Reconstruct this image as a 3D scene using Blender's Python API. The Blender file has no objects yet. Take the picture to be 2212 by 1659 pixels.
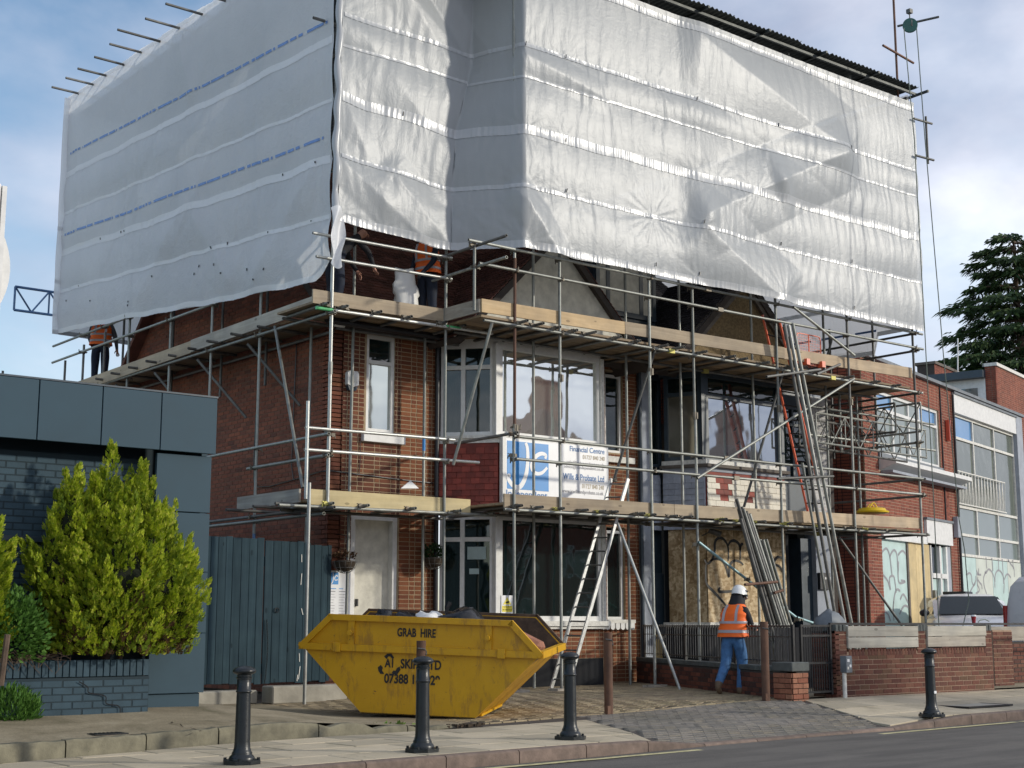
import bpy, bmesh, math, random
from mathutils import Vector, Matrix
R = math.radians
rng = random.Random(7)
S = bpy.context.scene
COL = S.collection

# ------------------------------------------------------------------ camera, world, sun, exposure
CZ = 1.2; PITCH = R(9.51); PSI = R(51.1); FOC = 3100.0
cam = bpy.data.cameras.new('camera'); camo = bpy.data.objects.new('camera', cam); COL.objects.link(camo)
cam.sensor_width = 36.0; cam.lens = 36.0 * FOC / 2212.0; cam.clip_start = 0.1; cam.clip_end = 3000
camo.location = (0, 0, CZ); camo.rotation_euler = (R(90) + PITCH, 0, -(R(90) - PSI))
S.camera = camo
S.render.resolution_x = 1024; S.render.resolution_y = 768
S.view_settings.view_transform = 'Standard'; S.view_settings.look = 'None'; S.view_settings.gamma = 1
S.view_settings.use_curve_mapping = False; S.view_settings.exposure = 0.42

SUN_DIR = Vector((0.66, -0.69, 0.285)).normalized()
W = bpy.data.worlds.new('World'); S.world = W; W.use_nodes = True
nt = W.node_tree; nt.nodes.clear()
def wn(t, **k):
    n = nt.nodes.new(t)
    for a, b in k.items(): setattr(n, a, b)
    return n
out = wn('ShaderNodeOutputWorld'); bgs = wn('ShaderNodeBackground'); bgc = wn('ShaderNodeBackground'); mixs = wn('ShaderNodeMixShader')
sky = wn('ShaderNodeTexSky', sky_type='NISHITA'); sky.sun_disc = False
sky.sun_elevation = math.asin(SUN_DIR.z); sky.sun_rotation = math.atan2(SUN_DIR.x, SUN_DIR.y)
sky.air_density = 1.0; sky.dust_density = 0.6; sky.ozone_density = 1.5
bgs.inputs['Strength'].default_value = 0.15
tc = wn('ShaderNodeTexCoord'); mp = wn('ShaderNodeMapping'); mp.inputs['Scale'].default_value = (1.0, 1.0, 1.7)
mp.inputs['Location'].default_value = (0.35, 0.1, 0.2)
n1 = wn('ShaderNodeTexNoise'); n1.inputs['Scale'].default_value = 2.3; n1.inputs['Detail'].default_value = 7; n1.inputs['Roughness'].default_value = 0.52; n1.inputs['Distortion'].default_value = 0.25
n2 = wn('ShaderNodeTexNoise'); n2.inputs['Scale'].default_value = 4.1; n2.inputs['Detail'].default_value = 6; n2.inputs['Roughness'].default_value = 0.5
r1 = wn('ShaderNodeValToRGB'); r1.color_ramp.elements[0].position = 0.34; r1.color_ramp.elements[1].position = 0.53
r2 = wn('ShaderNodeValToRGB')
r2.color_ramp.elements[0].position = 0.34; r2.color_ramp.elements[0].color = (0.30, 0.325, 0.415, 1)
r2.color_ramp.elements[1].position = 0.74; r2.color_ramp.elements[1].color = (0.78, 0.80, 0.84, 1)
e = r2.color_ramp.elements.new(0.52); e.color = (0.47, 0.495, 0.575, 1)
lk = nt.links.new
lk(tc.outputs['Generated'], mp.inputs['Vector']); lk(mp.outputs[0], n1.inputs['Vector']); lk(mp.outputs[0], n2.inputs['Vector'])
dp = wn('ShaderNodeVectorMath', operation='DOT_PRODUCT'); dp.inputs[1].default_value = (0.80, -0.60, 0.0); lk(tc.outputs['Generated'], dp.inputs[0])
ma = wn('ShaderNodeMath', operation='MULTIPLY_ADD'); ma.inputs[1].default_value = 0.22; lk(dp.outputs['Value'], ma.inputs[0]); lk(n1.outputs['Fac'], ma.inputs[2]); lk(ma.outputs[0], r1.inputs[0]); lk(n2.outputs['Fac'], r2.inputs[0]); lk(r2.outputs[0], bgc.inputs['Color'])
bgc.inputs['Strength'].default_value = 1.28
lk(sky.outputs[0], bgs.inputs['Color']); lk(r1.outputs[0], mixs.inputs[0]); lk(bgs.outputs[0], mixs.inputs[1]); lk(bgc.outputs[0], mixs.inputs[2])
lk(mixs.outputs[0], out.inputs['Surface'])
sl = bpy.data.lights.new('sun', 'SUN'); sl.energy = 2.0; sl.angle = R(2.4); sl.color = (1.0, 0.93, 0.80)
so = bpy.data.objects.new('sun', sl); COL.objects.link(so); so.location = (40, -40, 30)
so.rotation_euler = (-SUN_DIR).to_track_quat('-Z', 'Y').to_euler()

# ------------------------------------------------------------------ sight-line helpers: a direction of view met with a real plane
_f = (math.cos(PSI), math.sin(PSI)); _r = (math.sin(PSI), -math.cos(PSI))
def ray(px, py):
    u = (px - 1106) / FOC; v = (829.5 - py) / FOC
    f = math.cos(PITCH) - v * math.sin(PITCH); z = math.sin(PITCH) + v * math.cos(PITCH)
    return Vector((f * _f[0] + u * _r[0], f * _f[1] + u * _r[1], z))
def onY(px, py, Y): d = ray(px, py); return Vector((0, 0, CZ)) + d * (Y / d.y)
def onX(px, py, X): d = ray(px, py); return Vector((0, 0, CZ)) + d * (X / d.x)
def onZ(px, py, Z): d = ray(px, py); return Vector((0, 0, CZ)) + d * ((Z - CZ) / d.z)
def sm(a, b, x):
    t = min(1, max(0, (x - a) / (b - a))); return t * t * (3 - 2 * t)

# ------------------------------------------------------------------ materials
class NT:
    def __init__(s, name):
        s.m = bpy.data.materials.new(name); s.m.use_nodes = True; s.t = s.m.node_tree
        s.b = s.t.nodes['Principled BSDF']; s.o = s.t.nodes['Material Output']
    def n(s, typ, **k):
        nd = s.t.nodes.new(typ)
        for a, b in k.items(): setattr(nd, a, b)
        return nd
    def l(s, a, b): s.t.links.new(a, b)
    def coord(s, kind='Object', scale=(1, 1, 1), rot=(0, 0, 0)):
        tc = s.n('ShaderNodeTexCoord'); mp = s.n('ShaderNodeMapping'); mp.inputs['Scale'].default_value = scale; mp.inputs['Rotation'].default_value = rot
        s.l(tc.outputs[kind], mp.inputs['Vector']); return mp.outputs[0]
    def pos(s, scale=(1, 1, 1)):
        g = s.n('ShaderNodeNewGeometry'); mp = s.n('ShaderNodeMapping'); mp.inputs['Scale'].default_value = scale
        s.l(g.outputs['Position'], mp.inputs['Vector']); return mp.outputs[0]
    def noise(s, vec, scale, detail=4, rough=0.55, dist=0):
        nn = s.n('ShaderNodeTexNoise'); nn.inputs['Scale'].default_value = scale; nn.inputs['Detail'].default_value = detail
        nn.inputs['Roughness'].default_value = rough; nn.inputs['Distortion'].default_value = dist
        s.l(vec, nn.inputs['Vector']); return nn.outputs['Fac']
    def ramp(s, fac, stops):
        r = s.n('ShaderNodeValToRGB'); cr = r.color_ramp
        while len(cr.elements) > 2: cr.elements.remove(cr.elements[-1])
        for i, (p, c) in enumerate(stops):
            el = cr.elements[i] if i < 2 else cr.elements.new(p)
            el.position = p; el.color = (*c, 1) if len(c) == 3 else c
        s.l(fac, r.inputs[0]); return r.outputs[0]
    def mix(s, fac, a, b, mode='MIX'):
        m = s.n('ShaderNodeMix', data_type='RGBA', blend_type=mode)
        if isinstance(fac, (int, float)): m.inputs[0].default_value = fac
        else: s.l(fac, m.inputs[0])
        for i, v in ((6, a), (7, b)):
            if isinstance(v, tuple): m.inputs[i].default_value = (*v[:3], 1)
            else: s.l(v, m.inputs[i])
        return m.outputs[2]
    def math(s, op, a, b=None):
        m = s.n('ShaderNodeMath', operation=op)
        for i, v in ((0, a), (1, b)):
            if v is None: continue
            if isinstance(v, (int, float)): m.inputs[i].default_value = v
            else: s.l(v, m.inputs[i])
        return m.outputs[0]
    def rand(s):
        oi = s.n('ShaderNodeObjectInfo'); g = s.n('ShaderNodeNewGeometry')
        return s.math('FRACT', s.math('ADD', oi.outputs['Random'], g.outputs['Random Per Island']))
    def bump(s, h, strength=0.3, dist=0.01):
        b = s.n('ShaderNodeBump'); b.inputs['Strength'].default_value = strength; b.inputs['Distance'].default_value = dist
        s.l(h, b.inputs['Height']); s.l(b.outputs[0], s.b.inputs['Normal'])
    def fin(s, col=None, rough=0.6, metal=0.0, spec=None):
        if col is not None:
            if isinstance(col, tuple): s.b.inputs['Base Color'].default_value = (*col[:3], 1)
            else: s.l(col, s.b.inputs['Base Color'])
        if isinstance(rough, (int, float)): s.b.inputs['Roughness'].default_value = rough
        else: s.l(rough, s.b.inputs['Roughness'])
        s.b.inputs['Metallic'].default_value = metal
        if spec is not None: s.b.inputs['Specular IOR Level'].default_value = spec
        return s.m
M = {}
def plain(name, col, rough=0.6, metal=0.0, var=0.15, scale=6.0, bump=0.0, spec=None, spread=0.0):
    """paint-like: base colour with gentle grime noise"""
    t = NT(name); p = t.pos(); f = t.noise(p, scale, 5, 0.6)
    lo = tuple(c * (1 - var) for c in col); hi = tuple(min(1, c * (1 + var)) for c in col)
    c = t.ramp(f, [(0.3, lo), (0.7, hi)])
    if spread:
        r = t.rand(); rr = t.ramp(r, [(0, (1 - spread,) * 3), (1, (1 + spread,) * 3)]); c = t.mix(1.0, c, rr, 'MULTIPLY')
    if bump: t.bump(t.noise(p, scale * 6, 4), bump, 0.01)
    rg = t.math('ADD', t.math('MULTIPLY', f, 0.25), rough - 0.12)
    M[name] = t.fin(c, rg, metal, spec); return M[name]

plain('white_paint', (0.70, 0.70, 0.68), 0.45, var=0.10, scale=9)
plain('old_white_paint', (0.66, 0.65, 0.60), 0.6, var=0.2, scale=14, bump=0.25)
plain('cream_render', (0.60, 0.58, 0.50), 0.85, var=0.22, scale=5, bump=0.3)
plain('grey_render', (0.34, 0.37, 0.42), 0.85, var=0.15, scale=4, bump=0.3)
plain('cladding', (0.044, 0.078, 0.103), 0.55, var=0.09, scale=1.3, spec=.15)
plain('grey_brick_paint', (0.043, 0.075, 0.099), 0.6, var=0.14, scale=5, bump=0.2, spec=.15, spread=0.10)
plain('dark_joint', (0.018, 0.034, 0.045), 0.9)
plain('black_iron', (0.012, 0.013, 0.015), 0.38, var=0.3, scale=12, bump=0.1)
plain('bollard_paint', (0.007, 0.011, 0.014), 0.36, var=0.35, scale=14, bump=0.12)
plain('dark_frame', (0.035, 0.055, 0.075), 0.4, var=0.2)
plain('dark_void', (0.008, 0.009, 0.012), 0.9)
plain('interior_cream', (0.45, 0.42, 0.34), 0.9)
plain('black_plastic', (0.015, 0.016, 0.02), 0.35)
plain('clay_tile', (0.23, 0.045, 0.030), 0.7, var=0.3, scale=7, bump=0.2, spread=0.3)
plain('white_tile', (0.66, 0.62, 0.52), 0.6, var=0.12, scale=9, bump=0.2, spread=0.05)
plain('roof_tile_mat', (0.115, 0.045, 0.033), 0.8, var=0.35, scale=4, bump=0.3, spread=0.3)
plain('coping', (0.10, 0.11, 0.105), 0.85, var=0.3, scale=6, bump=0.4)
plain('concrete_mat', (0.33, 0.31, 0.26), 0.9, var=0.25, scale=3, bump=0.4)
plain('kerb_mat', (0.17, 0.125, 0.10), 0.9, var=0.3, scale=9, bump=0.5, spread=0.2)
plain('kerb_concrete', (0.15, 0.138, 0.095), 0.9, var=0.35, scale=6, bump=0.5, spread=0.12)
plain('red_paint', (0.55, 0.09, 0.05), 0.4, var=0.15)
plain('orange_paint', (0.75, 0.14, 0.06), 0.4, var=0.15)
plain('yellow_plastic', (0.80, 0.55, 0.02), 0.4, var=0.08)
plain('blue_print', (0.03, 0.25, 0.62), 0.4, var=0.04)
plain('blue_tape', (0.14, 0.26, 0.55), 0.5, var=0.2)
plain('board_white', (0.80, 0.81, 0.82), 0.35, var=0.04)
plain('grey_print', (0.28, 0.28, 0.30), 0.6)
plain('black_print', (0.02, 0.02, 0.02), 0.6)
plain('sign_yellow', (0.85, 0.72, 0.08), 0.4, var=0.03)
plain('lead', (0.16, 0.18, 0.20), 0.6, var=0.25)
plain('soil', (0.05, 0.035, 0.022), 0.95, var=0.5, scale=20, bump=0.6)
plain('rope_mat', (0.16, 0.19, 0.16), 0.8, var=0.2, scale=30)
plain('hose_mat', (0.10, 0.28, 0.24), 0.5)
plain('aluminium', (0.62, 0.63, 0.62), 0.38, 0.75, var=0.12, scale=20)
plain('car_paint', (0.80, 0.81, 0.81), 0.22, var=0.02)
plain('chrome_dark', (0.05, 0.05, 0.055), 0.25)
plain('tyre_mat', (0.02, 0.02, 0.02), 0.8)
plain('jacket', (0.012, 0.012, 0.016), 0.8, var=0.4, scale=15, bump=0.3)
plain('navy_cloth', (0.012, 0.018, 0.035), 0.85, var=0.4, scale=12, bump=0.3)
plain('denim', (0.06, 0.16, 0.34), 0.85, var=0.35, scale=10, bump=0.35)
plain('hivis', (0.95, 0.15, 0.01), 0.6, var=0.10, scale=6, bump=0.2)
plain('reflective', (0.40, 0.38, 0.40), 0.35, var=0.1)
plain('skin', (0.45, 0.22, 0.15), 0.55, var=0.1)
plain('helmet', (0.80, 0.80, 0.78), 0.25, var=0.04)
plain('boot', (0.16, 0.11, 0.07), 0.8, var=0.3)
plain('white_bag', (0.72, 0.72, 0.70), 0.5, var=0.08, bump=0.3)
plain('terracotta', (0.30, 0.13, 0.08), 0.8, var=0.3)
plain('yellow_line', (0.52, 0.47, 0.25), 0.85, var=0.35, scale=12)
plain('pale_panel', (0.46, 0.60, 0.58), 0.6, var=0.10, scale=3)
plain('curtain', (0.55, 0.57, 0.55), 0.9, var=0.1)
plain('green_paint', (0.05, 0.45, 0.08), 0.4)
plain('blinds', (0.10, 0.12, 0.12), 0.6)
plain('trunk_mat', (0.10, 0.07, 0.05), 0.95, var=0.3, bump=0.5)
plain('grey_shutter', (0.12, 0.13, 0.14), 0.7)
plain('wood_shade', (0.50, 0.36, 0.14), 0.8, var=0.2, scale=8)

def brickmat(name, base, spread, mottle=0.25):
    t = NT(name); r = t.rand(); p = t.pos()
    c = t.ramp(r, [(i / (len(base) - 1) if len(base) > 1 else 0, b) for i, b in enumerate(base)])
    f = t.noise(p, 28, 5, 0.65); g = t.noise(p, 0.9, 3, 0.6)
    c = t.mix(1.0, c, t.ramp(f, [(0.25, (1 - mottle,) * 3), (0.75, (1 + mottle,) * 3)]), 'MULTIPLY')
    c = t.mix(1.0, c, t.ramp(g, [(0.3, (0.78, 0.76, 0.76)), (0.7, (1.12, 1.1, 1.08))]), 'MULTIPLY')
    t.bump(f, 0.45, 0.006); M[name] = t.fin(c, 0.88)
brickmat('brick_red', [(0.105, 0.034, 0.018), (0.17, 0.058, 0.028), (0.13, 0.038, 0.020), (0.08, 0.028, 0.018), (0.21, 0.08, 0.037)], .2)
brickmat('brick_side', [(0.19, 0.055, 0.028), (0.26, 0.080, 0.040), (0.165, 0.050, 0.028), (0.23, 0.078, 0.042), (0.12, 0.042, 0.026)], .2)
brickmat('brick_orange', [(0.22, 0.075, 0.028), (0.17, 0.052, 0.021), (0.24, 0.09, 0.038), (0.145, 0.044, 0.020)], .2)
brickmat('brick_wall', [(0.12, 0.044, 0.030), (0.155, 0.056, 0.036), (0.092, 0.034, 0.025), (0.18, 0.078, 0.05), (0.11, 0.062, 0.034)], .2)
brickmat('brick_pier', [(0.36, 0.15, 0.085), (0.30, 0.11, 0.065), (0.42, 0.20, 0.12), (0.26, 0.10, 0.06)], .2)
brickmat('brick_far', [(0.23, 0.065, 0.040), (0.29, 0.090, 0.055), (0.18, 0.050, 0.034), (0.26, 0.080, 0.05)], .2)
plain('mortar_warm', (0.36, 0.27, 0.17), 0.95, var=0.2, scale=10, bump=0.3)
plain('mortar_side', (0.16, 0.085, 0.055), 0.95, var=0.25, scale=8, bump=0.3)
plain('mortar_pink', (0.34, 0.24, 0.17), 0.95, var=0.2, scale=10, bump=0.3)
plain('mortar_dark', (0.06, 0.05, 0.045), 0.95, var=0.2, scale=10, bump=0.3)

def woodmat(name, a, b, spread=0.18, axis=0):
    t = NT(name); sc = [14, 14, 14]; sc[axis] = 0.7
    v = t.coord('Object', tuple(sc)); f = t.noise(v, 1.0, 6, 0.65, 0.6)
    g = t.noise(t.pos(), 2.3, 4, 0.6)
    c = t.ramp(f, [(0.28, a), (0.72, b)])
    kn = t.n('ShaderNodeTexVoronoi'); kn.inputs['Scale'].default_value = 1.0
    vs = [5.0, 5.0, 5.0]; vs[axis] = 2.2
    t.l(t.coord('Object', tuple(vs)), kn.inputs['Vector'])
    c = t.mix(t.math('MULTIPLY', t.math('LESS_THAN', kn.outputs['Distance'], 0.10), 0.6), c, tuple(x * 0.35 for x in a))
    c = t.mix(1.0, c, t.ramp(g, [(0.3, (0.78, 0.78, 0.80)), (0.7, (1.12, 1.10, 1.06))]), 'MULTIPLY')
    r = t.rand(); c = t.mix(1.0, c, t.ramp(r, [(0, (1 - spread,) * 3), (1, (1 + spread,) * 3)]), 'MULTIPLY')
    t.bump(f, 0.3, 0.004); M[name] = t.fin(c, 0.8)
woodmat('board_new', (0.50, 0.36, 0.20), (0.66, 0.50, 0.30))
woodmat('board_old', (0.33, 0.26, 0.18), (0.46, 0.38, 0.27))
woodmat('board_pale', (0.55, 0.45, 0.24), (0.68, 0.57, 0.33))
woodmat('board_grey', (0.27, 0.24, 0.20), (0.44, 0.41, 0.35))
woodmat('decking', (0.23, 0.165, 0.10), (0.33, 0.25, 0.16), 0.3, 0)
woodmat('gate_wood', (0.020, 0.040, 0.052), (0.038, 0.068, 0.086), 0.16, 2); M['gate_wood'].node_tree.nodes['Principled BSDF'].inputs['Specular IOR Level'].default_value = .15
woodmat('beam_wood', (0.10, 0.085, 0.07), (0.17, 0.15, 0.13))


woodmat('decking_y', (0.23, 0.165, 0.10), (0.33, 0.25, 0.16), 0.3, 0)
woodmat('board_grey_y', (0.27, 0.24, 0.20), (0.44, 0.41, 0.35), .15, 1)  # greyer copy for left-facing toe boards, their shade put into the colour
woodmat('board_old_y', (0.33, 0.26, 0.18), (0.46, 0.38, 0.27), .15, 1)
woodmat('board_new2', (0.42, 0.32, 0.21), (0.55, 0.44, 0.31), .1, 0)
plain('green_tape', (0.08, 0.42, 0.16), .5)
plain('wheel_green', (0.012, 0.10, 0.08), .35)
plain('roof_steel', (0.035, 0.042, 0.040), .5, .3, var=.25)

def tubemat(name, a, b, metal, rough, rust=0.12, stain=(0.16, 0.075, 0.035)):
    t = NT(name); p = t.pos(); f = t.noise(p, 7, 6, 0.65); g = t.noise(p, 2.2, 5, 0.7)
    c = t.ramp(f, [(0.3, a), (0.7, b)])
    c = t.mix(t.ramp(g, [(0.60, (0, 0, 0)), (0.74, (rust * 3,) * 3)]), c, stain)
    r = t.rand(); c = t.mix(1.0, c, t.ramp(r, [(0, (0.68,) * 3), (1, (1.2,) * 3)]), 'MULTIPLY')
    t.bump(f, 0.15, 0.003)
    M[name] = t.fin(c, t.math('ADD', t.math('MULTIPLY', f, 0.3), rough), metal)
tubemat('galv', (0.19, 0.20, 0.185), (0.36, 0.37, 0.34), 0.45, 0.36, .16)
tubemat('galv_bright', (0.40, 0.41, 0.39), (0.58, 0.59, 0.56), 0.5, 0.25, 0.05)
tubemat('galv_dark', (0.10, 0.10, 0.095), (0.20, 0.20, 0.19), 0.4, 0.45)
tubemat('rusty_tube', (0.12, 0.065, 0.045), (0.24, 0.13, 0.09), 0.3, 0.6, 0.3)
tubemat('blue_tube', (0.05, 0.12, 0.28), (0.14, 0.25, 0.42), 0.2, 0.45)
tubemat('teal_tube', (0.22, 0.38, 0.42), (0.40, 0.55, 0.58), 0.4, 0.35)
tubemat('coupler_mat', (0.09, 0.08, 0.065), (0.28, 0.25, 0.20), 0.5, 0.45, 0.3)
tubemat('coupler_yellow', (0.50, 0.46, 0.12), (0.70, 0.64, 0.2), 0.3, 0.45, 0.1)
tubemat('rusty_post', (0.10, 0.055, 0.038), (0.19, 0.105, 0.07), 0.1, 0.75, 0.3)

def glassmat(name, col=(0.02, 0.035, 0.035), rough=0.03, alpha=0.0, wav=0.0):
    t = NT(name)
    if wav: t.bump(t.noise(t.pos(), 1.6, 2, 0.4), wav, 0.05)
    t.fin(col, rough, 0.0, 0.9); t.b.inputs['IOR'].default_value = 1.75
    if alpha:
        tr = t.n('ShaderNodeBsdfTransparent'); tr.inputs[0].default_value = (0.55, 0.66, 0.64, 1); mx = t.n('ShaderNodeMixShader'); mx.inputs[0].default_value = 1 - alpha
        t.l(tr.outputs[0], mx.inputs[1]); t.l(t.b.outputs[0], mx.inputs[2]); t.l(mx.outputs[0], t.o.inputs['Surface'])
    M[name] = t.m
glassmat('glass', (0.015, 0.028, 0.028), 0.02, 0.5, 0.10)
glassmat('glass_dark', (0.010, 0.022, 0.022), 0.03, 0.25, 0.15)
glassmat('glass_pale', (0.20, 0.24, 0.22), 0.12, 0.0, 0.2)
glassmat('glass_car', (0.012, 0.02, 0.022), 0.04); M['glass_car'].node_tree.nodes['Principled BSDF'].inputs['IOR'].default_value = 1.4; M['glass_car'].node_tree.nodes['Principled BSDF'].inputs['Specular IOR Level'].default_value = .5
def mirrorish(name, col, metal=0.8, rough=0.05, wav=0.12):
    t = NT(name); t.bump(t.noise(t.pos(), 1.2, 2, 0.4), wav, 0.05); M[name] = t.fin(col, rough, metal)
mirrorish('glass_mirror', (0.62, 0.66, 0.62))


plain('white_tile_shade', (0.33, 0.36, 0.42), 0.7, var=0.15, scale=8, bump=0.2, spread=0.08)  # shaded copy of the white tiles, bluish shade put into the colour
plain('roof_tile_dark', (0.040, 0.036, 0.042), 0.8, var=0.35, scale=4, bump=0.3, spread=0.35)
brickmat('white_brick', [(0.52, 0.53, 0.54), (0.44, 0.45, 0.47), (0.58, 0.58, 0.58)], .1, .12)
mirrorish('glass_bay', (0.85, 0.88, 0.84), 0.85, 0.02, 0.10)
mirrorish('glass_sky', (0.42, 0.46, 0.50), 0.85, 0.03, 0.10)
mirrorish('glass_side', (0.32, 0.30, 0.24), 0.7, 0.08, 0.10)
t = NT('osb_dark'); t.fin((0.2,0.14,0.08), .8)


woodmat('ply', (0.50, 0.39, 0.20), (0.64, 0.52, 0.30), 0.08, 2)
woodmat('board_weathered', (0.34, 0.32, 0.27), (0.56, 0.54, 0.47), 0.10, 0)
brickmat('brick_wall2', [(0.17, 0.055, 0.032), (0.22, 0.075, 0.045), (0.10, 0.035, 0.025), (0.06, 0.03, 0.025)], .2)
plain('pale_panel2', (0.56, 0.60, 0.54), 0.6, var=0.10, scale=3)
plain('iron_grey', (0.10, 0.10, 0.10), 0.4, .3, var=0.3)
glassmat('glass_blue', (0.10, 0.26, 0.50), 0.08, 0.0, 0.15)
glassmat('glass_misty', (0.13, 0.15, 0.12), 0.10, 0.0, 0.25)


plain('blue_text', (0.03, 0.16, 0.42), .5)
plain('tan_text', (0.42, 0.34, 0.20), .6)
plain('board_dim', (0.35, 0.45, 0.45), .5)
plain('bin_bag', (0.012, 0.013, 0.016), .25, var=.2)
plain('cup_red', (0.30, 0.02, 0.03), .4)
plain('mouth_mat', (0.25, 0.08, 0.07), .5)
plain('grey_hoodie', (0.10, 0.10, 0.11), .85, var=.3)
plain('van_paint', (0.66, 0.68, 0.72), .3, var=.03)
plain('tail_red', (0.30, 0.02, 0.02), .25)
plain('brick_flat', (0.22, 0.09, 0.06), .9, var=.2)
def skipmat(name, amt):
    t = NT(name); p = t.pos(); g = t.noise(p, 1.7, 5, .7); f = t.noise(p, 9, 6, .75, .5)
    c = t.ramp(g, [(.3, (0.56, 0.30, 0.004)), (.7, (0.66, 0.37, 0.007))])
    v = t.pos((1, 1, .25)); s_ = t.noise(v, 7, 5, .75, .2)
    c = t.mix(t.ramp(s_, [(.53 - amt, (0, 0, 0)), (.66, (.60,) * 3)]), c, (0.26, 0.13, 0.03)); c = t.mix(t.ramp(f, [(.645 - amt, (0, 0, 0)), (.68, (.9,) * 3)]), c, (0.12, 0.055, 0.025)); sc_ = t.noise(t.pos((1, 1, 6)), 11, 3, .8, 2.0); c = t.mix(t.ramp(sc_, [(.68, (0, 0, 0)), (.70, (.6,) * 3)]), c, (0.5, 0.42, 0.28))
    t.bump(f, .15, .004); M[name] = t.fin(c, t.math('ADD', t.math('MULTIPLY', f, .3), .3))
skipmat('skip_yellow', 0.0); skipmat('skip_worn', .10)
t = NT('skip_rust'); p = t.pos(); f = t.noise(p, 6, 6, .75, .4); M['skip_rust'] = t.fin(t.ramp(f, [(.3, (0.045, 0.028, 0.020)), (.55, (0.10, 0.062, 0.040)), (.75, (0.17, 0.11, 0.07))]), .8)
leafdark = None

# plastic sheeting
def sheetmat(name, tint, gloss, transp, bumpk, fx=1.0, rough=0.3):
    t = NT(name); uv = t.n('ShaderNodeTexCoord').outputs['UV']
    def mapped(sx, sy):
        mp = t.n('ShaderNodeMapping'); mp.inputs['Scale'].default_value = (sx, sy, 1); t.l(uv, mp.inputs['Vector']); return mp.outputs[0]
    a = t.noise(mapped(1.3 * fx, 0.35), 4.0, 5, 0.62, 0.9)          # vertical-ish gathers
    b = t.noise(mapped(1.0, 1.6), 3.2, 6, 0.68, 1.6)               # crumple
    cgrid = t.noise(mapped(9, 9), 4.0, 3, 0.6, 0.3)
    h = t.math('ADD', t.math('ADD', t.math('MULTIPLY', a, 1.0), t.math('MULTIPLY', b, 0.55)), t.math('MULTIPLY', cgrid, 0.16))
    bp = t.n('ShaderNodeBump'); bp.inputs['Strength'].default_value = bumpk; bp.inputs['Distance'].default_value = 0.05
    t.l(h, bp.inputs['Height'])
    big = t.noise(mapped(0.5, 0.5), 1.0, 4, 0.6)
    col = t.mix(1.0, (tint[0], tint[1], tint[2]), t.ramp(big, [(0.3, (0.90, 0.91, 0.92)), (0.7, (1, 1, 1))]), 'MULTIPLY')
    df = t.n('ShaderNodeBsdfDiffuse'); tl = t.n('ShaderNodeBsdfTranslucent'); gl = t.n('ShaderNodeBsdfGlossy'); tp = t.n('ShaderNodeBsdfTransparent')
    gl.inputs['Roughness'].default_value = rough; gl.inputs['Color'].default_value = (0.88, 0.89, 0.91, 1)
    for nd in (df, tl): t.l(col, nd.inputs['Color'])
    for nd in (df, tl, gl): t.l(bp.outputs[0], nd.inputs['Normal'])
    m1 = t.n('ShaderNodeMixShader'); m1.inputs[0].default_value = 0.34; t.l(df.outputs[0], m1.inputs[1]); t.l(tl.outputs[0], m1.inputs[2])
    m2 = t.n('ShaderNodeMixShader'); m2.inputs[0].default_value = gloss; t.l(m1.outputs[0], m2.inputs[1]); t.l(gl.outputs[0], m2.inputs[2])
    m3 = t.n('ShaderNodeMixShader'); m3.inputs[0].default_value = transp; t.l(m2.outputs[0], m3.inputs[1]); t.l(tp.outputs[0], m3.inputs[2])
    t.l(m3.outputs[0], t.o.inputs['Surface']); M[name] = t.m
sheetmat('sheet_front', (0.50, 0.53, 0.55), 0.05, 0.06, 0.16, 1.0, 0.38)  # white plastic greyed in its tint to offset the sun on this face
sheetmat('sheet_side', (0.86, 0.875, 0.90), 0.04, 0.08, 0.5, 1.0, 0.4)  # same plastic, tinted brighter to make up for the shaded side
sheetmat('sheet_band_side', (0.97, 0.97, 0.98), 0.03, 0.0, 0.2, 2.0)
sheetmat('sheet_band', (0.62, 0.64, 0.66), 0.06, 0.0, 0.4, 2.0)

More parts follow.
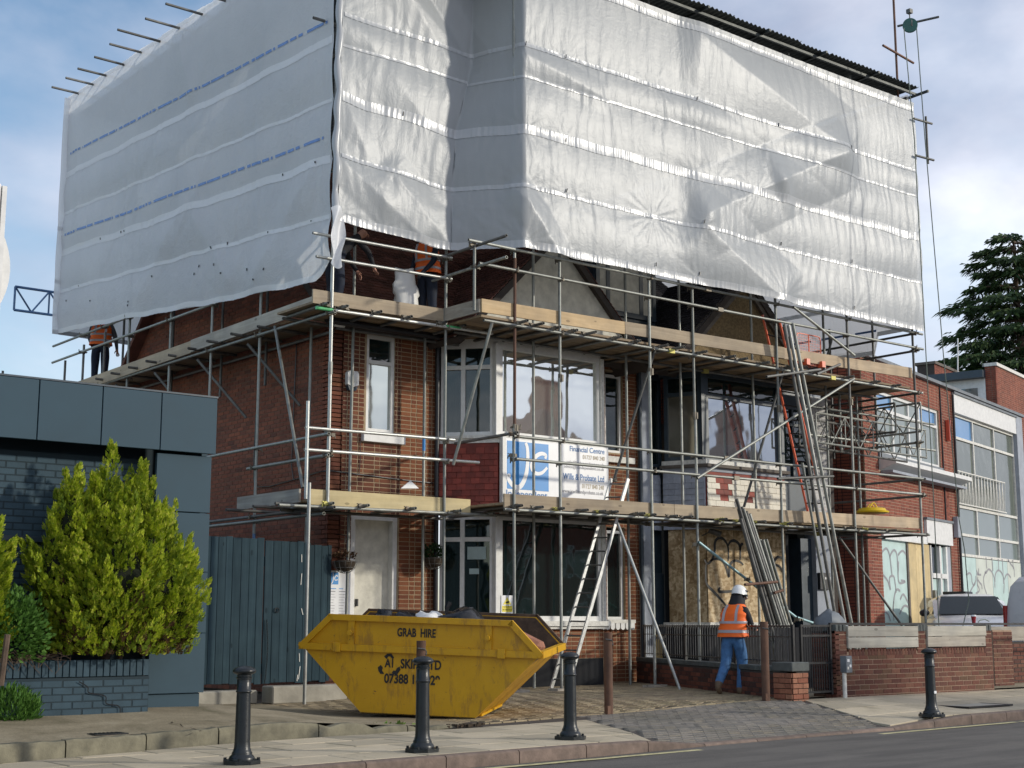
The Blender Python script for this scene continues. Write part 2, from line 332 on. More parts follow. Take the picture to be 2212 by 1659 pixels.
# ------------------------------------------------------------------ mesh builder
class MB:
    def __init__(s): s.v = []; s.f = []
    def add(s, vs, fs):
        k = len(s.v); s.v += [tuple(v) for v in vs]; s.f += [tuple(i + k for i in f) for f in fs]; return s
    def box(s, a, b, mat=None):
        (x0, y0, z0), (x1, y1, z1) = a, b
        vs = [(x0, y0, z0), (x1, y0, z0), (x1, y1, z0), (x0, y1, z0), (x0, y0, z1), (x1, y0, z1), (x1, y1, z1), (x0, y1, z1)]
        if mat is not None: vs = [mat @ Vector(v) for v in vs]
        return s.add(vs, [(0, 3, 2, 1), (4, 5, 6, 7), (0, 1, 5, 4), (1, 2, 6, 5), (2, 3, 7, 6), (3, 0, 4, 7)])
    def beam(s, p, q, w, h, up=(0, 0, 1), ext=0.0):
        p = Vector(p); q = Vector(q); d = (q - p); L = d.length; d.normalize(); u = Vector(up); x = d.cross(u)
        if x.length < 1e-4: x = d.cross(Vector((0, 1, 0)))
        x.normalize(); z = x.cross(d).normalized(); p = p - d * ext; q = q + d * ext
        vs = [p - x * w / 2 - z * h / 2, p + x * w / 2 - z * h / 2, p + x * w / 2 + z * h / 2, p - x * w / 2 + z * h / 2]
        vs += [v + (q - p) for v in vs]
        return s.add(vs, [(3, 2, 1, 0), (4, 5, 6, 7), (0, 1, 5, 4), (1, 2, 6, 5), (2, 3, 7, 6), (3, 0, 4, 7)])
    def tube(s, p, q, r, n=10, r2=None, hollow=False):
        p = Vector(p); q = Vector(q); d = (q - p).normalized(); x = d.orthogonal().normalized(); y = d.cross(x); r2 = r if r2 is None else r2
        vs = []
        for c, rr in ((p, r), (q, r2)):
            for i in range(n):
                a = 2 * math.pi * i / n; vs.append(c + (x * math.cos(a) + y * math.sin(a)) * rr)
        fs = [(i, (i + 1) % n, n + (i + 1) % n, n + i) for i in range(n)]
        if not hollow: fs += [tuple(range(n - 1, -1, -1)), tuple(range(n, 2 * n))]
        else:
            for c, rr, base, sgn in ((p, r, 0, 1), (q, r2, n, -1)):
                k = len(vs)
                for i in range(n):
                    a = 2 * math.pi * i / n; vs.append(c + (x * math.cos(a) + y * math.sin(a)) * rr * 0.82)
                for i in range(n):
                    a = 2 * math.pi * i / n; vs.append(c + d * sgn * 0.08 + (x * math.cos(a) + y * math.sin(a)) * rr * 0.82)
                for i in range(n):
                    j = (i + 1) % n; fs.append((base + i, k + i, k + j, base + j) if sgn > 0 else (base + j, k + j, k + i, base + i))
                    fs.append((k + i, k + n + i, k + n + j, k + j))
                fs.append(tuple(range(k + n, k + 2 * n)))
        return s.add(vs, fs)
    def path(s, pts, r, n=6):
        pts = [Vector(p) for p in pts]; k0 = len(s.v); prev = None
        for i, p in enumerate(pts):
            d = (pts[min(i + 1, len(pts) - 1)] - pts[max(i - 1, 0)]).normalized()
            if prev is None: x = d.orthogonal().normalized()
            else: x = (prev - d * prev.dot(d)).normalized()
            prev = x; y = d.cross(x); rr = r(i / (len(pts) - 1)) if callable(r) else r
            for j in range(n):
                a = 2 * math.pi * j / n; s.v.append(tuple(p + (x * math.cos(a) + y * math.sin(a)) * rr))
        for i in range(len(pts) - 1):
            for j in range(n):
                a, b = k0 + i * n + j, k0 + i * n + (j + 1) % n; s.f.append((a, b, b + n, a + n))
        s.f.append(tuple(k0 + j for j in range(n - 1, -1, -1))); s.f.append(tuple(k0 + (len(pts) - 1) * n + j for j in range(n)))
        return s
    def lathe(s, prof, c=(0, 0, 0), n=20):
        k = len(s.v)
        for r, z in prof:
            for j in range(n):
                a = 2 * math.pi * j / n; s.v.append((c[0] + r * math.cos(a), c[1] + r * math.sin(a), c[2] + z))
        for i in range(len(prof) - 1):
            for j in range(n):
                a, b = k + i * n + j, k + i * n + (j + 1) % n; s.f.append((a, b, b + n, a + n))
        s.f.append(tuple(k + j for j in range(n - 1, -1, -1))); s.f.append(tuple(k + (len(prof) - 1) * n + j for j in range(n)))
        return s
    def prism(s, poly, off):
        """poly: 3-D loop, extruded by vector off"""
        n = len(poly); off = Vector(off); a = [Vector(p) for p in poly]; b = [p + off for p in a]
        return s.add(a + b, [tuple(range(n)), tuple(range(2 * n - 1, n - 1, -1))] + [(i, n + i, n + (i + 1) % n, (i + 1) % n) for i in range(n)])
    def mesh(s, name):
        me = bpy.data.meshes.new(name); me.from_pydata(s.v, [], s.f); me.update(); return me
    def build(s, name, mat, parent=None, smooth=None, fix=True, bevel=0):
        me = s.mesh(name)
        if fix or bevel:
            bm = bmesh.new(); bm.from_mesh(me)
            if bevel: bmesh.ops.bevel(bm, geom=bm.edges[:], offset=bevel, segments=1, affect='EDGES')
            bmesh.ops.recalc_face_normals(bm, faces=bm.faces[:]); bm.to_mesh(me); bm.free()
        return link(me, name, mat, parent, smooth)
def smooth_mesh(me, ang=35):
    me.polygons.foreach_set('use_smooth', [True] * len(me.polygons))
    try: me.set_sharp_from_angle(angle=R(ang))
    except Exception: pass
def link(me, name, mat, parent=None, smooth=None):
    if mat is not None and not me.materials: me.materials.append(M[mat] if isinstance(mat, str) else mat)
    if smooth: smooth_mesh(me, smooth)
    o = bpy.data.objects.new(name, me); COL.objects.link(o)
    if parent is not None:
        o.parent = parent; o.matrix_parent_inverse = world(parent).inverted()
    return o
def world(o):
    m = Matrix.LocRotScale(o.location, o.rotation_euler, o.scale)
    if o.parent: m = world(o.parent) @ o.matrix_parent_inverse @ m
    return m
def tag(o, label, cat, group=None):
    o['label'] = label; o['category'] = cat
    if group: o['group'] = group
    return o
def thing(name, loc, label, cat, group=None, rotz=0):
    o = bpy.data.objects.new(name, None); COL.objects.link(o); o.location = loc; o.rotation_euler = (0, 0, rotz); o.empty_display_size = 0.2
    return tag(o, label, cat, group)
def struct(name, o=None, **k):
    o['kind'] = 'structure'; return o
def stuff(o, label=None, cat=None):
    o['kind'] = 'stuff'
    if label: tag(o, label, cat)
    return o
def frame(O, U, V=(0, 0, 1)):
    """matrix: local x along U, local z up, local -y = outward (towards viewer side when U points right)"""
    U = Vector(U).normalized(); Z = Vector(V); Y = Z.cross(U).normalized()
    m = Matrix.Identity(4)
    for i in range(3): m[i][0] = U[i]; m[i][1] = Y[i]; m[i][2] = Z[i]; m[i][3] = O[i]
    return m

CAM = Vector((0, 0, CZ))
_brickmesh = {}
def piece_mesh(w, d, h, mat, cham=0.0):
    key = (round(w, 3), round(d, 3), round(h, 3), mat)
    if key not in _brickmesh:
        b = MB().box((-w / 2, 0, -h / 2), (w / 2, d, h / 2))
        if cham:
            c = cham; b = MB(); W2, H2 = w / 2, h / 2
            b.add([(-W2 + c, 0, -H2 + c), (W2 - c, 0, -H2 + c), (W2 - c, 0, H2 - c), (-W2 + c, 0, H2 - c), (-W2, c, -H2), (W2, c, -H2), (W2, c, H2), (-W2, c, H2), (-W2, d, -H2), (W2, d, -H2), (W2, d, H2), (-W2, d, H2)],
                  [(0, 1, 2, 3), (4, 5, 1, 0), (5, 6, 2, 1), (6, 7, 3, 2), (7, 4, 0, 3), (8, 9, 5, 4), (9, 10, 6, 5), (10, 11, 7, 6), (11, 8, 4, 7)])
        me = b.mesh('piece'); me.materials.append(M[mat]); _brickmesh[key] = me
    return _brickmesh[key]
def place_pieces(pieces, parent, name, mat, limit, depth=0.02, cham=0.003):
    """pieces: list of (matrix, w, h). Nearest `limit` become single parts, the rest one joined part"""
    pieces = sorted(pieces, key=lambda p: (p[0].translation - CAM).length)
    inv = world(parent).inverted()
    for m, w, h in pieces[:limit]:
        o = bpy.data.objects.new(name, piece_mesh(w, depth, h, mat, cham)); COL.objects.link(o); o.parent = parent; o.matrix_local = inv @ m
    rest = pieces[limit:]
    if rest:
        b = MB()
        for m, w, h in rest:
            W2, H2 = w / 2, h / 2; c = 0.003
            vs = [m @ Vector(v) for v in ((-W2 + c, 0, -H2 + c), (W2 - c, 0, -H2 + c), (W2 - c, 0, H2 - c), (-W2 + c, 0, H2 - c), (-W2, depth, -H2), (W2, depth, -H2), (W2, depth, H2), (-W2, depth, H2))]
            b.add(vs, [(0, 1, 2, 3), (4, 5, 1, 0), (5, 6, 2, 1), (6, 7, 3, 2), (7, 4, 0, 3)])
        o = b.build(name + 's', mat, parent, fix=False); o['kind'] = 'stuff'
def brick_rects(W_, H_, holes=(), bw=0.215, bh=0.065, g=0.010, bond='flemish', clip=None, seed=1, u0=0.0):
    """local rectangles (x,z,w,h) covering W_ x H_ with openings left free"""
    rr = random.Random(seed); out = []
    row = 0; z = g / 2
    while z + bh <= H_ + 0.02:
        x = u0; k = row
        if bond == 'flemish': x -= (0.0 if row % 2 else 0.056 + 0.05)
        else: x -= (0.0 if row % 2 else 0.1125)
        while x < W_:
            L = bw
            if bond == 'flemish': L = bw if k % 2 else (bw - g) / 2
            k += 1; a, b = max(0, x), min(W_, x + L)
            for (hx0, hz0, hx1, hz1) in holes:
                if z + bh > hz0 + 0.01 and z < hz1 - 0.01:
                    if a < hx0 < b < hx1: b = hx0
                    elif hx0 <= a < hx1 < b: a = hx1
                    elif a >= hx0 and b <= hx1: a = b
                    elif a < hx0 and b > hx1: b = hx0
            if b - a > 0.035 and (clip is None or clip((a + b) / 2, z + bh / 2)): out.append(((a + b) / 2, z + bh / 2, round(b - a - 0.0, 2), min(bh, H_ - z + .001)))
            x += L + g
        z += bh + g; row += 1
    return out
def brick_wall(parent, O, U, W_, H_, brick, mortar, holes=(), limit=80, name='wall', thick=0.25, bond='flemish', clip=None, back=None, proud=0.007, seed=1, sub=True, **kw):
    """a brick wall plane starting at O running along U; outward = right-hand side of U turned to the viewer"""
    F = frame(O, U); b = MB()
    if back: polys = back
    else:
        polys = []
        xs = sorted({0, W_, *[h[0] for h in holes], *[h[2] for h in holes]}); xs = [x for x in xs if 0 <= x <= W_]
        for i in range(len(xs) - 1):
            xa, xb = xs[i], xs[i + 1]; xm = (xa + xb) / 2; cuts = sorted([(h[1], h[3]) for h in holes if h[0] < xm < h[2]]); z = 0
            for c0, c1 in cuts + [(H_, H_)]:
                if c0 - z > 0.01: polys.append([(xa, z), (xb, z), (xb, min(c0, H_)), (xa, min(c0, H_))])
                z = max(z, c1)
    for p in polys: b.prism([F @ Vector((x, 0, z)) for x, z in p], F.to_3x3() @ Vector((0, thick, 0)))
    w = b.build(name, mortar, parent)
    host = w if sub else parent
    pcs = [(F @ Matrix.Translation((x, -proud + (hash((round(x, 2), round(z, 2))) % 5) * 0.0006, z)), ww, hh) for x, z, ww, hh in brick_rects(W_, H_, holes, bond=bond, clip=clip, seed=seed, **kw)]
    place_pieces(pcs, host, 'brick', brick, limit, 0.018)
    return w
def textobj(name, body, size, mat, O, U, parent, align='LEFT', sx=1.0, shear=0.0, off=0.0):
    cu = bpy.data.curves.new(name, 'FONT'); cu.body = body; cu.size = size; cu.align_x = align; cu.extrude = 0.0008; cu.shear = shear; cu.offset = off
    o = bpy.data.objects.new(name, cu); COL.objects.link(o)
    F = frame(O, U); RX = Matrix.Rotation(R(90), 4, 'X'); m = F @ RX @ Matrix.Diagonal((sx, 1, 1, 1))
    dg = bpy.context.evaluated_depsgraph_get(); me = bpy.data.meshes.new_from_object(o.evaluated_get(dg)); bpy.data.objects.remove(o); bpy.data.curves.remove(cu)
    me.transform(m); me.materials.clear(); return link(me, name, mat, parent)
def stroke(name, pts, wdt, mat, F, parent, y=-0.004, taper=None):
    """flat painted stroke in frame F through local (x,z) points"""
    n = len(pts); vs = []; P = []
    for i in range(n - 1):                                     # catmull-rom
        p0, p1, p2, p3 = pts[max(i - 1, 0)], pts[i], pts[i + 1], pts[min(i + 2, n - 1)]
        for k in range(6):
            t = k / 6; P.append(tuple(0.5 * ((2 * p1[j]) + (-p0[j] + p2[j]) * t + (2 * p0[j] - 5 * p1[j] + 4 * p2[j] - p3[j]) * t * t + (-p0[j] + 3 * p1[j] - 3 * p2[j] + p3[j]) * t ** 3) for j in (0, 1)))
    P.append(pts[-1]); b = MB(); m = len(P)
    for i, (x, z) in enumerate(P):
        a = P[max(i - 1, 0)]; c = P[min(i + 1, m - 1)]; dx, dz = c[0] - a[0], c[1] - a[1]; l = math.hypot(dx, dz) or 1
        w = wdt * (taper(i / (m - 1)) if taper else 1) / 2
        b.v.append(tuple(F @ Vector((x - dz / l * w, y, z + dx / l * w)))); b.v.append(tuple(F @ Vector((x + dz / l * w, y, z - dx / l * w))))
        if i: b.f.append((2 * i - 2, 2 * i - 1, 2 * i + 1, 2 * i))
    return b.build(name, mat, parent, fix=False)
# ================================================================== GROUND, ROAD, PAVEMENT
def yk(x): return 10.95 + 0.055 * (x - 6.4)
def G(x, y):
    k = sm(13, 16.5, x); return 0.125 * sm(12.4 - .6 * k, 17 - 2.9 * k, y) * sm(10.8, 15, x)
def DROP(x): return 0.078 * sm(10.5, 11.6, x) * (1 - sm(15.3, 16.9, x))
def PS(x, y): return G(x, y) - DROP(x) * (1 - sm(0.05, 1.0, y - yk(x)))
t = NT('asphalt'); p = t.pos(); f = t.noise(p, 150, 3, 0.7); g = t.noise(p, 0.8, 5, 0.6); v = t.n('ShaderNodeTexVoronoi'); v.inputs['Scale'].default_value = 95; t.l(p, v.inputs['Vector'])
c = t.mix(1.0, t.ramp(f, [(0.3, (0.066, 0.060, 0.052)), (0.72, (0.175, 0.160, 0.140))]), t.ramp(g, [(0.3, (0.82,) * 3), (0.7, (1.12,) * 3)]), 'MULTIPLY')
c = t.mix(t.math('MULTIPLY', t.math('LESS_THAN', v.outputs['Distance'], 0.22), 0.35), c, (0.25, 0.24, 0.22)); g2 = t.noise(t.pos((.35, 2.2, 1)), 1.3, 5, .65); c = t.mix(1.0, c, t.ramp(g2, [(0.35, (0.70, .70, .71)), (0.55, (1.0,) * 3), (.75, (1.15, 1.13, 1.08))]), 'MULTIPLY')
t.bump(v.outputs['Distance'], 0.6, 0.006); M['asphalt'] = t.fin(c, 0.9)
t = NT('slab_mat'); p = t.pos(); f = t.noise(p, 60, 4, 0.7); g = t.noise(p, 1.6, 6, 0.65)
c = t.mix(1.0, t.ramp(f, [(0.3, (0.42, 0.355, 0.25)), (0.7, (0.55, 0.475, 0.35))]), t.ramp(g, [(0.28, (0.60, 0.60, 0.57)), (0.45, (0.92, 0.92, 0.90)), (0.65, (1.05,) * 3)]), 'MULTIPLY')
c = t.mix(1.0, c, t.ramp(t.rand(), [(0, (0.74, .75, .76)), (1, (1.1,) * 3)]), 'MULTIPLY'); v_ = t.n('ShaderNodeTexVoronoi'); v_.inputs['Scale'].default_value = 5.5; t.l(p, v_.inputs['Vector']); c = t.mix(t.math('MULTIPLY', t.math('LESS_THAN', v_.outputs['Distance'], 0.075), 0.55), c, (0.12, 0.115, 0.11)); t.bump(f, 0.35, 0.004); M['slab_mat'] = t.fin(c, 0.88)
t = NT('apron_mat'); p = t.pos(); f = t.noise(p, 40, 5, 0.7); g = t.noise(p, 1.1, 6, 0.7, 0.6)
c = t.ramp(g, [(0.25, (0.10, 0.095, 0.045)), (0.45, (0.235, 0.195, 0.125)), (0.62, (0.33, 0.28, 0.19)), (0.8, (0.42, 0.37, 0.28))])
c = t.mix(1.0, c, t.ramp(f, [(0.3, (0.72,) * 3), (0.7, (1.18,) * 3)]), 'MULTIPLY'); t.bump(f, 0.5, 0.01); M['apron_mat'] = t.fin(c, 0.92)
def blockmat(name, cs):
    t = NT(name); p = t.pos(); g = t.noise(p, 1.0, 5, 0.65); f = t.noise(p, 50, 3, 0.7)
    c = t.ramp(t.rand(), [(i / (len(cs) - 1), x) for i, x in enumerate(cs)])
    c = t.mix(1.0, c, t.ramp(g, [(0.3, (0.62, 0.65, 0.6)), (0.65, (1.1,) * 3)]), 'MULTIPLY')
    c = t.mix(1.0, c, t.ramp(f, [(0.3, (0.75,) * 3), (0.7, (1.2,) * 3)]), 'MULTIPLY'); t.bump(f, 0.4, 0.004); M[name] = t.fin(c, 0.9)
blockmat('block_tan', [(0.31, 0.24, 0.15), (0.40, 0.32, 0.20), (0.25, 0.195, 0.13), (0.35, 0.27, 0.17)])
blockmat('block_grey', [(0.17, 0.155, 0.14), (0.215, 0.195, 0.17), (0.145, 0.135, 0.125), (0.23, 0.20, 0.16)])

b = MB().box((-300, -300, -0.5), (400, 500, -0.19)); struct('ground', b.build('ground', 'concrete_mat'))
b = MB()
xs = [-60, -20] + [i * 2.0 for i in range(0, 16)] + [40, 60, 120]
for i, x in enumerate(xs): b.v += [(x, -14, -0.112), (x, yk(x) - 0.13, -0.112 if not 11.6 < x < 16 else -0.1)]
for i in range(len(xs) - 1): b.f.append((2 * i, 2 * i + 2, 2 * i + 3, 2 * i + 1))
struct('road', b.build('road', 'asphalt', fix=False))
b = MB()                                                            # painted line by the kerb
k = 0
for i in range(420):
    x = 5.0 + i * 0.12; y = yk(x) - 0.40 + 0.006 * math.sin(i * 0.9)
    if math.sin(i * 0.37) + math.sin(i * 1.13) + rng.random() * 0.8 > 2.1: continue
    b.add([(x, y, -0.104), (x + 0.12, y + .0066, -0.104), (x + 0.12, y + 0.10 + .0066 + rng.uniform(-.008, .004), -0.104), (x, y + 0.10, -0.104)], [(0, 1, 2, 3)])
stuff_line = b.build('yellow_line', 'yellow_line', fix=False); struct('yellow_line', stuff_line)
# bedding under pavement
b = MB()
def sheet(b, pts_fn, nu, nv):
    k = len(b.v)
    for j in range(nv + 1):
        for i in range(nu + 1): b.v.append(pts_fn(i / nu, j / nv))
    for j in range(nv):
        for i in range(nu):
            a = k + j * (nu + 1) + i; b.f.append((a, a + 1, a + nu + 2, a + nu + 1))
def bed(u, v):
    x = 2 + u * 60; y = yk(x) - 0.02 + v * 16; return (x, y, PS(x, y) - 0.030)
sheet(b, bed, 120, 60)
pavement = struct('pavement', b.build('pavement', 'soil', fix=False, smooth=60))

# driveway edges (both run at the slant of the boundary wall)
DL0 = Vector((11.05, 11.2)); DL1 = Vector((12.75, 14.55)); DR0 = Vector((15.35, 11.4)); DR1 = Vector((16.75, 14.25))
def clip_poly(poly, a, b_, keep_left=True):
    out_ = []; d = b_ - a
    def side(p): s_ = d.x * (p[1] - a.y) - d.y * (p[0] - a.x); return s_ if keep_left else -s_
    for i in range(len(poly)):
        p, q = poly[i], poly[(i + 1) % len(poly)]; sp, sq = side(p), side(q)
        if sp >= 0: out_.append(p)
        if (sp > 0) != (sq > 0) and abs(sp - sq) > 1e-9:
            t_ = sp / (sp - sq); out_.append((p[0] + (q[0] - p[0]) * t_, p[1] + (q[1] - p[1]) * t_))
    return out_
def slab(poly, zt, th, name, mat, parent, tilt=(0, 0)):
    cx = sum(p[0] for p in poly) / len(poly); cy = sum(p[1] for p in poly) / len(poly)
    b = MB(); c = 0.004
    def z(x, y): return zt(x, y) + tilt[0] * (x - cx) + tilt[1] * (y - cy)
    inner = [(cx + (x - cx) * (1 - c / max(.05, math.hypot(x - cx, y - cy)) * 2), cy + (y - cy) * (1 - c / max(.05, math.hypot(x - cx, y - cy)) * 2)) for x, y in poly]
    n = len(poly); vs = [(x, y, z(x, y)) for x, y in inner] + [(x, y, z(x, y) - c) for x, y in poly] + [(x, y, z(x, y) - th) for x, y in poly]
    b.add(vs, [tuple(range(n))] + [(i, n + i, n + (i + 1) % n, (i + 1) % n) for i in range(n)] + [(n + i, 2 * n + i, 2 * n + (i + 1) % n, n + (i + 1) % n) for i in range(n)])
    return b.build(name, mat, parent)
YB = lambda x: 12.72 + (x - 4.0) * 0.27 if x < 7.2 else (13.58 + (x - 7.2) * 0.14 if x < 10.4 else 14.1)   # rear edge of the footway on the left
for i in range(-4, 44):
    for j in range(4):
        x0 = 2.0 + i * 0.755 + (0.38 if j % 2 else 0); x1 = x0 + 0.737
        poly = []
        for (x, y) in ((x0, 0.62 * j + 0.16), (x1, 0.62 * j + 0.16), (x1, 0.62 * j + 0.758), (x0, 0.62 * j + 0.758)): poly.append((x, yk(x) + y))
        if x1 < 2: continue
        parts = []
        a = clip_poly(poly, DL0, DL1, True)
        if x0 < 10.6:
            a = [(x, min(y, YB(x) - 0.03)) for x, y in a]
            if max(y for x, y in a) - min(y for x, y in a) < 0.1: a = []
        if len(a) > 2: parts.append(a)
        r_ = clip_poly(poly, DR0, DR1, False)
        r_ = [(x, min(y, 13.98)) for x, y in r_]
        if len(r_) > 2 and max(y for x, y in r_) - min(y for x, y in r_) > 0.08: parts.append(r_)
        for q in parts:
            ar = abs(sum(q[k][0] * q[(k + 1) % len(q)][1] - q[(k + 1) % len(q)][0] * q[k][1] for k in range(len(q)))) / 2
            if ar > 0.02: slab(q, PS, 0.03, 'paving_slab', 'slab_mat', pavement, (rng.uniform(-.004, .004), rng.uniform(-.006, .006)))
# kerb stones
kerb = MB().box((-10, 10.0, -0.35), (-9.9, 10.1, -0.3)).build('kerb', 'kerb_mat'); struct('kerb', kerb)
x = 2.6
while x < 34:
    L_ = 0.905; z0 = 0.012; z1 = 0.012
    z0 = .012 - DROP(x) * 1.1; z1 = .012 - DROP(x + L_) * 1.1
    a, b_ = x + 0.006, x + L_ - 0.006; w = 0.15; rr = 0.022
    def yz(xx, off): return yk(xx) - 0.13 + off
    prof = [(0, -0.16), (0, -rr), (rr * .4, -rr * .35), (rr, 0), (w, 0.0), (w, -0.16)]
    mb = MB(); vs = []
    ns = 6
    for s_ in range(ns + 1):
        xx = a + (b_ - a) * s_ / ns; zt = z0 + (z1 - z0) * s_ / ns
        for q, (o_, h_) in enumerate(prof):
            j_ = rng.uniform(-.0035, .0035) if 0 < s_ < ns else 0
            vs.append((xx, yz(xx, o_) + (j_ if q in (1, 2, 3) else 0), zt + h_ + (j_ if q in (2, 3) else 0)))
    n = len(prof); fs = [(s_ * n + q, s_ * n + q + 1, (s_ + 1) * n + q + 1, (s_ + 1) * n + q) for s_ in range(ns) for q in range(n - 1)] + [tuple(range(n)), tuple(ns * n + q for q in range(n))]
    mb.add(vs, fs).build('kerb_stone', 'kerb_mat', kerb, smooth=40); x += L_
# driveway blocks and forecourt herringbone
def floor_pieces(cells, surf, parent, name, mat, limit=300, dz=0.0):
    pcs = []
    for (cx, cy, ang, w, h) in cells:
        U = Vector((math.cos(ang), math.sin(ang), 0)); V = Vector((-math.sin(ang), math.cos(ang), 0))
        e_ = 0.05; U.z = (surf(cx + e_ * U.x, cy + e_ * U.y) - surf(cx, cy)) / e_
        F = frame((cx, cy, surf(cx, cy) + dz + rng.uniform(-.0025, .0025)), U, V); pcs.append((F, w, h))
    place_pieces(pcs, parent, name, mat, limit, 0.03, 0.006)
def left_of(p, a, b_): return (b_.x - a.x) * (p[1] - a.y) - (b_.y - a.y) * (p[0] - a.x) > 0
drive = MB(); 
def dsurf(x, y): return PS(x, y) - .004
sheet(drive, lambda u, v: ((lambda a, b_: (a.x + (b_.x - a.x) * u, a.y + (b_.y - a.y) * u, dsurf(a.x + (b_.x - a.x) * u, a.y + (b_.y - a.y) * u) - 0.010))(DL0.lerp(DL1, v), DR0.lerp(DR1, v))), 20, 20)
drive = struct('driveway', drive.build('driveway', 'mortar_dark', fix=False, smooth=60))
cells = []
ang = R(3.1)
for j in range(-2, 46):
    for i in range(-2, 40):
        cx = 10.6 + (i + (0.5 if j % 2 else 0)) * 0.205; cy = 11.06 + j * 0.103
        X = 10.6 + (cx - 10.6) * math.cos(ang) - (cy - 11.06) * math.sin(ang); Y = 11.06 + (cx - 10.6) * math.sin(ang) + (cy - 11.06) * math.cos(ang)
        if Y > yk(X) + 0.06 and not left_of((X - .09, Y), DL0, DL1) and left_of((X + .09, Y), DR0, DR1) and not left_of((X, Y), DL1, DR1): cells.append((X, Y, ang, 0.198, 0.096))
floor_pieces(cells, dsurf, drive, 'paving_block', 'block_grey')
fore = MB(); sheet(fore, lambda u, v: (9.6 + u * 12, 14.0 + v * 6.6, G(9.6 + u * 12, 14.0 + v * 6.6) - 0.012), 40, 30)
fore = struct('forecourt', fore.build('forecourt', 'mortar_dark', fix=False, smooth=60))
WA = Vector((16.45, 13.95)); WB = Vector((19.45, 20.3))          # boundary wall line
cells = []
a = 0.103
for i in range(-80, 120):
    for j in range(-80, 120):
        m_ = (i - j) % 4
        if m_ == 0: cx, cy, aa = (i + 1) * a, (j + .5) * a, 0
        elif m_ == 3: cx, cy, aa = (i + .5) * a, (j + 1) * a, 90
        else: continue
        th = R(24); X = 13.5 + cx * math.cos(th) - cy * math.sin(th); Y = 17 + cx * math.sin(th) + cy * math.cos(th)
        if not (10.2 < X < 19 and 14.22 < Y < 20.2): continue
        if left_of((X, Y), WB, WA) is False and not left_of((X, Y), WA, WB): continue
        if not left_of((X, Y), WA, WB): continue
        if Y < 14.55 + (X - 12.7) * -0.07: continue
        if X < 11.0 and Y < 14.7: continue
        cells.append((X, Y, th + R(aa), 0.197, 0.094))
floor_pieces(cells, G, fore, 'paving_block', 'block_tan')
# edging course along the forecourt front
cells = []
p0 = Vector((10.5, 14.28)); p1 = Vector((12.7, 14.48)); p2 = Vector((16.4, 14.2))
for s0, s1 in ((p0, p1), (p1, p2)):
    n = int((s1 - s0).length / 0.205)
    for i in range(n):
        q = s0.lerp(s1, (i + .5) / n); cells.append((q.x, q.y - 0.02, math.atan2(s1.y - s0.y, s1.x - s0.x), 0.2, 0.09))
floor_pieces(cells, G, fore, 'edging_block', 'block_tan', dz=0.004)
b = MB(); sheet(b, lambda u, v: (16.5 + u * 12 + v * 3.2, 14.2 + v * 6.3, 0.13), 6, 4)
struct('yard', b.build('yard', 'apron_mat', fix=False))
b = MB(); sheet(b, lambda u, v: (21 + u * 60, 14.1 + v * 60, 0.10 + 0.0 * u), 6, 6)
struct('car_park', b.build('car_park', 'asphalt', fix=False))
# raised concrete apron in front of the grey building
def AH(x, y): return (0.145 + 0.13 * sm(13.3, 15.6, y)) * (1 - sm(7.6, 10.7, x)) + (G(x, y) + 0.006) * sm(7.6, 10.7, x)
b = MB()
def apf(u, v):
    x = -4 + u * 14.9; y0 = YB(x) + 0.13; y = y0 + (21 - y0) * v ** 1.5
    return (x, y, AH(x, y) + 0.004 * math.sin(x * 3 + y * 2))
sheet(b, apf, 90, 40); apron = struct('concrete_apron', b.build('concrete_apron', 'apron_mat', fix=False, smooth=60))
x = 2.2
while x < 9.9:
    L_ = rng.choice((0.9, 1.3)); mb = MB(); vs = []; prof = [(0, -0.3), (0.0, -0.03), (0.02, 0), (0.14, 0.0), (0.14, -0.3)]; ns = 8
    for s_ in range(ns + 1):
        xx = x + 0.008 + (L_ - 0.016) * s_ / ns; j_ = rng.uniform(-.008, .008)
        for (o_, h_) in prof: vs.append((xx, YB(xx) + o_ + j_ * .6, AH(xx, YB(xx) + .1) + h_ + 0.006 + (j_ if h_ > -.1 else 0) - (0.05 * max(0, math.sin(xx * 9)) if xx > 8.2 and h_ > -.1 else 0)))
    n = len(prof); fs = [(s_ * n + q, s_ * n + q + 1, (s_ + 1) * n + q + 1, (s_ + 1) * n + q) for s_ in range(ns) for q in range(n - 1)] + [tuple(range(n)), tuple(ns * n + q for q in range(n))]
    mb.add(vs, fs).build('kerb_stone', 'kerb_concrete', apron, smooth=40); x += L_
# small grate in the apron, inspection cover in the right footway, cracks
b = MB().box((-0.17, -0.10, 0), (0.17, 0.10, 0.008)); 
for i in range(7): b.box((-0.15 + i * .043, -.085, 0.008), (-0.13 + i * .043, .085, 0.012))
dg_ = b.build('drain_grate', 'black_iron'); q = onZ(233, 1586, AH(5.5, 13.6)); dg_.location = (q.x, q.y, AH(q.x, q.y) + .003); tag(dg_, 'small dark iron grate set in the raised concrete near the left kerb', 'drain grate')
q = onZ(2090, 1513, 0.1)
mc = thing('manhole_cover', (q.x, q.y, G(q.x, q.y) + .006), 'rectangular inspection cover in the footway behind the rightmost bollard', 'manhole cover')
MB().box((q.x - .5, q.y - .33, G(q.x, q.y) - .01), (q.x + .5, q.y + .33, G(q.x, q.y) + .008)).build('cover_plate', 'concrete_mat', mc)
bb = MB(); z_ = G(q.x, q.y)
for (x0, y0, x1, y1) in ((-.56, -.39, .56, -.34), (-.56, .34, .56, .39), (-.56, -.34, -.51, .34), (.51, -.34, .56, .34)): bb.box((q.x + x0, q.y + y0, z_ - .01), (q.x + x1, q.y + y1, z_ + .013))
bb.build('cover_frame', 'black_iron', mc)
